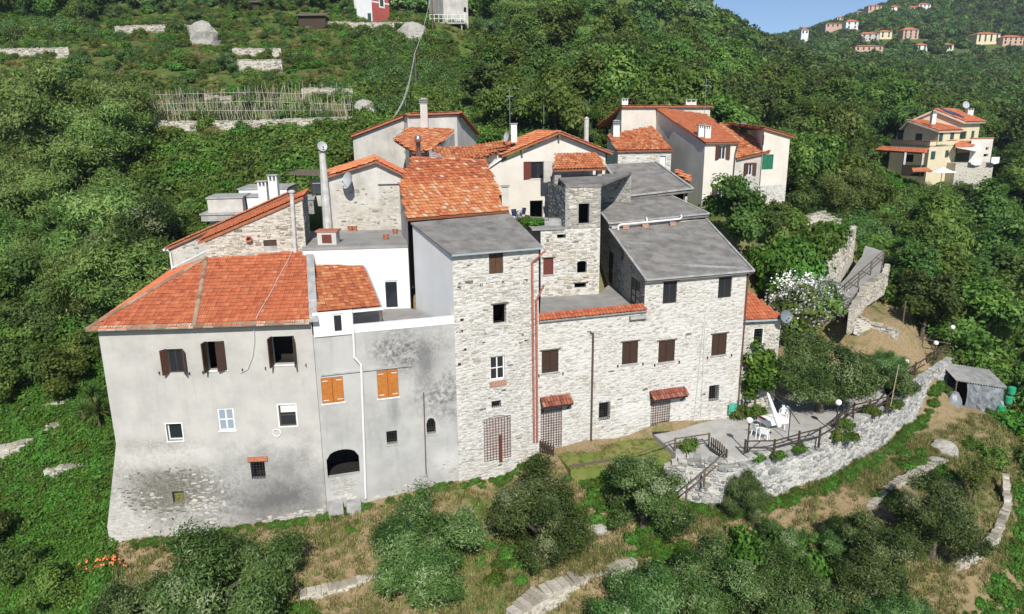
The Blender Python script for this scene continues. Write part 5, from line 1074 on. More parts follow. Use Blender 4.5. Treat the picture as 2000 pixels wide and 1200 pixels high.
# ---- yellow villa across the valley
T = thing('yellow_villa', 'pale yellow villa with tiled roofs, solar panels and terraces among the trees', 'house', (64, 112, 10))
def vp(x, y, Y): return AT(x, y, Y)
L_, Cn, Rr = vp(1738, 300, 116), vp(1814, 300, 108), vp(1866, 300, 112)
wl, wr = Wall(L_, Cn), Wall(Cn, Rr)
z0 = vp(1814, 336, 108).z - 3; zp = vp(1814, 277, 108).z
facade(T, wl, [(0, z0), (wl.L, z0), (wl.L, zp), (0, zp)], [(1766, 302, 1784, 317, 'dark')], 'plaster_yellow', .3)
facade(T, wr, [(0, z0), (wr.L, z0), (wr.L, zp), (0, zp)], [(1818, 296, 1827, 312, 'panel', _k(mat='shutter_teal')), (1846, 294, 1853, 308, 'panel', _k(mat='shutter_teal'))], 'plaster_yellow', .3)
def offs(w, s0, o): return w.pt(s0, 0, o)
w2l = Wall(wl.pt(0.6, 0, -1.6), wl.pt(wl.L - .4, 0, -1.6)); w2r = Wall(wl.pt(wl.L - .4, 0, -1.6), vp(1874, 270, 112.6))
zl, zc_, zr = w2l.px(1737, 252)[1], w2l.px(1778, 238)[1], w2l.px(1816, 256)[1]; sa = w2l.px(1777, 240)[0]
facade(T, w2l, [(0, zp - .5), (w2l.L, zp - .5), (w2l.L, zr), (sa, zc_), (0, zl)], [(1752, 259, 1764, 274, 'panel', _k(mat='shutter_teal')), (1787, 261, 1801, 278, 'panel', _k(mat='shutter_teal'))], 'plaster_yellow', .2)
facade(T, w2r, [(0, zp - .5), (w2r.L, zp - .5), (w2r.L, zr), (0, zr)], [(1834, 260, 1842, 277, 'panel', _k(mat='shutter_teal')), (1856, 257, 1864, 273, 'panel', _k(mat='shutter_teal'))], 'plaster_yellow', .2)
dd = V((w2r.d.x, w2r.d.y, 0)) * (w2r.L + .5); rp = w2l.pt(sa, zc_ + .15, .5)
for (s_, z, sd) in ((-.6, zl, 0), (w2l.L + .6, zr - .05, 1)):
    ea = w2l.pt(s_, z, .5); P = Plane(ea, ea + dd, p2=rp); ro = roof(T, P, [ea, ea + dd, rp + dd, rp], .2, 'plaster_cream'); mb = MB(); mb.slab([p + P.n * .03 + V((w2r.d.x, w2r.d.y, 0)) * .25 for p in (ea, ea + dd, rp + dd, rp)], P.n * .08); r2 = mb.build('tile_layer', M['tile_far'], ro); 
    if sd: tiles(r2, P, [ea + V((w2r.d.x, w2r.d.y, 0)) * .3, ea + dd, rp + dd, rp + V((w2r.d.x, w2r.d.y, 0)) * .3], 'tile_red', .4, .45, 'barrel', 0, 140, lift=.12)
mb = MB(); wl.box(mb, -.1, zp, wl.L + .05, zp + .12, -.25, .06); wr.box(mb, 0, zp, wr.L, zp + .12, -.25, .06); mb.build('parapet', M['terracotta'], T)
mb = MB(); mb.slab([wl.pt(0, zp - .6), wl.pt(wl.L, zp - .6), wr.pt(wr.L, zp - .6), w2l.pt(0, zp - .6)], -UPZ * .2); mb.build('terrace_floor', M['concrete'], T)
# rear taller wing
w3 = Wall(vp(1780, 250, 118), vp(1876, 250, 113.5)); w3r = Wall(vp(1876, 250, 113.5), vp(1913, 250, 118))
zl, zc_, zr = w3.px(1790, 238)[1], w3.px(1824, 217)[1], w3.px(1876, 239)[1]; sa = w3.px(1826, 218)[0]
facade(T, w3, [(0, zp - 1), (w3.L, zp - 1), (w3.L, zr), (sa, zc_), (0, zl)], [], 'plaster_yellow'); facade(T, w3r, [(0, zp - 2), (w3r.L, zp - 2), (w3r.L, zr), (0, zr)], [(1873.5, 257, 1888, 272, 'window', _k(mat='shutter_teal')), (1897, 256, 1903, 272, 'panel', _k(mat='shutter_teal'))], 'plaster_yellow')
dd = V((w3r.d.x, w3r.d.y, 0)) * (w3r.L + .7); rp = w3.pt(sa, zc_ + .15, .5)
for (s_, z, sd) in ((-.6, zl, 0), (w3.L + .6, zr - .05, 1)):
    ea = w3.pt(s_, z, .5); P = Plane(ea, ea + dd, p2=rp); ro = roof(T, P, [ea, ea + dd, rp + dd, rp], .2, 'plaster_cream'); e1_ = V((w3r.d.x, w3r.d.y, 0)) * .25; mb = MB(); mb.slab([p + P.n * .03 + e1_ for p in (ea, ea + dd, rp + dd, rp)], P.n * .08); r2 = mb.build('tile_layer', M['tile_far'], ro)
    if sd:
        tiles(r2, P, [ea + e1_, ea + dd, rp + dd, rp + e1_], 'tile_red', .4, .45, 'barrel', 0, 141, lift=.12)
        M['solar'] = m_plain('solar panel glass', (.03, .05, .1), .15, .6, var=.1)
        for (x, y) in ((1846, 220), (1853, 224), (1862, 225), (1869, 228)):
            c = P.px(x, y) + P.n * .3; mb = MB(); mb.frame(c - P.u * .5 - P.v * .9, P.u * 1.0, P.v * 1.8, P.n * .06); mb.build('solar_panel', M['solar'], T)
        dish(T, P.px(1879, 216) + P.n * .9, .6, (.1, -.9, .3), 'dish_grey')
        chimney(T, P.px(1892, 226), .9, .8, 1.0, 'plaster_white', 'slots')
chimney(T, vp(1821, 243, 110.5), .6, .6, 1.5, 'plaster_white', 'stack')
# verandas
P = Plane(vp(1707, 294, 114), vp(1806, 300, 105.2), .22); roof(T, P, [P.px(1707, 294), P.px(1806, 300), P.px(1812, 291), P.px(1722, 287)], .15, tile='tile_red', tw=.4, tl=.45, kind='barrel', cap=0, seed=142, name='veranda_roof')
for (x, y) in ((1768, 298), (1803, 300)):
    mb = MB(); q = P.px(x, y); mb.beam(q, q - UPZ * 3.4, .3, .3, up=V((0, 1, 0))); mb.build('post', M['plaster_old'], T)
mb = MB(); a, b = vp(1764, 322, 107.5), vp(1807, 323, 104.8); mb.slab([a, b, b - UPZ * 1.6, a - UPZ * 1.6], V((.1, .25, 0))); mb.build('railing', M['wood_dark'], T)
P = Plane(vp(1786, 336, 103.5), vp(1815, 335, 103), .25); roof(T, P, [P.px(1783, 335), P.px(1822, 334), P.px(1810, 327), P.px(1781, 328)], .12, 'tile_far', 'lower_roof')
M['canvas'] = m_plain('white canvas', (.72, .72, .7), .8, .1, var=.05)
mb = MB(); c = vp(1841, 330, 103.5); mb.lathe(c, [(2.0, -.45), (1.0, -.15), (.05, .25)], 8); mb.tube([c, c - UPZ * 3], .05, 6); tag(mb.build('parasol', M['canvas']), 'white parasol open below the yellow villa', 'parasol')
P = Plane(vp(1866, 287, 109.5), vp(1905, 285, 110.5), .25); roof(T, P, [P.px(1866, 287), P.px(1905, 284), P.px(1897, 275), P.px(1866, 275)], .15, 'tile_far', 'veranda_roof')
mb = MB(); a, b = vp(1868, 289, 109.6), vp(1916, 298, 108); c, d = vp(1915, 286, 112), vp(1866, 286, 112); mb.slab([a, b, c, d], UPZ * .08); mb.build('awning', M['canvas'], T)
w4 = Wall(vp(1894, 300, 111.5), vp(1936, 300, 113)); zt = w4.px(1920, 271)[1]; facade(T, w4, [(0, z0 + 1), (w4.L, z0 + 1), (w4.L, zt), (0, zt)], [(1925, 288, 1931, 293, 'dark'), (1921, 301, 1930, 306, 'dark')], 'plaster_cream')
back_walls(T, [(w4.pt(0, 0), w3r.pt(w3r.L, 0), z0, zt, zt), (w4.pt(w4.L, 0), w4.pt(w4.L, 0, -6), z0, zt, zt)], 'plaster_cream')
mb = MB(); w4.box(mb, -.1, zt, w4.L + .1, zt + .15, -.3, .1); mb.build('parapet', M['terracotta'], T)
mb = MB(); wz = Wall(vp(1866, 325, 109), vp(1940, 325, 109.5)); wz.box(mb, 0, z0 - 2, wz.L, vp(1866, 319, 109).z, -6, 0); mb.build('terrace_base', M['bed_warm'], T)
for (x0, x1, y, lab) in ((1898, 1918, 310, 'white sheet on the washing line under the awning of the yellow villa'), (1937, 1953, 307, 'white sheet on the washing line at the right end of the yellow villa')):
    mb = MB(); a, b = vp(x0, y, 108.5), vp(x1, y, 109); mb.slab([a, b, b - UPZ * .9, (a + b) / 2 - UPZ * 1.05, a - UPZ * .8], V((0, .04, 0))); tag(mb.build('sheet', M['canvas']), lab, 'washing', 'washing by the yellow villa')
# ------------------------------------------------------------ paved patio, lawn edge, fence, lamps, furniture
pin = [AZ(x, y, PZ) for x, y in ((1276, 848), (1310, 838), (1440, 802), (1530, 770), (1620, 745), (1720, 742), (1765, 770))]
pout = [p + V((-.1, .3, 0)) for p in tp[7:2:-1]]
pz = V((0, 0, PZ))
pts = [V((p.x, p.y, PZ)) for p in pin] + [V((p.x, p.y, PZ)) for p in pout] + [AZ(1420, 893, PZ), AZ(1320, 886, PZ)]
t = NT('patio paving'); v = t.n('ShaderNodeTexVoronoi'); v.inputs['Scale'].default_value = 1.5; t.l(t.pos, v.inputs['Vector'])
c = t.ramp(t.noise(1.3, 7, .65), [(.3, (.36, .35, .33, 1)), (.7, (.52, .505, .475, 1))]); ve = t.n('ShaderNodeTexVoronoi', feature='DISTANCE_TO_EDGE'); ve.inputs['Scale'].default_value = 1.5; t.l(t.pos, ve.inputs['Vector'])
c = t.mix(t.math('MULTIPLY', t.val(t.noise(.6, 6, .65), .5, .7), .5), c, (.26, .25, .235, 1)); c = t.mix(t.math('MULTIPLY', t.val(ve.outputs['Distance'], .02, .0), .35), c, (.27, .26, .24, 1)); t.bump(t.noise(12, 6, .7), .4, .03); M['paving'] = t.done(c, .92, .1)
mb = MB(); tri = tessellate_polygon([pts]); n = len(pts); low = [p - V((0, 0, 1.6)) for p in pts]
mb.add(pts, [tuple(q) for q in tri]); mb.add(pts + low, [(i, (i + 1) % n, n + (i + 1) % n, n + i) for i in range(n)]); mb.build('patio_pavement', M['paving'], None, kind='structure')
# upper earth terrace of dry grass beyond the paving, and the lawn in front of the doors
t = NT('dry terrace grass'); n3 = t.noise(9, 5, .7); n2 = t.noise(1.0, 5, .6)
c = t.mix(t.val(n2, .42, .6), t.ramp(n3, [(.3, (.06, .085, .018, 1)), (.7, (.12, .15, .04, 1))]), t.ramp(n3, [(.3, (.16, .11, .055, 1)), (.7, (.28, .2, .10, 1))])); t.bump(n3, .5, .05); M['dry_grass'] = t.done(c, .95, .05)
t = NT('lawn'); n3 = t.noise(14, 5, .7); c = t.mix(t.val(t.noise(.9, 5, .6), .4, .62), t.ramp(n3, [(.3, (.10, .15, .025, 1)), (.7, (.16, .22, .045, 1))]), (.23, .21, .08, 1)); t.bump(n3, .5, .04); M['lawn'] = t.done(c, .95, .05)
def sheet(name, pts, mat, drop, sub=1):
    mb = MB(); pts = [V(p) for p in pts]; tri = tessellate_polygon([pts]); n = len(pts); low = [p - V((0, 0, drop)) for p in pts]
    mb.add(pts, [tuple(q) for q in tri]); mb.add(pts + low, [(i, (i + 1) % n, n + (i + 1) % n, n + i) for i in range(n)]); return mb.build(name, M[mat], None, kind='structure')
sheet('terrace_ground', [V((p.x, p.y, PZ + .0)) for p in (AZ(1722, 745, PZ), AZ(1700, 700, PZ + 0), AZ(1790, 690, PZ), AZ(1850, 690, PZ))] + [V((p.x - .3, p.y + .1, PZ)) for p in (tp[9], tp[8], tp[7])], 'dry_grass', 2)
LZ0 = .98
sheet('lawn_ground', [AZ(x, y, LZ0) for x, y in ((1085, 884), (1160, 868), (1272, 852), (1318, 884), (1300, 896), (1210, 912), (1115, 918))], 'lawn', 3)
mb = MB(); mb.beam(AZ(1112, 912, LZ0 + .05), AZ(1190, 900, LZ0 + .05), .06, .16); tag(mb.build('edging_board', M['wood_grey']), 'grey wooden board edging the small lawn', 'board')
mb = MB(); c = [AZ(x, y, PZ + .012) for x, y in ((1272, 841), (1303, 836), (1310, 843), (1277, 849))]; mb.slab(c, V((0, 0, .015))); M['mat_dark'] = m_plain('dark door mat', (.04, .042, .045), .95, .05); tag(mb.build('doormat', M['mat_dark']), 'dark grey doormat in front of the right grilled door', 'doormat')
# rustic fence: posts and two rails
FE = thing('terrace_fence', 'rustic dark wooden post and rail fence along the terrace edge', 'fence', tp[5])
fp = [(1458, 893), (1515, 892), (1563, 878), (1604, 868), (1640, 845), (1670, 818), (1701, 813), (1735, 802), (1790, 735), (1812, 722), (1833, 706), (1852, 693)]
fb = [AZ(x, y, PZ) for x, y in fp]; hts = [.95] * len(fb); pr = None
for i, p in enumerate(fb):
    p = V((p.x - .05, p.y + .2, PZ)); fb[i] = p
    mb = MB(); mb.tube([p - UPZ * .3, p + UPZ * (1.02 + rnd.uniform(-.05, .08))], [.075, .065], 7); mb.build('post', M['wood_dark'], FE)
for i in range(len(fb) - 1):
    for z in (.45, .9):
        mb = MB(); a, b = fb[i] + UPZ * (z + rnd.uniform(-.04, .04)), fb[i + 1] + UPZ * (z + rnd.uniform(-.04, .04)); mb.tube([a, b], .045, 6); mb.build('rail', M['wood_dark'], FE)
    if i % 2 == 0:
        mb = MB(); mb.tube([fb[i] + UPZ * .1, fb[i + 1].lerp(fb[i], .5) + UPZ * .85], .03, 5); mb.build('brace', M['wood_dark'], FE)
F2 = thing('stair_fence', 'short grey rail fence by the lawn corner and steps down from the terrace', 'fence', AZ(1350, 880, PZ))
q = [AZ(1318, 882, PZ), AZ(1384, 872, PZ), AZ(1418, 905, PZ - .2), AZ(1375, 945, .0), AZ(1340, 975, -.6)]
for p in q: mb = MB(); mb.tube([p - UPZ * .2, p + UPZ * .85], .06, 6); mb.build('post', M['wood_grey'], F2)
for a, b in ((q[0], q[1]), (q[2], q[3]), (q[3], q[4])):
    for z in (.4, .8): mb = MB(); mb.tube([a + UPZ * z, b + UPZ * z], .045, 6); mb.build('rail', M['wood_grey'], F2)
for p in (q[1],):
    mb = MB(); a = q[0] - V((2.2, .9, .2)); mb.tube([q[0] + UPZ * .75, a + UPZ * .6], .04, 6); mb.build('rail', M['wood_grey'], F2)
def picket(a, b, lab, n, h=.8):
    T = thing('picket_gate', lab, 'gate', a, 0, 'picket gates'); d = (b - a)
    for i in range(n):
        p = a + d * ((i + .5) / n); hh = h * (1.0 + .12 * math.sin(i / max(1, n - 1) * math.pi)); e = d.normalized() * .045
        mb = MB(); f = V((-e.y, e.x, 0)).normalized() * .03; mb.slab([p - e, p + e, p + e + UPZ * hh, p + UPZ * (hh + .07), p - e + UPZ * hh], f); mb.build('picket', M['wood_dark'], T)
    for z in (.2, .6): mb = MB(); mb.beam(a + UPZ * z, b + UPZ * z, .03, .07); mb.build('rail', M['wood_dark'], T)
picket(AZ(1386, 884, PZ - .1), AZ(1418, 910, PZ - .3), 'dark picket gate at the top of the terrace steps', 8, .95)
picket(AZ(1042, 884, .9), AZ(1083, 893, .9), 'dark picket gate at the foot of the red drainpipes', 8, .75)
picket(AZ(1632, 606, 5.2), AZ(1668, 612, 5.0), 'brown picket gate beside the white oleander', 8, .9)
# globe lamps
def lamp(p, h, lab):
    T = thing('globe_lamp', lab, 'lamp', p, 0, 'globe lamps around the terrace')
    mb = MB(); mb.lathe((0, 0, 0), [(.1, 0), (.1, .06), (.045, .1), (.04, h - .28), (.09, h - .22), (.1, h - .16)], 10); mb.build('lamp_post', M['iron'], T, world=False)
    mb = MB(); mb.lathe((0, 0, h), [(.19 * math.sin(a), -.19 * math.cos(a)) for a in [math.pi * i / 8 for i in range(9)]], 14); mb.build('globe', M['white_plastic'], T, smooth=True, world=False); return T
lamp(AZ(1459, 884, PZ), 2.0, 'globe lamp by the fence next to the plastic table')
lamp(AZ(1631, 846, PZ), 2.0, 'globe lamp at the fence bend in front of the olive tree')
lamp(AZ(1764, 752, PZ), 1.75, 'globe lamp standing on the dry grass terrace')
lamp(AZ(1822, 712, PZ), 1.75, 'globe lamp inside the fence near the end of the retaining wall')
lamp(AZ(1853, 690, PZ), 2.2, 'globe lamp on the far end post of the retaining wall')
# plastic table with cloth, chairs, folded cantilever parasol
c = AZ(1508, 838, PZ) ; T = thing('garden_table', 'white garden table under a pale cloth with a pink edge', 'table', V((c.x, c.y, PZ)))
mb = MB(); mb.slab([(-.75, -.45, .72), (.75, -.45, .72), (.75, .45, .72), (-.75, .45, .72)], (0, 0, .03)); mb.build('tabletop', M['white_plastic'], T, world=False)
for sx in (-.65, .65):
    for sy in (-.35, .35): mb = MB(); mb.tube([(sx, sy, 0), (sx * .95, sy * .95, .72)], .03, 6); mb.build('leg', M['white_plastic'], T, world=False)
M['pink_cloth'] = m_plain('pink cloth', (.55, .08, .16), .9, .1)
mb = MB(); mb.slab([(-.78, -.48, .756), (.78, -.48, .756), (.78, .48, .756), (-.78, .48, .756)], (0, 0, .008))
for (a, b) in (((-.78, -.48), (.78, -.48)), ((.78, -.48), (.78, .48)), ((-.78, .48), (-.78, -.48))):
    mb.add([(a[0], a[1], .76), (b[0], b[1], .76), (b[0] * 1.03, b[1] * 1.04, .45), ((a[0] + b[0]) / 2, (a[1] + b[1]) / 2 * 1.03, .5), (a[0] * 1.03, a[1] * 1.04, .45)], [(0, 1, 2, 3, 4)])
mb.box((-.8, -.1, .765), (-.55, .49, .775), m=1)
o = mb.build('tablecloth', [M['canvas'], M['pink_cloth']], None, world=False); o.location = (c.x, c.y, PZ); tag(o, 'pale tablecloth with a pink end on the garden table', 'tablecloth'); T.rotation_euler.z = o.rotation_euler.z = .35
for (x, y, rz, lab) in ((1478, 852, 1.9, 'white plastic chair tipped against the left end of the table'), (1492, 858, 2.6, 'white plastic chair in front of the table, nearest the fence'), (1530, 820, -.6, 'white plastic chair behind the table by the folded parasol'), (1634, 782, .5, 'white plastic chair alone under the edge of the big olive'), (1652, 768, 1.2, 'grey shaded plastic chair close to the olive trunk')):
    chair(V((AZ(x, y, PZ).x, AZ(x, y, PZ).y, PZ)), rz, 'white_plastic', lab, 'white plastic chairs on the terrace')
p = AZ(1539, 862, PZ); q = V((p.x + .25, p.y + .9, PZ)); T = thing('cantilever_parasol', 'folded white cantilever parasol hanging from a curved grey arm', 'parasol', V((p.x, p.y, PZ)))
mb = MB(); mb.tube([V((p.x, p.y, PZ)), V((p.x, p.y, PZ + 2.0))], .03, 7); mb.build('pole', M['iron'], T)
top = AZ(1503, 770, PZ + 2.55) if False else V((p.x - 1.25, p.y + .6, PZ + 2.9)); a1 = V((p.x + .55, p.y - .1, PZ + 1.15))
mb = MB(); mb.tube([a1.lerp(top, k) + UPZ * (.28 * math.sin(k * math.pi)) for k in [i / 8 for i in range(9)]], .028, 6); mb.build('arm', M['iron'], T)
mb = MB(); b = top + V((.75, -.45, -2.1)); ax = (b - top).normalized(); mb.lathe(top, [(.03, 0), (.07, .15), (.1, .6), (.13, 1.2), (.17, 1.9), (.14, 2.2), (.02, 2.25)], 10, ax=ax); mb.build('folded_canopy', M['canvas'], T)
mb = MB(); mb.box((p.x - .35, p.y - .35, PZ + .004), (p.x + .35, p.y + .35, PZ + .06)); mb.build('base_plate', M['concrete'], T)
# wheelbarrow, crate, green cloth by the house corner
c = AZ(1418, 812, PZ); T = thing('wheelbarrow', 'pale wheelbarrow tipped beside the house corner with clay pots in it', 'wheelbarrow', V((c.x, c.y, PZ)))
mb = MB(); mb.slab([(-.5, -.3, .35), (.35, -.22, .3), (.35, .22, .3), (-.5, .3, .35)], (0, 0, .02)); 
for s_ in (-1, 1): mb.slab([(-.5, .3 * s_, .35), (.35, .22 * s_, .3), (.5, .32 * s_, .55), (-.6, .38 * s_, .6)], (0, .02 * s_, 0))
mb.slab([(.35, -.22, .3), (.35, .22, .3), (.5, .32, .55), (.5, -.32, .55)], (.02, 0, 0)); mb.build('tray', M['white_plastic'], T, world=False)
for s_ in (-1, 1): mb = MB(); mb.tube([(.75, .05 * s_, .2), (-.2, .24 * s_, .33), (-1.1, .3 * s_, .5)], .022, 6); mb.build('handle', M['iron'], T, world=False); mb = MB(); mb.tube([(-.35, .24 * s_, .33), (-.4, .26 * s_, 0)], .02, 5); mb.build('leg', M['iron'], T, world=False)
mb = MB(); mb.lathe((.75, -.04, .2), [(.06, 0), (.2, 0), (.2, .08), (.06, .08)], 14, ax=V((0, 1, 0))); mb.build('wheel', M['mat_dark'], T, world=False); T.rotation_euler.z = 2.8
for i, (dx, lab) in enumerate(((-.2, 'clay pot lying in the wheelbarrow, near its handles'), (.12, 'clay pot lying in the wheelbarrow, near its wheel'))):
    mb = MB(); mb.lathe(V((c.x + dx * -1, c.y - dx * .3, PZ + .37)), [(0, 0), (.1, 0), (.14, .2), (.11, .2), (.09, .05), (0, .05)], 9); tag(mb.build('flower_pot', M['terracotta']), lab, 'flower pot', 'pots in the wheelbarrow')
mb = MB(); a = wR.pt(wR.L - .15, PZ + 1.05, .18); b = wR.pt(wR.L - .75, PZ + 1.05, .18); mb.slab([a, b, b - UPZ * .72, a - UPZ * .85], V((0, -.03, 0))); M['green_cloth'] = m_plain('green cloth', (.06, .36, .24), .9, .1); tag(mb.build('green_towel', M['green_cloth']), 'green towel hanging at the corner drainpipe', 'towel')
c = AZ(1385, 812, PZ); mb = MB(); mb.box((c.x - .45, c.y - .2, PZ + .004), (c.x + .45, c.y + .2, PZ + .42)); tag(mb.build('stone_bench', M['concrete']), 'low grey stone bench against the pale house wall', 'bench')
# long pole leaning at the wall top
a = AZ(1738, 800, PZ); mb = MB(); mb.tube([V((a.x, a.y, PZ)), V((a.x + .25, a.y + .1, PZ + 3.1))], .03, 6); tag(mb.build('garden_pole', M['cane']), 'tall thin pole standing at the retaining wall edge', 'pole')
# ---- corrugated shed below the wall end
c = AZ(1905, 800, -1.9); c = V((c.x, c.y, -1.9)); T = thing('corrugated_shed', 'lean-to shed with corrugated grey roof and tarpaulin front below the wall', 'shed', c)
M['corrugated'] = m_plain('grey corrugated sheet', (.36, .36, .34), .6, .3, var=.3, sc=2); M['tarp'] = m_plain('grey tarpaulin', (.20, .215, .23), .4, .45, var=.4, sc=3)
a, b = AT(1868, 744, c.y + .1), AT(1972, 760, c.y - .2); P = Plane(a, b, .18); L = (b - a).length; mb = MB(); n = 60; 
vs = []; 
for j in (0, 3.0):
    for i in range(n + 1): vs.append(P.pt(L * i / n, j, .05 * math.sin(i * math.pi * .66)))
mb.add(vs, [(i, i + 1, n + 2 + i, n + 1 + i) for i in range(n)]); mb.build('roof', M['corrugated'], T)
for (u, v_) in ((.1, .1), (L - .1, .1), (.1, 2.8), (L - .1, 2.8)):
    q = P.pt(u, v_, -.02); mb = MB(); mb.tube([q, V((q.x, q.y, -2.6))], .06, 6); mb.build('post', M['wood_grey'], T)
a, b = P.pt(.9, .15, -.1), P.pt(L - .3, .15, -.1); mb = MB(); n = 12; vs = []
for j in range(5):
    for i in range(n + 1):
        q = a.lerp(b, i / n); vs.append(V((q.x, q.y - .22 * math.sin(i * 1.9 + j) * (j / 4) - rnd.uniform(0, .12) - j * .06, q.z - j * .5)))
mb.add(vs, [(j * (n + 1) + i, j * (n + 1) + i + 1, (j + 1) * (n + 1) + i + 1, (j + 1) * (n + 1) + i) for j in range(4) for i in range(n)]); mb.build('tarpaulin', M['tarp'], T)
mb = MB(); a, b = P.pt(.1, 2.7, -.1), P.pt(L, 2.7, -.1); mb.slab([a, b, V((b.x, b.y, -2.6)), V((a.x, a.y, -2.6))], V((0, .05, 0))); mb.build('back_wall', M['wood_dark'], T)
M['green_plastic'] = m_plain('green plastic', (.03, .32, .16), .4, .4)
for k, (dx, dz, lab) in enumerate(((0, 1.5, 'green plastic drum hung at the shed corner, upper one'), (-.1, .75, 'green plastic drum hung at the shed corner, lower one'), (-.6, 0, 'green plastic tub on the ground beside the shed'))):
    q = P.pt(L, .1, 0); mb = MB(); mb.lathe(V((q.x + .1 + dx, q.y - .2, -2.0 + dz)), [(0, 0), (.25, 0), (.28, .5), (.2, .55), (0, .55)], 12); tag(mb.build('plastic_drum', M['green_plastic']), lab, 'drum', 'green drums at the shed')
# covered pile at the wall foot
c = AZ(1866, 808, -1.8); me = MB(); rr = random.Random(5); vs = []; n = 16
for j in range(5):
    for i in range(n):
        a = 2 * math.pi * i / n; r_ = (1.0, .95, .75, .45, .06)[j] * (1 + .12 * math.sin(3 * a + j)); vs.append(V((c.x + math.cos(a) * r_ * .75, c.y + .5 + math.sin(a) * r_ * .7, -2.1 + (0, .55, 1.2, 1.7, 1.85)[j] * (1 + .06 * math.cos(5 * a)))))
me.add(vs, [(j * n + i, j * n + (i + 1) % n, (j + 1) * n + (i + 1) % n, (j + 1) * n + i) for j in range(4) for i in range(n)] + [tuple(4 * n + i for i in range(n))]); tag(me.build('covered_heap', M['tarp'], smooth=True), 'heap wrapped in grey tarpaulin at the end of the retaining wall', 'covered heap')
# ------------------------------------------------------------ things on the hillside: terrace walls, canes, houses, village
def gpt(x, y, Y, dz=0):
    p = AT(x, y, Y); return V((p.x, p.y, H(p.x, p.y) + dz))
def drywall(name, line, h, lab, seed, mat='stone_warm', bed='bed_warm', th=.35, cap=60, big=.34, sink=.5, grp=None):
    """low rubble wall along ground points"""
    T = thing(name, lab, 'stone wall', line[0], 0, grp); mb = MB(); mb2 = MB(); ztop = None
    for i in range(len(line) - 1):
        a, b = line[i], line[i + 1]; w = Wall(a, b)
        mb.slab([w.pt(0, a.z - sink), w.pt(w.L, b.z - sink), w.pt(w.L, b.z + h), w.pt(0, a.z + h)], V((-w.n.x * th, -w.n.y * th, 0)))
        zlo, zhi = min(a.z, b.z) - sink, max(a.z, b.z) + h
        stones(T, w, [(0, a.z - sink), (w.L, b.z - sink), (w.L, b.z + h), (0, a.z + h)], [], mat, .93, (.16, .55), (.1, .24), big, cap // max(1, len(line) - 1), seed + i, (.03, .1))
        q_ = random.Random(seed + i); s_ = 0
        while s_ < w.L:
            wd = q_.uniform(.25, .5); k_ = s_ / w.L; za = a.z + (b.z - a.z) * k_ + h; m3 = MB(); w.box(m3, s_, za - .04, min(w.L, s_ + wd - .02), za + q_.uniform(.03, .14), -th - q_.uniform(0, .1), q_.uniform(.0, .1), t=q_.uniform(.08, .55)); mb2.v += [] ; mb2.add(m3.v, m3.f, m3.t[0]); s_ += wd
    mb.build('wall', M[bed], T); mb2.build('cap_stones', M[mat], T, kind='stuff'); return T
M['rock'] = m_stonewall('weathered rock', (.36, .34, .30), (.2, .19, .165), (.42, .4, .36))
M['cane'] = m_plain('dry grey cane', (.42, .385, .30), .85, .15, sc=3)
# front garden walls
drywall('garden_wall', [AZ(588, 1186, -3.0), AZ(650, 1172, -2.95), AZ(700, 1160, -2.85), AZ(750, 1142, -2.8)], .65, 'low rubble garden wall half overgrown in the grass below the grey house', 301)
GW = [AZ(1010, 1240, -4.2), AZ(1065, 1196, -3.95), AZ(1120, 1172, -3.8), AZ(1180, 1150, -3.65), AZ(1245, 1132, -3.6)]
drywall('garden_wall', GW, .95, 'pale flat topped stone wall running out of the bottom of the picture', 311, th=.8, cap=120)
drywall('garden_wall', [AZ(1795, 1190, -6.4), AZ(1842, 1145, -5.9), AZ(1895, 1105, -5.4), AZ(1950, 1060, -5), AZ(1972, 1000, -4.5), AZ(1968, 940, -3.6)], .5, 'low crumbling rubble wall curving up the lower right slope', 321, cap=80)
drywall('garden_wall', [AZ(1700, 1010, -3.1), AZ(1745, 965, -2.8), AZ(1800, 935, -2.6), AZ(1850, 915, -2.7)], .55, 'broken rubble wall behind the olives below the long retaining wall', 331, cap=50)
for (x, y, s, lab) in ((1840, 880, 1.0, 'grey boulder jutting from the grass below the shed'), (1826, 905, .7, 'smaller grey boulder under the boulder below the shed'), (1170, 1030, .5, 'flat grey stone at the corner of the terrace bank')):
    c = AZ(x, y, -2.3 if x > 1500 else -1.7); rr = random.Random(x); mb = MB(); n = 10; vs = []
    for j in range(5):
        for i in range(n):
            a = 6.283 * i / n; r_ = s * (.95, 1, .85, .6, .1)[j] * rr.uniform(.8, 1.15); vs.append(V((c.x + math.cos(a) * r_, c.y + math.sin(a) * r_ * .8, c.z - .3 + s * (.0, .35, .7, .95, 1.05)[j])))
    mb.add(vs, [(j * n + i, j * n + (i + 1) % n, (j + 1) * n + (i + 1) % n, (j + 1) * n + i) for j in range(4) for i in range(n)] + [tuple(4 * n + i for i in range(n))]); tag(mb.build('boulder', M['rock']), lab, 'boulder', 'boulders')
# left slope rubble walls
for k, (ln, lab) in enumerate(((((0, 892, .05), (60, 878, .1), (100, 850, .6), (130, 838, .8)), 'broken dry wall at the left edge of the photo on the ivy slope'), (((88, 938, -1.0), (140, 926, -.6), (205, 928, -.6)), 'small dry wall in the ivy touching the corner house'), (((48, 815, 1.1), (90, 808, 1.2), (140, 798, 1.4)), 'upper dry wall among ivy below the spiky yucca'))):
    drywall('garden_wall', [AZ(*q) for q in ln], .55, lab, 341 + 10 * k, cap=40, grp=None)
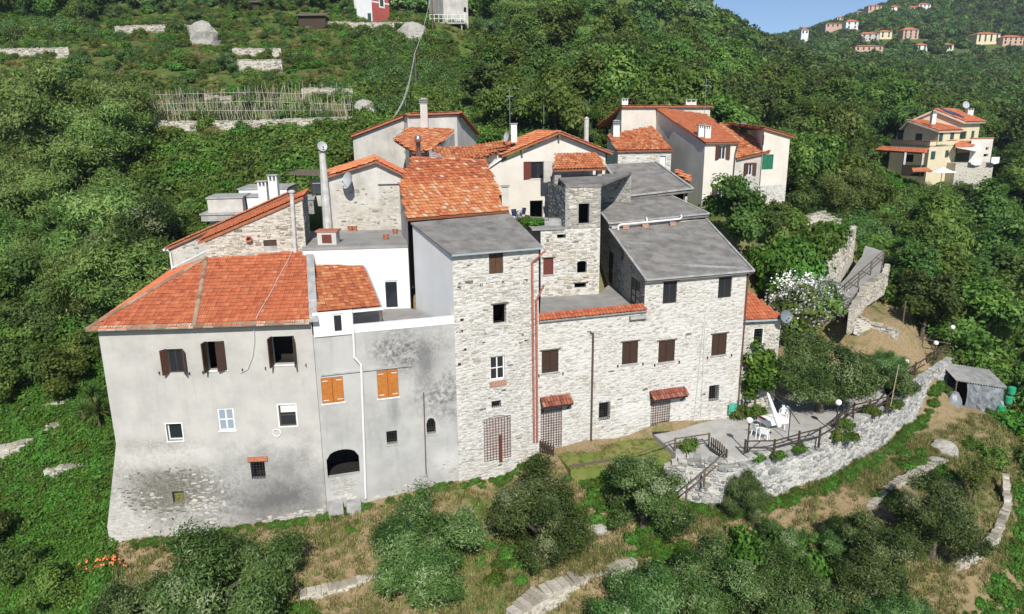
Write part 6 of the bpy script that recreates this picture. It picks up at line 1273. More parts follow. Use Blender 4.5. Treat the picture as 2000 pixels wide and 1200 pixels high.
# terraces on the hill
for k, (x0, x1, y, Y, h, lab) in enumerate(((225, 385, 62, 122.5, 1.5, 'long rubble terrace wall high on the hillside at upper left'), (0, 135, 108, 107, 1.4, 'pale terrace wall at the far left edge of the hillside'), (455, 552, 143, 100, 1.6, 'short pale terrace wall in the middle of the grass terraces'), (455, 550, 113, 107, 1.2, 'upper short terrace wall above the grass terraces'), (590, 690, 195, 87, 1.3, 'rubble terrace wall right of the bean canes'), (400, 480, 200, 87, 1.2, 'rubble terrace wall behind the bean canes'), (285, 690, 250, 78.5, 1.0, 'long low terrace wall under the bean canes'), (640, 800, 60, 131, 1.0, 'terrace wall below the red house'))):
    n = 5; ln = [gpt(x0 + (x1 - x0) * i / n, y, Y, -.1) for i in range(n + 1)]
    drywall('terrace_wall', ln, h, lab, 400 + 10 * k, 'stone_warm', 'bed_warm', cap=20, big=.4, sink=1.0, grp=None)
# bean canes: rows of leaning poles
CT = []; rr = random.Random(77); ME = []
for i in range(4):
    mb = MB(); mb.tube([(0, 0, -.1), (rr.uniform(-.05, .05), 0, 1.2), (rr.uniform(-.1, .1), 0, 2.4)], [.03, .026, .018], 4); ME.append(mb.mesh('cane', M['cane']))
for row, (y, Y, x0, x1, n) in enumerate(((238, 80, 285, 692, 150), (226, 83, 290, 692, 140), (214, 86, 300, 690, 110))):
    T = thing('bean_row', ('front row of dry bean canes on the terrace above the hamlet', 'middle row of dry bean canes on the terrace above the hamlet', 'rear and shortest row of dry bean canes above the hamlet')[row], 'bean canes', gpt(490, y, Y), 0, 'rows of bean canes'); o3 = woff(T)
    for i in range(n):
        p = gpt(x0 + (x1 - x0) * (i + rr.uniform(-.4, .4)) / n, y, Y + rr.uniform(-.8, .8))
        Mx = Matrix.Translation(p) @ Matrix.Rotation(rr.gauss(-.05, .13), 4, 'Y') @ Matrix.Rotation(rr.uniform(-.2, .2), 4, 'X') @ Matrix.Scale(rr.uniform(.6, 1.0), 4)
        link('cane', ME[i % 4], T, Mx)
    mb = MB(); mb.tube([gpt(x0, y, Y, 1.3), gpt((x0 + x1) / 2, y, Y, 1.35), gpt(x1, y, Y, 1.3)], .03, 5); mb.build('cross_pole', M['cane'], T)
# house at the top: white gable end with red front
T = thing('red_house', 'tall white and red painted house cut by the top of the picture', 'house', gpt(730, 45, 136))
w = Wall(AT(696, 10, 136), AT(726, 10, 134.5)); z0 = H(w.a.x, w.a.y) - 1; z1 = z0 + 12
facade(T, w, [(0, z0), (w.L, z0), (w.L, z1), (0, z1)], [(718, 26, 725, 47, 'panel', _k(mat='shutter_teal'))], 'plaster_white')
w = Wall(AT(726, 10, 134.5), AT(760, 10, 138)); facade(T, w, [(0, z0), (w.L, z0), (w.L, z1), (0, z1)], [(742, 0, 749, 13, 'panel', _k(mat='shutter_teal', trim='white_paint', tw=.25))], 'plaster_red')
mb = MB(); q = w.px(740, 7); w.box(mb, 0, q[1], w.px(741, 7)[0], q[1] + .25, -.02, .03); w.box(mb, w.px(751, 7)[0], q[1], w.L, q[1] + .25, -.02, .03); mb.build('string_course', M['white_paint'], T)
back_walls(T, [(w.pt(w.L, 0), w.pt(w.L, 0, -9), z0, z1, z1), (AT(696, 10, 136), AT(696, 10, 145), z0, z1, z1), (AT(696, 10, 145), w.pt(w.L, 0, -9), z0, z1, z1)], 'plaster_white')
T = thing('grey_barn', 'grey stone house at the top with an arched niche and white railing in front', 'house', gpt(890, 40, 140))
w = Wall(AT(866, 15, 139), AT(914, 15, 141)); z0 = H(w.a.x, w.a.y) - 1; facade(T, w, [(0, z0), (w.L, z0), (w.L, z0 + 9), (0, z0 + 9)], [(906, 14, 911, 24, 'dark', _k(arch=.3, archmat='plaster_old'))], 'plaster_old')
back_walls(T, [(w.pt(w.L, 0), w.pt(w.L, 0, -8), z0, z0 + 9, z0 + 9), (w.pt(0, 0), w.pt(0, 0, -8), z0, z0 + 9, z0 + 9), (w.pt(0, 0, -8), w.pt(w.L, 0, -8), z0, z0 + 9, z0 + 9)], 'plaster_old')
T = thing('balcony_railing', 'white railing on a small raised platform before the grey stone house', 'railing', gpt(870, 44, 136))
a, b = AT(840, 44, 136), AT(908, 44, 137)
mb = MB(); mb.slab([a, b, b + V((0, 3, 0)), a + V((0, 3, 0))], -UPZ * .25); mb.build('platform', M['concrete'], T)
for i in range(9): mb = MB(); p = a.lerp(b, i / 8); mb.tube([p, p + UPZ * 1.3], .05, 5); mb.build('post', M['white_paint'], T)
for z in (.6, 1.3): mb = MB(); mb.tube([a + UPZ * z, b + UPZ * z], .05, 5); mb.build('rail', M['white_paint'], T)
for p in (a.lerp(b, .1), a.lerp(b, .9)): mb = MB(); mb.tube([p + V((0, .4, -.2)), p + V((0, .4, -5))], .15, 6); mb.build('pillar', M['concrete'], T)
T = thing('garden_hut', 'weathered wooden garden hut below the trees at the top', 'hut', gpt(610, 38, 131))
a = gpt(583, 46, 130); mb = MB(); mb.box((a.x, a.y, a.z - 1), (a.x + 4.6, a.y + 2.5, a.z + 1.9)); mb.build('wall', M['wood_dark'], T); mb = MB(); mb.slab([(a.x - .3, a.y - .5, a.z + 1.85), (a.x + 4.9, a.y - .5, a.z + 1.85), (a.x + 4.9, a.y + 2.8, a.z + 2.6), (a.x - .3, a.y + 2.8, a.z + 2.6)], (0, 0, .12)); mb.build('roof', M['wood_grey'], T)
T = thing('garden_hut', 'second small wooden hut left of the weathered hut at the top', 'hut', gpt(485, 20, 138)); a = gpt(470, 26, 137)
mb = MB(); mb.box((a.x, a.y, a.z - 1), (a.x + 3.4, a.y + 2.5, a.z + 1.8)); mb.build('wall', M['wood_dark'], T); mb = MB(); mb.slab([(a.x - .3, a.y - .5, a.z + 1.75), (a.x + 3.7, a.y - .5, a.z + 1.75), (a.x + 3.7, a.y + 2.8, a.z + 2.4), (a.x - .3, a.y + 2.8, a.z + 2.4)], (0, 0, .12)); mb.build('roof', M['wood_grey'], T)
# rock outcrops
for (x, y, Y, s, sy, lab) in ((400, 78, 115, 2.3, 1.6, 'pale rock outcrop left of the hillside olives'), (806, 70, 124, 3.0, 1.2, 'sloping pale rock slab below the white railing'), (712, 215, 82, 1.7, 1.5, 'brownish rock face at the right end of the bean canes')):
    c = gpt(x, y + 8, Y, -.6); rr = random.Random(x); mb = MB(); n = 11; vs = []
    for j in range(6):
        for i in range(n):
            a = 6.283 * i / n; r_ = s * (1, .98, .85, .7, .45, .05)[j] * rr.uniform(.78, 1.15); vs.append(V((c.x + math.cos(a) * r_, c.y + math.sin(a) * r_ * .8, c.z + s * sy * (.0, .3, .6, .85, 1.0, 1.08)[j])))
    mb.add(vs, [(j * n + i, j * n + (i + 1) % n, (j + 1) * n + (i + 1) % n, (j + 1) * n + i) for j in range(5) for i in range(n)]); tag(mb.build('rock', M['rock']), lab, 'rock', 'rock outcrops on the hill')
# pole and wires
T = thing('utility_pole', 'slender utility pole on the slope carrying cables down to the hamlet', 'pole', gpt(813, 180, 98)); b = woff(T); top = AT(811, 128, 98) + UPZ * 1.5
mb = MB(); mb.tube([b - UPZ, top], .11, 6); mb.build('pole_shaft', M['wood_grey'], T)
T2 = thing('utility_pole', 'slender utility pole beside the white railing at the top', 'pole', gpt(845, 60, 130)); b2 = woff(T2); top2 = AT(844, 0, 130) + UPZ * 1.5
mb = MB(); mb.tube([b2 - UPZ, top2], .11, 6); mb.build('pole_shaft', M['wood_grey'], T2)
def wire(a, b, sag, lab): mb = MB(); mb.tube([a.lerp(b, k / 10) - UPZ * sag * 4 * (k / 10) * (1 - k / 10) for k in range(11)], .03, 4); return tag(mb.build('cable', M['cable']), lab, 'cable', 'overhead cables')
wire(top2, top, .8, 'overhead cable from the top pole to the slope pole'); wire(top, AT(772, 224, 66), 1.0, 'overhead cable from the slope pole to the old cream house'); wire(top - UPZ * .5, AT(768, 230, 66), 1.2, 'lower overhead cable from the slope pole to the old cream house'); wire(AT(1070, 34, 150), AT(1182, 68, 140), .3, 'short overhead cable high among the trees at top centre')
# road with railing and wall on the right
T = thing('road_wall', 'stone wall holding the garden above the little road', 'stone wall', gpt(1650, 480, 62)); rd = [(1600, 580, 6.3), (1640, 548, 7.0), (1672, 505, 8.2), (1690, 475, 9.0), (1665, 455, 9.6)]
ln = [AZ(1578, 590, 6.2), AZ(1612, 560, 6.8), AZ(1640, 535, 7.4), AZ(1668, 490, 8.6)]
mb = MB()
for i in range(3):
    a, b = ln[i], ln[i + 1]; w = Wall(a, b); ht = (1.0, 1.7, 2.3, 2.2); mb.slab([w.pt(0, a.z - 1), w.pt(w.L, b.z - 1), w.pt(w.L, b.z + ht[i + 1]), w.pt(0, a.z + ht[i])], V((-w.n.x * .5, -w.n.y * .5, 0)))
    stones(T, w, [(0, a.z - .2), (w.L, b.z - .2), (w.L, b.z + ht[i + 1]), (0, a.z + ht[i])], [], 'stone_warm', .95, (.2, .6), (.12, .28), .35, 40, 500 + i, (.03, .1))
mb.build('wall', M['bed_warm'], T)
pl_ = [AZ(1625, 572, 6.4), AZ(1655, 540, 7.1), AZ(1684, 500, 8.3), AZ(1690, 480, 9.0), AZ(1728, 492, 8.7), AZ(1720, 520, 7.9), AZ(1690, 552, 7.0), AZ(1662, 582, 6.3)]
mb = MB(); tri = tessellate_polygon([pl_]); lowp = [p - UPZ * 1.5 for p in pl_]; nn = len(pl_); mb.add(pl_, [tuple(q) for q in tri]); mb.add(pl_ + lowp, [(i, (i + 1) % nn, nn + (i + 1) % nn, nn + i) for i in range(nn)]); mb.build('road', M['flatroof_pale'], None, kind='structure')
T = thing('road_railing', 'grey wooden railing along the little road', 'railing', AZ(1690, 560, 7.0)); q = [AZ(1648, 580, 6.4), AZ(1676, 556, 7.0), AZ(1700, 535, 7.5), AZ(1724, 512, 8.1)]
for p in q: mb = MB(); mb.tube([p - UPZ * .3, p + UPZ * 1.1], .06, 6); mb.build('post', M['wood_grey'], T)
for i in range(3):
    for z in (.35, .7, 1.05): mb = MB(); mb.tube([q[i] + UPZ * z, q[i + 1] + UPZ * z], .045, 6); mb.build('rail', M['wood_grey'], T)
drywall('road_bank_wall', [AZ(1664, 640, 4.6), AZ(1690, 590, 5.6), AZ(1728, 565, 6.0), AZ(1734, 545, 6.6)], 1.3, 'rubble wall under the railing of the little road', 510, 'stone_warm', 'bed_warm')
drywall('bank_wall', [AZ(1668, 640, 4.2), AZ(1700, 655, 3.5), AZ(1752, 670, 3.2)], .9, 'low rubble wall below the dry grass bank on the right', 520)
mb = MB(); a = AZ(1762, 640, 3.8); mb.tube([a - UPZ * .3, a + UPZ * 2.2], .06, 6); tag(mb.build('garden_pole', M['wood_grey']), 'thin wooden post on the bank right of the olive', 'pole')
T = thing('end_fence', 'thin wooden rail fence crossing below the dark trees', 'fence', AZ(1800, 680, 2)); q = [AZ(1757, 668, 2.9), AZ(1800, 686, 2.2), AZ(1853, 695, 1.3)]
for p in q[:2]: mb = MB(); mb.tube([p - UPZ * .3, p + UPZ * 1.3], .05, 6); mb.build('post', M['wood_grey'], T)
for z in (.3, 1.0):
    for i in (0, 1): mb = MB(); mb.tube([q[i] + UPZ * z, q[i + 1] + UPZ * z], .045, 5); mb.build('rail', M['wood_grey'], T)
sheet('garden_ground', [AZ(1498, 470, 10.0), AZ(1530, 452, 10.6), AZ(1560, 458, 10.4), AZ(1530, 486, 9.8), AZ(1480, 495, 9.6)], 'dry_grass', 1.0)
drywall('bank_wall', [gpt(1560, 447, 66, 0), gpt(1600, 440, 67, 0), gpt(1640, 452, 66, 0)], .8, 'low pale wall at the back of the walled garden', 530, cap=30)
# distant village on the far hill
FH = []
FV = 'houses of the far hillside village'
def far_house(x0, x1, yt, yb, Y, wall_m, lab, stor=2, hip=True):
    a, b = AT(x0, yb, Y), AT(x1, yb, Y); h = AT(x0, yt, Y).z - a.z; W = b.x - a.x; a.z = min(a.z, max(a.z - 4, H(a.x + W / 2, Y + W * .3) + .5)); D = W * .7; FH.append((a.x, b.x, Y)); T = thing('far_house', lab, 'house', (a.x + W / 2, Y + D / 2, a.z), 0, FV)
    mb = MB(); mb.box((a.x, Y, a.z - 6), (b.x, Y + D, a.z + h * .78)); mb.build('wall', M[wall_m], T)
    z = a.z + h * .78; e = .5; r_ = D / 2
    mb = MB(); mb.add([(a.x - e, Y - e, z), (b.x + e, Y - e, z), (b.x + e, Y + D + e, z), (a.x - e, Y + D + e, z), (a.x + r_ * .8, Y + D / 2, z + h * .22 + .4), (b.x - r_ * .8, Y + D / 2, z + h * .22 + .4)], [(0, 1, 5, 4), (1, 2, 5), (2, 3, 4, 5), (3, 0, 4), (0, 3, 2, 1)]); mb.build('roof', M['tile_far'], T)
    n = max(2, int(W / 3.2))
    for s_ in range(stor):
        for i in range(n):
            mb = MB(); cx_ = a.x + W * (i + .5) / n; c_z = a.z + h * .78 * (s_ + .55) / stor; mb.box((cx_ - .55, Y - .06, c_z - .8), (cx_ + .55, Y + .1, c_z + .8)); mb.build('window', M['shutter_teal' if i % 2 else 'glass'], T)
for q in ((1652, 1676, 36, 54, 560, 'plaster_white', 'white house with red roof on the far hill saddle, just right of the sky'), (1613, 1650, 40, 50, 575, 'plaster_orange', 'long low red roofed house left of the white house on the far saddle', 1), (1566, 1580, 44, 56, 520, 'plaster_white', 'tiny white house at the tree line below the far saddle', 1), (1675, 1688, 15, 23, 640, 'plaster_white', 'small white house uppermost left on the far hill', 1), (1696, 1722, 8, 20, 640, 'plaster_orange', 'salmon house high on the far hill', 2), (1740, 1758, 8, 19, 640, 'plaster_white', 'white house with orange roof between the salmon house and the dark trees', 2), (1776, 1796, 12, 25, 635, 'plaster_white', 'white long house right of the dark trees on the far hill', 2), (1794, 1817, 6, 20, 640, 'plaster_white', 'white house with pale terraces highest at the right on the far hill', 2), (1636, 1648, 23, 32, 640, 'plaster_cream', 'cream hut on the far skyline', 1),
          (1681, 1716, 63, 80, 520, 'plaster_beige_and_shaded', 'long beige house at the left of the lower village row', 2), (1718, 1742, 56, 70, 525, 'plaster_yellow', 'small yellow house in the lower village row', 2), (1763, 1793, 54, 76, 525, 'plaster_orange', 'tall salmon block in the middle of the lower village row', 3), (1670, 1724, 88, 101, 480, 'plaster_orange', 'low long roofed house standing lowest in the far village', 1), (1790, 1811, 86, 99, 490, 'plaster_white', 'white house with two arches below the salmon block', 2), (1842, 1862, 85, 97, 490, 'plaster_cream', 'cream house right of the white arched house', 2), (1907, 1952, 63, 82, 500, 'plaster_yellow', 'long yellow house with red roof at the right of the village', 3), (1958, 1998, 69, 87, 495, 'plaster_orange', 'salmon house at the right edge of the picture in the far village', 2)): far_house(*q)
for (x0, x1, y, Y, lab) in ((1808, 1852, 73, 515, 'pale retaining wall in the far village, right of the salmon block'), (1850, 1960, 101, 478, 'lowest long pale road wall of the far village')):
    a, b = AT(x0, y, Y), AT(x1, y, Y); a.z = H((a.x + b.x) / 2, Y); mb = MB(); mb.box((a.x, Y, a.z - 4), (b.x, Y + .8, a.z + 1.3)); tag(mb.build('village_wall', M['bed_warm']), lab, 'stone wall', 'village walls')
# ------------------------------------------------------------ plants
G = np.random.default_rng(5)
def crown_np(seed, rx, ry, rz, zc, clumps, per, leaf, asp=.45, cr=.38, flat=.0, shell=.55, up=.35, lowcut=-.8, lobes=0):
    g_ = np.random.default_rng(seed); C = []
    if lobes:
        LB = []
        while len(LB) < lobes:
            d = g_.normal(size=3); d /= np.linalg.norm(d)
            if d[2] < lowcut or any(np.linalg.norm(d - e) < .62 for e in LB): 
                if g_.random() < .9: continue
            LB.append(d)
        for i in range(clumps):
            d = LB[i % lobes]; e = g_.normal(size=3); e /= np.linalg.norm(e); e[2] = e[2] * .9 + .15
            C.append((d * (.62 + .2 * math.sin(i % lobes * 2.3 + seed)) + e * g_.uniform(.14, .4)) * np.array([rx, ry, rz]))
    while len(C) < clumps:
        d = g_.normal(size=3); d /= np.linalg.norm(d)
        if d[2] < lowcut: continue
        r_ = g_.uniform(shell, 1.0) * (1 + .16 * math.sin(3 * math.atan2(d[1], d[0]) + seed) + .1 * g_.normal())
        C.append(d * r_ * np.array([rx, ry, rz]))
    C = np.array(C); n = clumps * per; ci = np.repeat(np.arange(clumps), per); R = cr * (rx + ry + rz) / 3 * g_.uniform(.6, 1.25, clumps)
    d = g_.normal(size=(n, 3)); off = d * (R[ci] * .62)[:, None]; off[:, 2] *= .8; P = C[ci] + off; d = d / np.linalg.norm(d, axis=1)[:, None]
    k_ = g_.random(n) < .09; P[k_] = (P[k_] * g_.uniform(.9, 1.12, k_.sum())[:, None])
    out = P / np.array([rx, ry, rz]); out /= np.linalg.norm(out, axis=1)[:, None] + 1e-6
    N = d * .45 + out * .6 + g_.normal(size=(n, 3)) * .5 + np.array([0, 0, up]); N /= np.linalg.norm(N, axis=1)[:, None]
    a = np.cross(N, g_.normal(size=(n, 3))); a /= np.linalg.norm(a, axis=1)[:, None]; b = np.cross(N, a)
    L = leaf * g_.uniform(.65, 1.35, n)[:, None]; P[:, 2] += zc
    bend = N * L * .18
    vs = np.stack([P - a * L, P - b * L * asp + bend * 0, P + a * L, P + b * L * asp], 1).reshape(-1, 3)
    t_ = np.clip(.5 + .2 * g_.normal(size=clumps)[ci] + .15 * g_.normal(size=n), .02, .98)
    return vs, np.arange(n * 4).reshape(-1, 4), np.repeat(t_, 4), C + np.array([0, 0, zc])
def trunk_mb(C, h, r, seed, limbs=6, fork=.45):
    rr = random.Random(seed); mb = MB(); f = h * fork; lean = V((rr.uniform(-.12, .12) * h * .5, rr.uniform(-.12, .12) * h * .5, 0))
    base = [V((0, 0, -.5)), V((0, 0, .0)), lean * .4 + V((0, 0, f * .5)), lean + V((0, 0, f))]
    mb.tube(base, [r * 1.5, r * 1.2, r * .95, r * .8], 7)
    for i in range(min(limbs, len(C))):
        q = V(C[(i * max(1, len(C) // limbs)) % len(C)]); s_ = base[-1]; m = s_.lerp(q, .5) + V((rr.uniform(-.2, .2), rr.uniform(-.2, .2), rr.uniform(0, .3)))
        mb.tube([s_, m, s_.lerp(q, .92)], [r * .6, r * .38, r * .1], 5)
    return mb
M['bark'] = m_plain('grey brown bark', (.11, .09, .07), .95, .1, var=.4, sc=4)
M['leaf_olive'] = m_leaf('olive leaves', [(0, (.02, .05, .009)), (.35, (.065, .125, .024)), (.65, (.13, .205, .055)), (1, (.33, .38, .21))], .3)
M['leaf_oak'] = m_leaf('dark broad leaves', [(0, (.035, .07, .014)), (.45, (.085, .15, .03)), (.8, (.135, .21, .045)), (1, (.19, .26, .065))], .45)
M['leaf_mid'] = m_leaf('mid green leaves', [(0, (.055, .10, .016)), (.45, (.12, .20, .034)), (.8, (.175, .26, .048)), (1, (.25, .32, .075))], .45)
M['leaf_pale'] = m_leaf('pale yellow green leaves', [(0, (.07, .125, .025)), (.45, (.17, .255, .06)), (.8, (.24, .32, .085)), (1, (.34, .40, .15))], .45)
M['leaf_lush'] = m_leaf('bright ivy leaves', [(0, (.04, .10, .012)), (.45, (.09, .20, .025)), (.8, (.135, .265, .037)), (1, (.19, .32, .06))], .45)
M['leaf_dry'] = m_leaf('dry hillside grass', [(0, (.10, .12, .03)), (.45, (.21, .22, .06)), (.8, (.32, .28, .10)), (1, (.42, .34, .18))], .4)
M['leaf_citrus'] = m_leaf('glossy citrus leaves', [(0, (.025, .07, .008)), (.5, (.07, .16, .015)), (.85, (.12, .22, .025)), (1, (.22, .30, .05))], .3, .35)
M['grass_leaf'] = m_leaf('grass blades', [(0, (.09, .13, .025)), (.35, (.16, .20, .045)), (.6, (.27, .24, .09)), (1, (.42, .33, .18))], .35, .7)
M['flower_white'] = m_plain('white oleander flowers', (.82, .80, .78), .7, .2, var=.05); M['flower_orange'] = m_plain('orange flowers', (.6, .19, .06), .7, .2, var=.1)
M['flower_pink'] = m_plain('dusty pink flowers', (.5, .2, .17), .7, .2, var=.2)
KIND = {}
def kind(nm, mat, n, seed, trunk_h=0, trunk_r=.12, fork=.45, **kw):
    L = []
    for i in range(n):
        vs, fs, t_, C = crown_np(seed + i, **kw); cm = np_mesh(nm + '_crown', vs, fs, t_, [M[mat]]); tm = None
        if trunk_h: tm = trunk_mb(C, trunk_h, trunk_r, seed + i, fork=fork).mesh('trunk', M['bark'], smooth=True)
        L.append((cm, tm))
    KIND[nm] = L
kind('olive', 'leaf_olive', 5, 10, 2.4, .16, rx=1.9, ry=1.9, rz=1.85, zc=1.72, clumps=121, per=520, leaf=.06, asp=.3, cr=.155, up=.25, lowcut=-.92, lobes=12)
kind('oak', 'leaf_oak', 4, 30, 4.2, .18, rx=2.4, ry=2.4, rz=2.5, zc=3.6, clumps=72, per=190, leaf=.16, asp=.6, cr=.22, lowcut=-.75, lobes=9)
kind('chestnut', 'leaf_mid', 4, 50, 4.2, .18, rx=2.5, ry=2.4, rz=2.6, zc=3.7, clumps=72, per=190, leaf=.17, asp=.5, cr=.22, lowcut=-.75, lobes=8)
kind('willow', 'leaf_pale', 3, 70, 4.0, .18, rx=2.5, ry=2.5, rz=2.3, zc=3.2, clumps=84, per=260, leaf=.11, asp=.32, cr=.2, lowcut=-.75, lobes=12)
kind('bush', 'leaf_mid', 3, 90, rx=1.0, ry=1.0, rz=.75, zc=.5, clumps=26, per=80, leaf=.13, asp=.55, cr=.36, lowcut=-.3)
kind('scrub', 'leaf_lush', 3, 100, rx=1.1, ry=1.1, rz=.55, zc=.25, clumps=26, per=80, leaf=.12, asp=.6, cr=.36, lowcut=-.1)
kind('olivebush', 'leaf_olive', 2, 105, rx=1.1, ry=1.1, rz=.9, zc=.7, clumps=26, per=120, leaf=.11, asp=.3, cr=.34, lowcut=-.4)
kind('tussock', 'leaf_dry', 2, 107, rx=1.0, ry=1.0, rz=.35, zc=.15, clumps=22, per=90, leaf=.12, asp=.25, cr=.36, lowcut=-.1, up=.0)
kind('citrus', 'leaf_citrus', 1, 110, 2.2, .09, rx=1.05, ry=.95, rz=1.7, zc=2.4, clumps=60, per=110, leaf=.14, asp=.5, cr=.25, lowcut=-.8)
kind('far', 'leaf_oak', 3, 120, rx=2.7, ry=2.7, rz=2.6, zc=2.2, clumps=30, per=60, leaf=.46, asp=.7, cr=.34, lowcut=-.3)
kind('farmid', 'leaf_mid', 2, 125, rx=2.7, ry=2.7, rz=2.4, zc=2.2, clumps=30, per=60, leaf=.44, asp=.7, cr=.34, lowcut=-.3)
kind('farolive', 'leaf_olive', 1, 128, rx=2.4, ry=2.4, rz=1.9, zc=2.0, clumps=30, per=60, leaf=.36, asp=.5, cr=.34, lowcut=-.3)
def plant(nm, knd, p, sc, lab, cat='tree', grp=None, i=None, sz=1.0):
    L = KIND[knd]; cm, tm = L[(rnd.randrange(len(L)) if i is None else i) % len(L)]
    if tm is None:
        o = bpy.data.objects.new(nm, cm); COL.objects.link(o); o.location = p; o.rotation_euler = (0, 0, rnd.uniform(0, 6.28)); o.scale = (sc, sc, sc * sz); return tag(o, lab, cat, grp)
    T = thing(nm, lab, cat, p, rnd.uniform(0, 6.28), grp); T.scale = (sc, sc, sc * sz)
    for n_, me in (('trunk', tm), ('crown', cm)): link(n_, me, T)
    return T
def hz(x, y): return V((x, y, H(x, y)))
def hit(x, y, dz=0):      # where the sight line meets the ground
    d = ray(x, y); Ys = np.concatenate([np.linspace(22, 130, 800), np.linspace(130, 700, 900)]); P = np.array(CAM)[None] + np.array(d)[None] * (Ys / d.y)[:, None]; k = np.nonzero(P[:, 2] < heights(P[:, :2]) + dz)[0]
    i = k[0] if len(k) else len(Ys) - 1; return V((P[i, 0], P[i, 1], P[i, 2] - dz))
# ---- individually placed trees
OG = 'olive trees around the terraces'
for (x, y, sc, lab, i) in ((828, 1160, 1.5, 'big olive tree on the grass before the grey house, left of a close pair', 0), (1050, 1094, 1.5, 'big olive tree before the stone tower, right of a close pair', 1), (1255, 1040, 1.28, 'olive tree standing before the left end of the retaining wall', 2), (1453, 1003, .74, 'small olive tree against the middle of the retaining wall', 3),
                        (440, 1265, 1.75, 'wide olive tree cut by the bottom edge under the corner house', 4), (300, 1300, 1.3, 'olive tree at the bottom edge beside the orange flowers', 2), (1255, 1270, 1.3, 'olive tree at the bottom, just right of the flat topped garden wall', 3), (1375, 1205, 1.25, 'olive tree in the dense bottom group, beside the bright shrubs', 0), (1510, 1245, 1.35, 'olive tree cut by the bottom edge in the dense group', 4), (1690, 1160, 1.3, 'olive tree at the right of the dense bottom group', 1), (1818, 1092, 1.3, 'rounded dark olive tree on the lower right slope', 2), (1520, 1110, .8, 'young olive below the middle of the retaining wall', 1), (1640, 1090, .75, 'young olive right of the bright shrubs in the bottom group', 0), (1740, 1260, .9, 'olive tree at the bottom right before the crumbling wall', 3)):
    plant('olive_tree', 'olive', hit(x, y), sc, lab, 'tree', OG, i)
for (x, y, sc, lab, i) in ((1600, 805, 1.6, 'largest olive tree shading the paved terrace', 0), (1716, 758, .85, 'smaller olive tree beside the dry grass on the terrace', 3), (1672, 768, .8, 'olive tree between the big terrace olive and the dry grass', 1)):
    p = AZ(x, y, PZ); plant('olive_tree', 'olive', p, sc, lab, 'tree', OG, i)
plant('olive_tree', 'olive', hit(1765, 560), 1.15, 'olive tree on the bank beside the little road', 'tree', OG, 1)
plant('olive_tree', 'olive', hit(270, 575), 2.05, 'great grey green olive tree left of the whitewashed house', 'tree', OG, 2)
plant('olive_tree', 'olive', hit(215, 560), 1.5, 'lower olive beside the great grey green olive on the left', 'tree', OG, 0)
plant('citrus_tree', 'citrus', AZ(1474, 800, PZ), 1.15, 'bright yellow green citrus tree at the house corner', 'tree')
for (x, y, sc, lab) in ((1432, 500, .95, 'dense dark garden tree against the patched house'), (1500, 478, .62, 'small round garden tree with a dark trunk on bare ground'), (1560, 440, .7, 'dark tree behind the garden by the green shuttered house')):
    plant('garden_tree', 'oak', AZ(x, y, 9.9), sc, lab, 'tree', 'garden trees')
for (x, y, Y, kd, sc, lab) in ((1800, 650, 58, 'oak', 1.0, 'dark tree at the dry bank, just right of the thin wooden post'), (1835, 610, 61, 'chestnut', 1.15, 'mid green tree behind the dark tree at the dry bank'), (1790, 585, 63, 'oak', .95, 'dark tree between the dry bank and the lane olive'), (1880, 650, 62, 'oak', 1.3, 'broad dark tree above the end of the retaining wall'), (1925, 690, 60, 'chestnut', 1.2, 'mid green tree over the corrugated shed'), (1890, 352, 103, 'oak', .55, 'small dark tree below the terrace of the yellow villa, left one'), (1945, 350, 104, 'chestnut', .65, 'small tree below the terrace of the yellow villa, right one'), (1915, 356, 102, 'oak', .5, 'small dark tree below the terrace of the yellow villa, middle one')):
    p = AT(x, y, Y); plant('broadleaf_tree', kd, V((p.x, p.y, H(p.x, p.y) - .1)), sc, lab, 'tree', 'trees by the lane and the villa')
for (x, y, kd, sc, lab) in ((125, 790, 'chestnut', .62, 'bushy tree beside the corner house, nearest the yuccas'), (60, 770, 'oak', .7, 'dark bushy tree left of the yuccas above the ivy'), (160, 740, 'chestnut', .55, 'small bushy tree touching the left edge of the corner house'), (20, 800, 'chestnut', .6, 'bushy tree at the left edge of the photo above the ivy'), (45, 1160, 'oak', .5, 'dark bush in the ivy at the bottom left corner'), (110, 1200, 'chestnut', .5, 'green bush in the ivy at the bottom left, nearer the orange flowers'), (-10, 1080, 'oak', .45, 'dark bush cut by the left edge in the ivy slope')):
    plant('broadleaf_tree', kd, hit(x, y), sc, lab, 'tree', 'bushy trees on the ivy slope')
# bare young peach tree
T = thing('young_tree', 'sparse young fruit tree on the right slope', 'tree', hit(1898, 985)); mb = MB(); b = V((0, 0, 0)); rr = random.Random(4); C = []
mb.tube([b - UPZ * .3, b + UPZ * .9], [.07, .05], 6)
for i in range(9):
    a = i * .7; q = b + V((math.cos(a) * (.5 + .5 * rr.random()), math.sin(a) * .6, 2.2 + rr.random() * 1.3)); mb.tube([b + UPZ * .85, b.lerp(q, .55) + UPZ * .3, q], [.035, .022, .008], 5); C.append(q)
mb.build('trunk', M['bark'], T, world=False)
vs = []; tt = []
for q in C:
    for k in range(260):
        h = rr.random() ** .6; p = (b + UPZ * .9).lerp(q, h) + V((rr.gauss(0, .13), rr.gauss(0, .13), rr.gauss(0, .13))); a = V((rr.gauss(0, 1), rr.gauss(0, 1), rr.gauss(0, .6))).normalized() * .07; c = a.orthogonal() * .35; vs += [p - a, p + c, p + a, p - c]; tt += [rr.random()] * 4
cm = np_mesh('crown', [tuple(v) for v in vs], np.arange(len(vs)).reshape(-1, 4), tt, [M['leaf_mid']]); link('crown', cm, T)
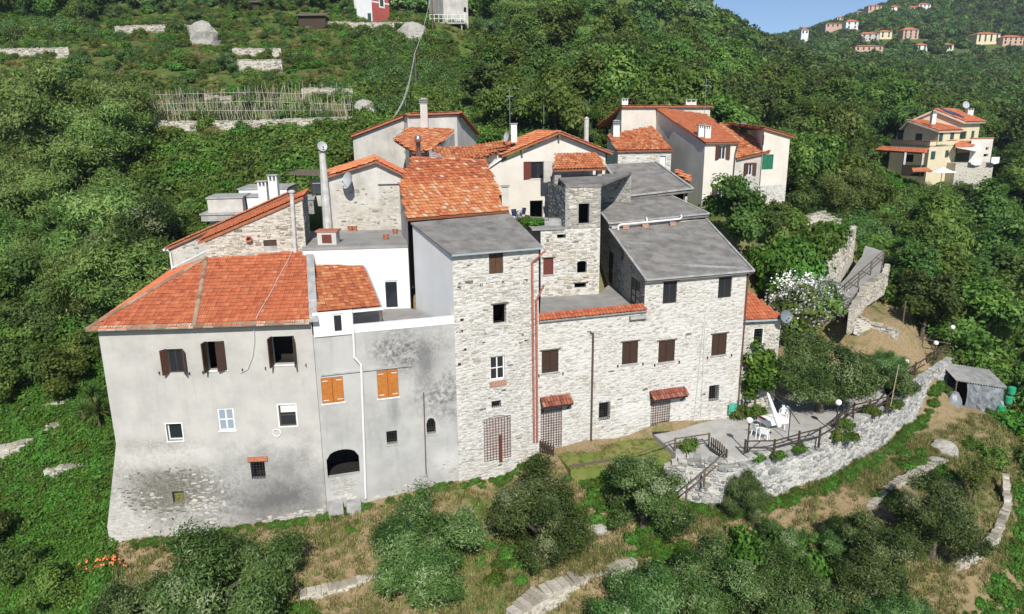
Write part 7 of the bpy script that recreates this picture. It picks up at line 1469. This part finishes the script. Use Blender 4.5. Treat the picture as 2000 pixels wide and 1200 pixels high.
# white oleander hedge: shrubs with flowers
def flowering(knd, p, sc, lab, mat, cnt, r, nm, cat, spread=.09):
    o = plant(nm, knd, p, sc, lab, cat); g_ = random.Random(int(p.x * 10)); mb = MB()
    for _ in range(cnt):
        d = V((g_.gauss(0, 1), g_.gauss(0, 1), g_.gauss(.35, .8))).normalized(); q = V((d.x * r[0], d.y * r[1], d.z * r[2] + r[3])) * g_.uniform(.92, 1.12)
        for k in range(4):
            c = q + V((g_.gauss(0, spread), g_.gauss(0, spread), g_.gauss(0, spread * .7))); a = V((g_.gauss(0, 1), g_.gauss(0, 1), g_.gauss(0, 1))).normalized() * .05; e = a.orthogonal().normalized() * .05; mb.add([c - a, c - e, c + a, c + e], [(0, 1, 2, 3)])
    mb.build('flowers', M[mat], o, world=False)
for k, (x, y, z, sc, lab) in enumerate(((1528, 648, 4.2, 1.75, 'white flowering oleander nearest the annex dish'), (1562, 632, 4.9, 1.9, 'broad white flowering oleander in the middle of the row'), (1600, 618, 5.5, 1.7, 'white flowering oleander beside the picket gate'), (1545, 590, 6.2, 1.5, 'white flowering oleander behind the row'))):
    flowering('bush', AZ(x, y, z) + UPZ * .2, sc, lab, 'flower_white', 350, (1.05, 1.05, .95, .6), 'oleander', 'shrub')
# yuccas by the corner house
M['leaf_yucca'] = m_leaf('yucca blades', [(0, (.04, .09, .02)), (.5, (.08, .16, .035)), (1, (.2, .24, .07))], .25, .45)
def yucca(p, sc, lab, seed):
    T = thing('yucca', lab, 'plant', p, 0, 'yuccas beside the corner house'); rr = random.Random(seed); mb = MB(); mb.tube([(0, 0, -.3), (0, 0, .9 * sc)], .1, 6); mb.build('trunk', M['bark'], T, world=False); mb = MB()
    for i in range(110):
        a = rr.uniform(0, 6.28); el = rr.uniform(-.35, 1.4); d = V((math.cos(a) * math.cos(el), math.sin(a) * math.cos(el), math.sin(el))); L = sc * rr.uniform(.8, 1.15); s_ = V((-math.sin(a), math.cos(a), 0)) * .035 * sc; c = V((0, 0, .95 * sc)); m_ = c + d * L * .55; e = c + d * L - UPZ * L * .18
        mb.add([c - s_ * .6, c + s_ * .6, m_ + s_, m_ - s_, e], [(0, 1, 2, 3), (3, 2, 4)], t=rr.random())
    mb.build('crown', M['leaf_yucca'], T, world=False)
for i, (x, y, z, s_, lab) in enumerate(((196, 838, 1.2, 1.25, 'large spiky yucca touching the corner house wall'), (182, 800, 1.7, 1.05, 'spiky yucca behind the large yucca'), (165, 822, 1.4, .8, 'small spiky yucca left of the large yucca'))): yucca(AZ(x, y, z), s_, lab, i)
# orange flowers at the bottom left
for i, (x, y, lab) in enumerate(((182, 1132, 'orange flower clump at lower left, left one'), (212, 1120, 'orange flower clump nearest the corner house foot'), (232, 1128, 'orange flower clump beside the bottom olive'))):
    p = hit(x, y); T = thing('flower_clump', lab, 'flowers', p, 0, 'orange flowers'); rr = random.Random(i); mb = MB(); m2 = MB()
    for k in range(26):
        a = rr.uniform(0, 6.28); q = V((math.cos(a) * .35 * rr.random(), math.sin(a) * .35 * rr.random(), 0)); h = rr.uniform(.7, 1.15); mb.add([q + V((.02, 0, 0)), q - V((.02, 0, 0)), q * 1.4 + UPZ * h], [(0, 1, 2)], t=rr.random())
        if k < 9:
            c = q * 1.4 + UPZ * h
            for j in range(5): e = V((rr.gauss(0, 1), rr.gauss(0, 1), rr.gauss(0, .6))).normalized() * .09; f = e.orthogonal().normalized() * .05; m2.add([c, c + e + f, c + e * 1.5, c + e - f], [(0, 1, 2, 3)])
    mb.build('leaves', M['leaf_yucca'], T, world=False); m2.build('flowers', M['flower_orange'], T, world=False)
# shrubs on and under the terrace edge
for (x, y, z, s_, k, lab) in ((1650, 838, PZ, .5, 'bush', 'small green shrub at the fence bend, upper one'), (1664, 858, .9, .42, 'scrub', 'small green shrub hanging over the wall at the fence bend'), (1632, 858, 1.0, .42, 'bush', 'small round shrub under the globe lamp at the fence bend'), (1760, 775, PZ, .85, 'olivebush', 'grey green shrub on the wall top by the tall pole'), (1745, 795, PZ, .55, 'scrub', 'bright green shrub at the foot of the tall pole'), (1700, 808, PZ, .5, 'bush', 'low shrub outside the fence left of the tall pole'), (1440, 815, PZ, .6, 'bush', 'green shrub at the foot of the citrus tree'), (1475, 815, PZ, .62, 'bush', 'variegated shrub right of the citrus tree'), (1345, 880, PZ, .5, 'bush', 'potted shrub by the rail fence at the lawn corner'), (1520, 893, 1.1, .4, 'scrub', 'weeds under the fence, right of the table'), (1560, 880, 1.1, .4, 'scrub', 'weeds under the fence, further right of the table'), (1480, 898, 1.1, .35, 'scrub', 'weeds under the fence, left of the table')):
    plant('shrub', k, AZ(x, y, z), s_, lab, 'shrub', 'shrubs along the terrace')
for (x, y, s_, lab) in ((1030, 438, .55, 'yellowing shrub on the stone ledge, left one'), (1048, 440, .5, 'yellowing shrub on the stone ledge, right one')):
    p = AZ(x, y, LZ); plant('shrub', 'scrub', p, s_, lab, 'shrub', 'shrubs on the stone ledge')
plant('shrub', 'oak', AZ(748, 302, 15.6), .42, 'dark green shrub between the gable house and the old cream house', 'shrub')
# dense green bank between garden and road
for i, (x, y, z, s_, lab) in enumerate(((1500, 530, 8.4, 1.5, 'bright green shrub right of the cement roof'), (1545, 520, 8.6, 1.7, 'bright green shrub in the middle of the green bank'), (1590, 510, 8.8, 1.6, 'bright green shrub above the little road wall'), (1560, 555, 7.4, 1.5, 'bright green shrub above the white oleanders'), (1610, 490, 9.2, 1.4, 'bright green shrub at the garden edge'), (1520, 565, 7.0, 1.3, 'bright green shrub behind the annex'), (1625, 470, 9.6, 1.2, 'bright green shrub at the top of the road wall'))): plant('shrub', 'scrub', AZ(x, y, z), s_, lab, 'shrub', 'shrubs of the green bank', sz=1.5)
for i, (x, y, s_, lab) in enumerate(((1468, 1120, 1.3, 'bright green shrub in the bottom olive group, left one'), (1555, 1130, 1.2, 'bright green shrub in the bottom olive group, middle one'), (1690, 1085, 1.1, 'bright green shrub between the bottom olives at right'))): plant('shrub', 'scrub', hit(x, y), s_, lab, 'shrub', 'bright shrubs among the olives', sz=1.9)
# ---- scattered woodland and scrub over the hill
village = [(-21.7, 33.2), (16, 40), (19, 46), (24, 62), (33, 66), (33, 82), (15, 86), (-13, 74), (-17, 62), (-24, 57), (-26, 48), (-23, 42)]
patio_poly = [(9, 36), (38, 52), (36, 60), (22, 60), (12, 47)]
def project(p):
    d = V(p) - CAM; z = d.dot(FWD)
    return (1000 + FPX * d.dot(RIGHT) / z, 600 - FPX * d.dot(UP) / z) if z > 1 else (-9999, -9999)
occ = [(-38, 48, 0)]
rr = random.Random(99)
def inreg(x, y, R): return inpoly_any((x, y), R)
terr = [tuple(gpt(x, y, Y).xy) for x, y, Y in ((250, 262, 76), (700, 262, 76), (720, 150, 96), (700, 60, 128), (330, 70, 121), (180, 110, 108))]
terr += []
terr2 = [tuple(gpt(x, y, Y).xy) for x, y, Y in ((-120, 175, 92), (120, 175, 92), (300, 215, 86), (340, 140, 100), (330, 60, 124), (-120, 60, 122))]
open_top = [tuple(gpt(x, y, Y).xy) for x, y, Y in ((180, 70, 121), (930, 70, 126), (930, 0, 165), (180, 0, 165))]
bramble = [tuple(gpt(x, y, Y).xy) for x, y, Y in ((345, 420, 61), (420, 400, 56), (690, 330, 58), (940, 250, 72), (930, 200, 88), (690, 235, 80), (690, 262, 76), (260, 262, 77), (300, 330, 70))]
front_top = [tuple(gpt(x, y, Y).xy) for x, y, Y in ((640, 190, 90), (940, 190, 90), (960, 60, 130), (960, 10, 150), (640, 10, 150))]
yard_v = [(50, 86), (68, 86), (84, 124), (56, 124), (54, 108)]
roadz = [tuple(AZ(x, y, z).xy) for x, y, z in ((1470, 620, 4), (1580, 470, 9), (1500, 440, 10.5), (1640, 435, 10.4), (1740, 470, 9.2), (1745, 560, 6), (1800, 690, 2), (1862, 715, -.5), (1990, 735, -1.5), (2030, 800, -2.5), (1990, 1010, -5), (1500, 1000, -2))]
near_front = lambda x, y: y < 46 and x > -23
KEEP = [(1705, 1945, 215, 335, 116), (690, 765, 0, 47, 135), (838, 912, 0, 46, 138), (285, 690, 185, 245, 79), (1560, 2000, 0, 100, 470), (805, 820, 120, 180, 98)]
cands = []; grid = {}
def ok_sp(x, y, d):
    k = (int(x // 6), int(y // 6))
    for i in range(-2, 3):
        for j in range(-2, 3):
            for (a, b, c) in grid.get((k[0] + i, k[1] + j), ()):
                if (a - x) ** 2 + (b - y) ** 2 < (min(c, d)) ** 2: return False
    grid.setdefault(k, []).append((x, y, d)); return True
trees = []
for o in list(S.objects):
    if o.get('category') == 'tree': grid.setdefault((int(o.location.x // 6), int(o.location.y // 6)), []).append((o.location.x, o.location.y, 3.5))
N = 0; pts = []
for Yb, n, dmin in ((44, 2600, 2.6), (75, 5200, 3.0), (130, 9000, 3.6), (220, 9000, 4.6), (340, 11000, 5.6)):
    Y1 = {44: 75, 75: 130, 130: 220, 220: 340, 340: 760}[Yb]
    for _ in range(n):
        y = rr.uniform(Yb, Y1); x = rr.uniform(-.80, .80) * y * (1.0 if y > 60 else 1.05)
        if y > 260 and x < .1 * y: continue
        pts.append((x, y, dmin))
hs = heights([(a, b) for a, b, _ in pts])
for (x, y, dm), z in zip(pts, hs):
    u, v = project((x, y, z + 3)); v0 = project((x, y, z))[1]
    if not (-140 < u < 2140 and -150 < v < 1300): continue
    if inreg(x, y, village) or inreg(x, y, patio_poly) or inreg(x, y, roadz) or inreg(x, y, yard_v) or near_front(x, y): continue
    it, ib, io = inreg(x, y, terr) or inreg(x, y, terr2), inreg(x, y, bramble), inreg(x, y, open_top)
    if it and rr.random() > .02: continue
    if ib and rr.random() > .015: continue
    if io and rr.random() > .16: continue
    if inreg(x, y, front_top) and rr.random() > .07: continue
    if x < -21 and y < 50 and rr.random() > .12: continue
    vill = y > 430 and 0.40 * y < x
    if vill and (any(a - 4 < x < b + 4 and Y_ - 17 < y < Y_ + 12 for a, b, Y_ in FH) or rr.random() < .05): continue
    if u < 960 and 30 < v0 < 330 and not ib:
        vt = project((x, y, z + 5))[1]
        if u > 235 and rr.random() > .045: continue
        if u <= 235 and 55 < v0 < 260 and vt < 132: continue
    if any(a - 45 < u < b + 45 and y < Ym and v0 > c and project((x, y, z + (11.5 if y < 250 else 5)))[1] < d_ for a, b, c, d_, Ym in KEEP): continue
    if not ok_sp(x, y, dm): continue
    u0 = u
    left = u < 420
    k = rr.random(); nz = noise.noise(V((x * .03, y * .03, 3)))
    if it or io: kd = 'olive' if k < .75 else 'oak'
    elif left and y < 110: kd = 'willow' if k + nz * .5 < .68 else ('chestnut' if k < .8 else 'oak')
    elif k + nz * .9 < .42: kd = 'oak'
    elif k + nz * .5 < .86: kd = 'chestnut'
    elif k < .93: kd = 'olive'
    else: kd = 'willow'
    s_ = (rr.uniform(.6, 1.1) if rr.random() < .55 else rr.uniform(1.1, 1.75)) * (1.0 if y > 75 else .85) * (1.1 if y > 130 else 1) * (1.15 if y > 300 else 1)
    if y > 185: s_ = min(s_, 1.15)
    if u < 420 and 80 < y < 93: s_ = min(s_, .9)
    if left and y < 85: s_ *= 1.2
    if kd == 'olive': s_ *= 1.25
    if it or io or (235 < u < 960 and v0 < 330): s_ = min(s_ * .7, .85)
    trees.append((s_ / (V((x, y, z)) - CAM).length, x, y, z, kd, s_, u))
trees.sort(key=lambda q: -q[0])
ADJ = {'oak': ('oak_tree', 'dark green broadleaf tree'), 'chestnut': ('broadleaf_tree', 'mid green broadleaf tree'), 'olive': ('olive_tree', 'grey green olive tree'), 'willow': ('pale_tree', 'pale yellow green tree')}
GRP = {'oak': 'dark trees on the wooded slopes', 'chestnut': 'mid green trees on the wooded slopes', 'olive': 'olives scattered on the hillside', 'willow': 'pale trees on the slopes'}
LM = [('yellow villa', 64, 112), ('green shuttered house', 26, 70), ('bean canes', -24, 80), ('red house at the top', -26, 138), ('corrugated shed', 37, 51), ('picket gate by the oleander', 25, 55), ('whitewashed house', -22, 48), ('great grey green olive', -28, 57), ('yucca by the corner house', -20, 41), ('bright red roof', 20, 73), ('old cream house with the stacked chimney', -13, 66), ('utility pole on the slope', -13, 98), ('grey stone house at the top', -12, 140), ('white gabled house', 4, 57), ('pale rock outcrop', -50, 116), ('far village', 200, 480), ('little road', 30, 62)]
ORD = 'nearest second third fourth fifth sixth seventh eighth ninth tenth eleventh twelfth thirteenth fourteenth fifteenth sixteenth seventeenth eighteenth nineteenth twentieth'.split()
indiv = trees[:270]; rest = trees[270:]; byk = {}
for q in indiv:
    _, x, y, z, kd, s_, u = q; nm, lx, ly = min(LM, key=lambda l: (l[1] - x) ** 2 + (l[2] - y) ** 2); dx, dy = x - lx, y - ly
    rel = ('right of' if dx > 0 else 'left of') if abs(dx) > abs(dy) else ('behind' if dy > 0 else 'in front of'); byk.setdefault((kd, rel, nm), []).append((dx * dx + dy * dy, q))
for (kd, rel, lm), L in byk.items():
    L.sort(key=lambda q: q[0])
    for n_, (_, (_, x, y, z, k2, s_, u)) in enumerate(L):
        nm, ad = ADJ[kd]; o_ = ORD[n_] if n_ < 20 else 'outer'
        plant(nm, kd, V((x, y, z - .15)), s_, f'{o_} {ad} {rel} the {lm}', 'tree', GRP[kd], None, rr.uniform(.85, 1.15))
def scatter(name, items, meshes, lab=None):
    """items: (x,y,z,scale,rot,idx); real instances on points"""
    P = np.array([q[:3] for q in items], dtype=np.float32); me = bpy.data.meshes.new(name); me.vertices.add(len(P)); me.vertices.foreach_set('co', P.ravel())
    for nm, tp_, col in (('scl', 'FLOAT', 3), ('rot', 'FLOAT', 4), ('idx', 'INT', 5)):
        a = me.attributes.new(nm, tp_, 'POINT'); a.data.foreach_set('value', [q[col] for q in items])
    o = link(name, me, kind='stuff')
    ng = bpy.data.node_groups.new(name, 'GeometryNodeTree'); ng.interface.new_socket('Geometry', in_out='INPUT', socket_type='NodeSocketGeometry'); ng.interface.new_socket('Geometry', in_out='OUTPUT', socket_type='NodeSocketGeometry')
    gi, go = ng.nodes.new('NodeGroupInput'), ng.nodes.new('NodeGroupOutput'); j = ng.nodes.new('GeometryNodeJoinGeometry')
    def at(nm, ty): x = ng.nodes.new('GeometryNodeInputNamedAttribute'); x.data_type = ty; x.inputs[0].default_value = nm; return x.outputs[0]
    sc, ro, ix = at('scl', 'FLOAT'), at('rot', 'FLOAT'), at('idx', 'INT'); cx = ng.nodes.new('ShaderNodeCombineXYZ'); ng.links.new(ro, cx.inputs[2])
    for i, src in enumerate(meshes):
        oi = ng.nodes.new('GeometryNodeObjectInfo'); oi.inputs['Object'].default_value = src; oi.inputs['As Instance'].default_value = True
        cp = ng.nodes.new('FunctionNodeCompare'); cp.data_type = 'INT'; cp.operation = 'EQUAL'; ng.links.new(ix, cp.inputs[2]); cp.inputs[3].default_value = i
        ip = ng.nodes.new('GeometryNodeInstanceOnPoints'); ng.links.new(gi.outputs[0], ip.inputs['Points']); ng.links.new(cp.outputs[0], ip.inputs['Selection']); ng.links.new(oi.outputs['Geometry'], ip.inputs['Instance'])
        e2r = ng.nodes.new('FunctionNodeEulerToRotation'); ng.links.new(cx.outputs[0], e2r.inputs[0]); ng.links.new(e2r.outputs[0], ip.inputs['Rotation']); ng.links.new(sc, ip.inputs['Scale']); ng.links.new(ip.outputs[0], j.inputs[0])
    ng.links.new(j.outputs[0], go.inputs[0]); md = o.modifiers.new('scatter', 'NODES'); md.node_group = ng
    if lab: tag(o, *lab)
    return o
def src(kds):    # mesh sources for instancing, taken from the built plant shapes
    out = []
    for k in kds:
        for cm, tm in KIND[k]:
            o = bpy.data.objects.new(k, cm); out.append(o)
    return out
fs_ = src(['far', 'farmid', 'farolive', 'oak', 'chestnut', 'willow', 'olive'])
off_ = {'far': 0, 'farmid': 3, 'farolive': 5, 'oak': 6, 'chestnut': 10, 'willow': 14, 'olive': 17}; cnt_ = {'far': 3, 'farmid': 2, 'farolive': 1, 'oak': 4, 'chestnut': 4, 'willow': 3, 'olive': 4}
items = []
for (_, x, y, z, kd, s_, u) in rest:
    k = kd
    if y > 150: k = {'oak': 'far', 'chestnut': 'farmid', 'olive': 'farolive', 'willow': 'farmid'}[kd]
    items.append((x, y, z - .3, s_ * (1.15 if y > 150 else 1), rr.uniform(0, 6.28), off_[k] + rr.randrange(cnt_[k])))
scatter('woodland', items, fs_, ('continuous woodland covering the far slopes and hill', 'woodland'))
print('TREES', len(trees), len(items))
# undergrowth on the wild slopes, ivy on the left bank, weeds on the terraces
us = src(['bush', 'scrub', 'olivebush', 'tussock']); it1 = []; it2 = []; pts = []
for _ in range(24000):
    y = 33 + rr.random() ** 1.5 * 120; x = rr.uniform(-.86, .84) * (y + 4); pts.append((x, y))
hs = heights(pts)
for (x, y), z in zip(pts, hs):
    if inreg(x, y, village) or inreg(x, y, patio_poly) or inreg(x, y, [(59, 106), (78, 107), (82, 124), (56, 124)]): continue
    u, v = project((x, y, z + .5))
    if not (-60 < u < 2060 and -60 < v < 1280): continue
    if inreg(x, y, roadz) and rr.random() > .05: continue
    if y < 46 and x > -22.3: continue
    it, ib, io = inreg(x, y, terr) or inreg(x, y, terr2), inreg(x, y, bramble), inreg(x, y, open_top)
    nz = noise.noise(V((x * .12, y * .12, 7)))
    if it or io:
        if nz < .1 and rr.random() > .6: continue
        it1.append((x, y, z - .2, rr.uniform(.4, 1.1), rr.uniform(0, 6.28), rr.choice((0, 1, 3, 4, 6, 8, 9, 8, 9, 8, 9))))
    elif x < -21 and y < 51: it2.append((x, y, z - .22, rr.uniform(.4, .85), rr.uniform(0, 6.28), 3 + rr.randrange(3)))
    elif ib: it1.append((x, y, z - .2, rr.uniform(.7, 1.5), rr.uniform(0, 6.28), rr.choice((0, 1, 2, 3, 4, 5))))
    else: it1.append((x, y, z - .2, rr.uniform(.7, 1.7), rr.uniform(0, 6.28), rr.choice((0, 1, 2, 3, 4, 5, 6))))
pts = []
for _ in range(5200): y = rr.uniform(30, 52); x = rr.uniform(-40, -21); pts.append((x, y))
for _ in range(2600): y = rr.uniform(24, 36); x = rr.uniform(-26, -17); pts.append((x, y))
for _ in range(2600): y = rr.uniform(26, 60); x = rr.uniform(24, 46); pts.append((x, y))
hs = heights(pts)
gl = [tuple(AZ(x, y, -4).xy) for x, y in ((1790, 1230), (1900, 1110), (1975, 1050), (1990, 900), (2100, 900), (2150, 1250))]
for (x, y), z in zip(pts, hs):
    u, v = project((x, y, z + .3))
    if not (-60 < u < 2060 and v < 1280): continue
    if inreg(x, y, village): continue
    if x > 0:
        if inreg(x, y, gl): it2.append((x, y, z - .25, rr.uniform(.35, .6), rr.uniform(0, 6.28), 3 + rr.randrange(3)))
        continue
    if y < 36 and x > -21.5 and x - 0 > -24 + (36 - y) * 1.05 - 1.2: continue
    it2.append((x, y, z - .22, rr.uniform(.3, .75), rr.uniform(0, 6.28), 3 + rr.randrange(3)))
scatter('undergrowth', it1, us, ('tangled scrub and bushes over the hillside', 'undergrowth')); scatter('ivy_cover', it2, us, ('bright green creeper covering the banks', 'ground cover'))
# grass tufts
def tuft(seed, n=46, h=.16, sp=.26, up=.9):
    g_ = np.random.default_rng(seed); P = np.zeros((n, 3)); a = g_.uniform(0, 6.28, n); r_ = sp * np.sqrt(g_.random(n)); P[:, 0] = r_ * np.cos(a); P[:, 1] = r_ * np.sin(a); b = g_.uniform(0, 6.28, n); L = h * g_.uniform(.5, 1.4, n)
    s_ = np.stack([np.cos(b), np.sin(b), 0 * b], 1) * .014; tip = P + np.stack([np.cos(b + 1.57) * L * .6, np.sin(b + 1.57) * L * .6, L * up], 1)
    vs = np.stack([P - s_, P + s_, tip + s_ * .3, tip - s_ * .3], 1).reshape(-1, 3); return np_mesh('grass_tuft', vs, np.arange(n * 4).reshape(-1, 4), np.repeat(np.clip(g_.normal(.5, .22, n), 0, 1), 4), [M['grass_leaf']])
gs = [bpy.data.objects.new('grass_tuft', tuft(i)) for i in range(3)] + [bpy.data.objects.new('weed', KIND['scrub'][i][0]) for i in range(2)]
pts = []; it3 = []
for _ in range(30000): pts.append((rr.uniform(-22, 42), rr.uniform(23.5, 46)))
hs = heights(pts)
for (x, y), z in zip(pts, hs):
    u, v = project((x, y, z))
    if not (-20 < u < 2020 and v < 1240) or inreg(x, y, patio_poly) or inreg(x, y, gl): continue
    if inreg(x, y, [(-21, 33.9), (-10.2, 34.7), (-3, 36.9), (15, 43), (15, 60), (-30, 60)]): continue
    nz = noise.noise(V((x * .3, y * .3, 2)))
    if nz < -.12 and rr.random() < .6: continue
    if nz > .25 and rr.random() < .02: it3.append((x, y, z - .04, rr.uniform(.12, .3), rr.uniform(0, 6.28), 3 + rr.randrange(2)))
    else: it3.append((x, y, z - .01, rr.uniform(.6, 1.4), rr.uniform(0, 6.28), rr.randrange(3)))
# weeds along wall feet
for i in range(len(tp) - 1):
    w = wall_segs[i]
    for _ in range(int(w.L * 7)):
        q = w.pt(rr.uniform(0, w.L), 0, rr.uniform(.3, .7)); it3.append((q.x, q.y, H(q.x, q.y) - .03, rr.uniform(.15, .36), rr.uniform(0, 6.28), 3 + rr.randrange(2)))
for w, n in ((w1, 30), (w2, 40), (wG, 50), (wT, 40)):
    for _ in range(n): q = w.pt(rr.uniform(0, w.L), 0, rr.uniform(.05, .4)); it3.append((q.x, q.y, H(q.x, q.y) - .03, rr.uniform(.1, .25), rr.uniform(0, 6.28), 3 + rr.randrange(2)))
for k in range(9):
    c = V(((-19, 27.5), (-11, 29.5), (-9.6, 28.8), (8, 34.2), (24, 39.0), (27, 43), (10, 31.5), (0, 33.5), (5, 36.5))[k])
    for _ in range(45): x, y = c.x + rr.gauss(0, .9), c.y + rr.gauss(0, .5); it3.append((x, y, H(x, y) - .05, rr.uniform(.15, .45), rr.uniform(0, 6.28), 3 + rr.randrange(2)))
scatter('grass', it3, gs, ('short dry grass and weeds on the terraces before the houses', 'grass'))
it4 = []
for _ in range(700):
    x, y = rr.uniform(28, 40), rr.uniform(46, 60)
    if inreg(x, y, [(p.x, p.y) for p in (AZ(1722, 745, PZ), AZ(1700, 700, PZ), AZ(1790, 690, PZ), AZ(1850, 690, PZ), tp[9], tp[7])]): it4.append((x, y, PZ, rr.uniform(.4, .9), rr.uniform(0, 6.28), rr.randrange(3)))
for _ in range(500):
    x, y = rr.uniform(2, 12), rr.uniform(36.5, 42.5)
    if inreg(x, y, [tuple(AZ(a, b, LZ0).xy) for a, b in ((1085, 884), (1160, 868), (1272, 852), (1318, 884), (1300, 896), (1210, 912), (1115, 918))]): it4.append((x, y, LZ0, rr.uniform(.3, .6), rr.uniform(0, 6.28), rr.randrange(3)))
for _ in range(9000):
    x, y = rr.uniform(16, 46), rr.uniform(44, 68)
    if inreg(x, y, roadz) and not inreg(x, y, patio_poly) and not inreg(x, y, [tuple(p.xy) for p in pl_]) and not inreg(x, y, village): it4.append((x, y, H(x, y) - .02, rr.uniform(.6, 1.5), rr.uniform(0, 6.28), rr.randrange(3)))
scatter('lawn_grass', it4, gs[:3], ('mown green grass of the little lawn and terrace', 'grass'))

# ---- thin summer air
hm = bpy.data.materials.new('summer haze'); hm.use_nodes = True; nt = hm.node_tree; nt.nodes.remove(nt.nodes['Principled BSDF']); pv = nt.nodes.new('ShaderNodeVolumePrincipled')
pv.inputs['Color'].default_value = (.72, .84, 1, 1); pv.inputs['Density'].default_value = .0002; pv.inputs['Anisotropy'].default_value = .2
nt.links.new(pv.outputs[0], nt.nodes['Material Output'].inputs['Volume'])
mb = MB(); mb.box((-1100, -180, float(_ZZ.min()) - 1), (1100, 1700, float(_ZZ.max()) + 20)); mb.build('haze', hm, None, kind='stuff')
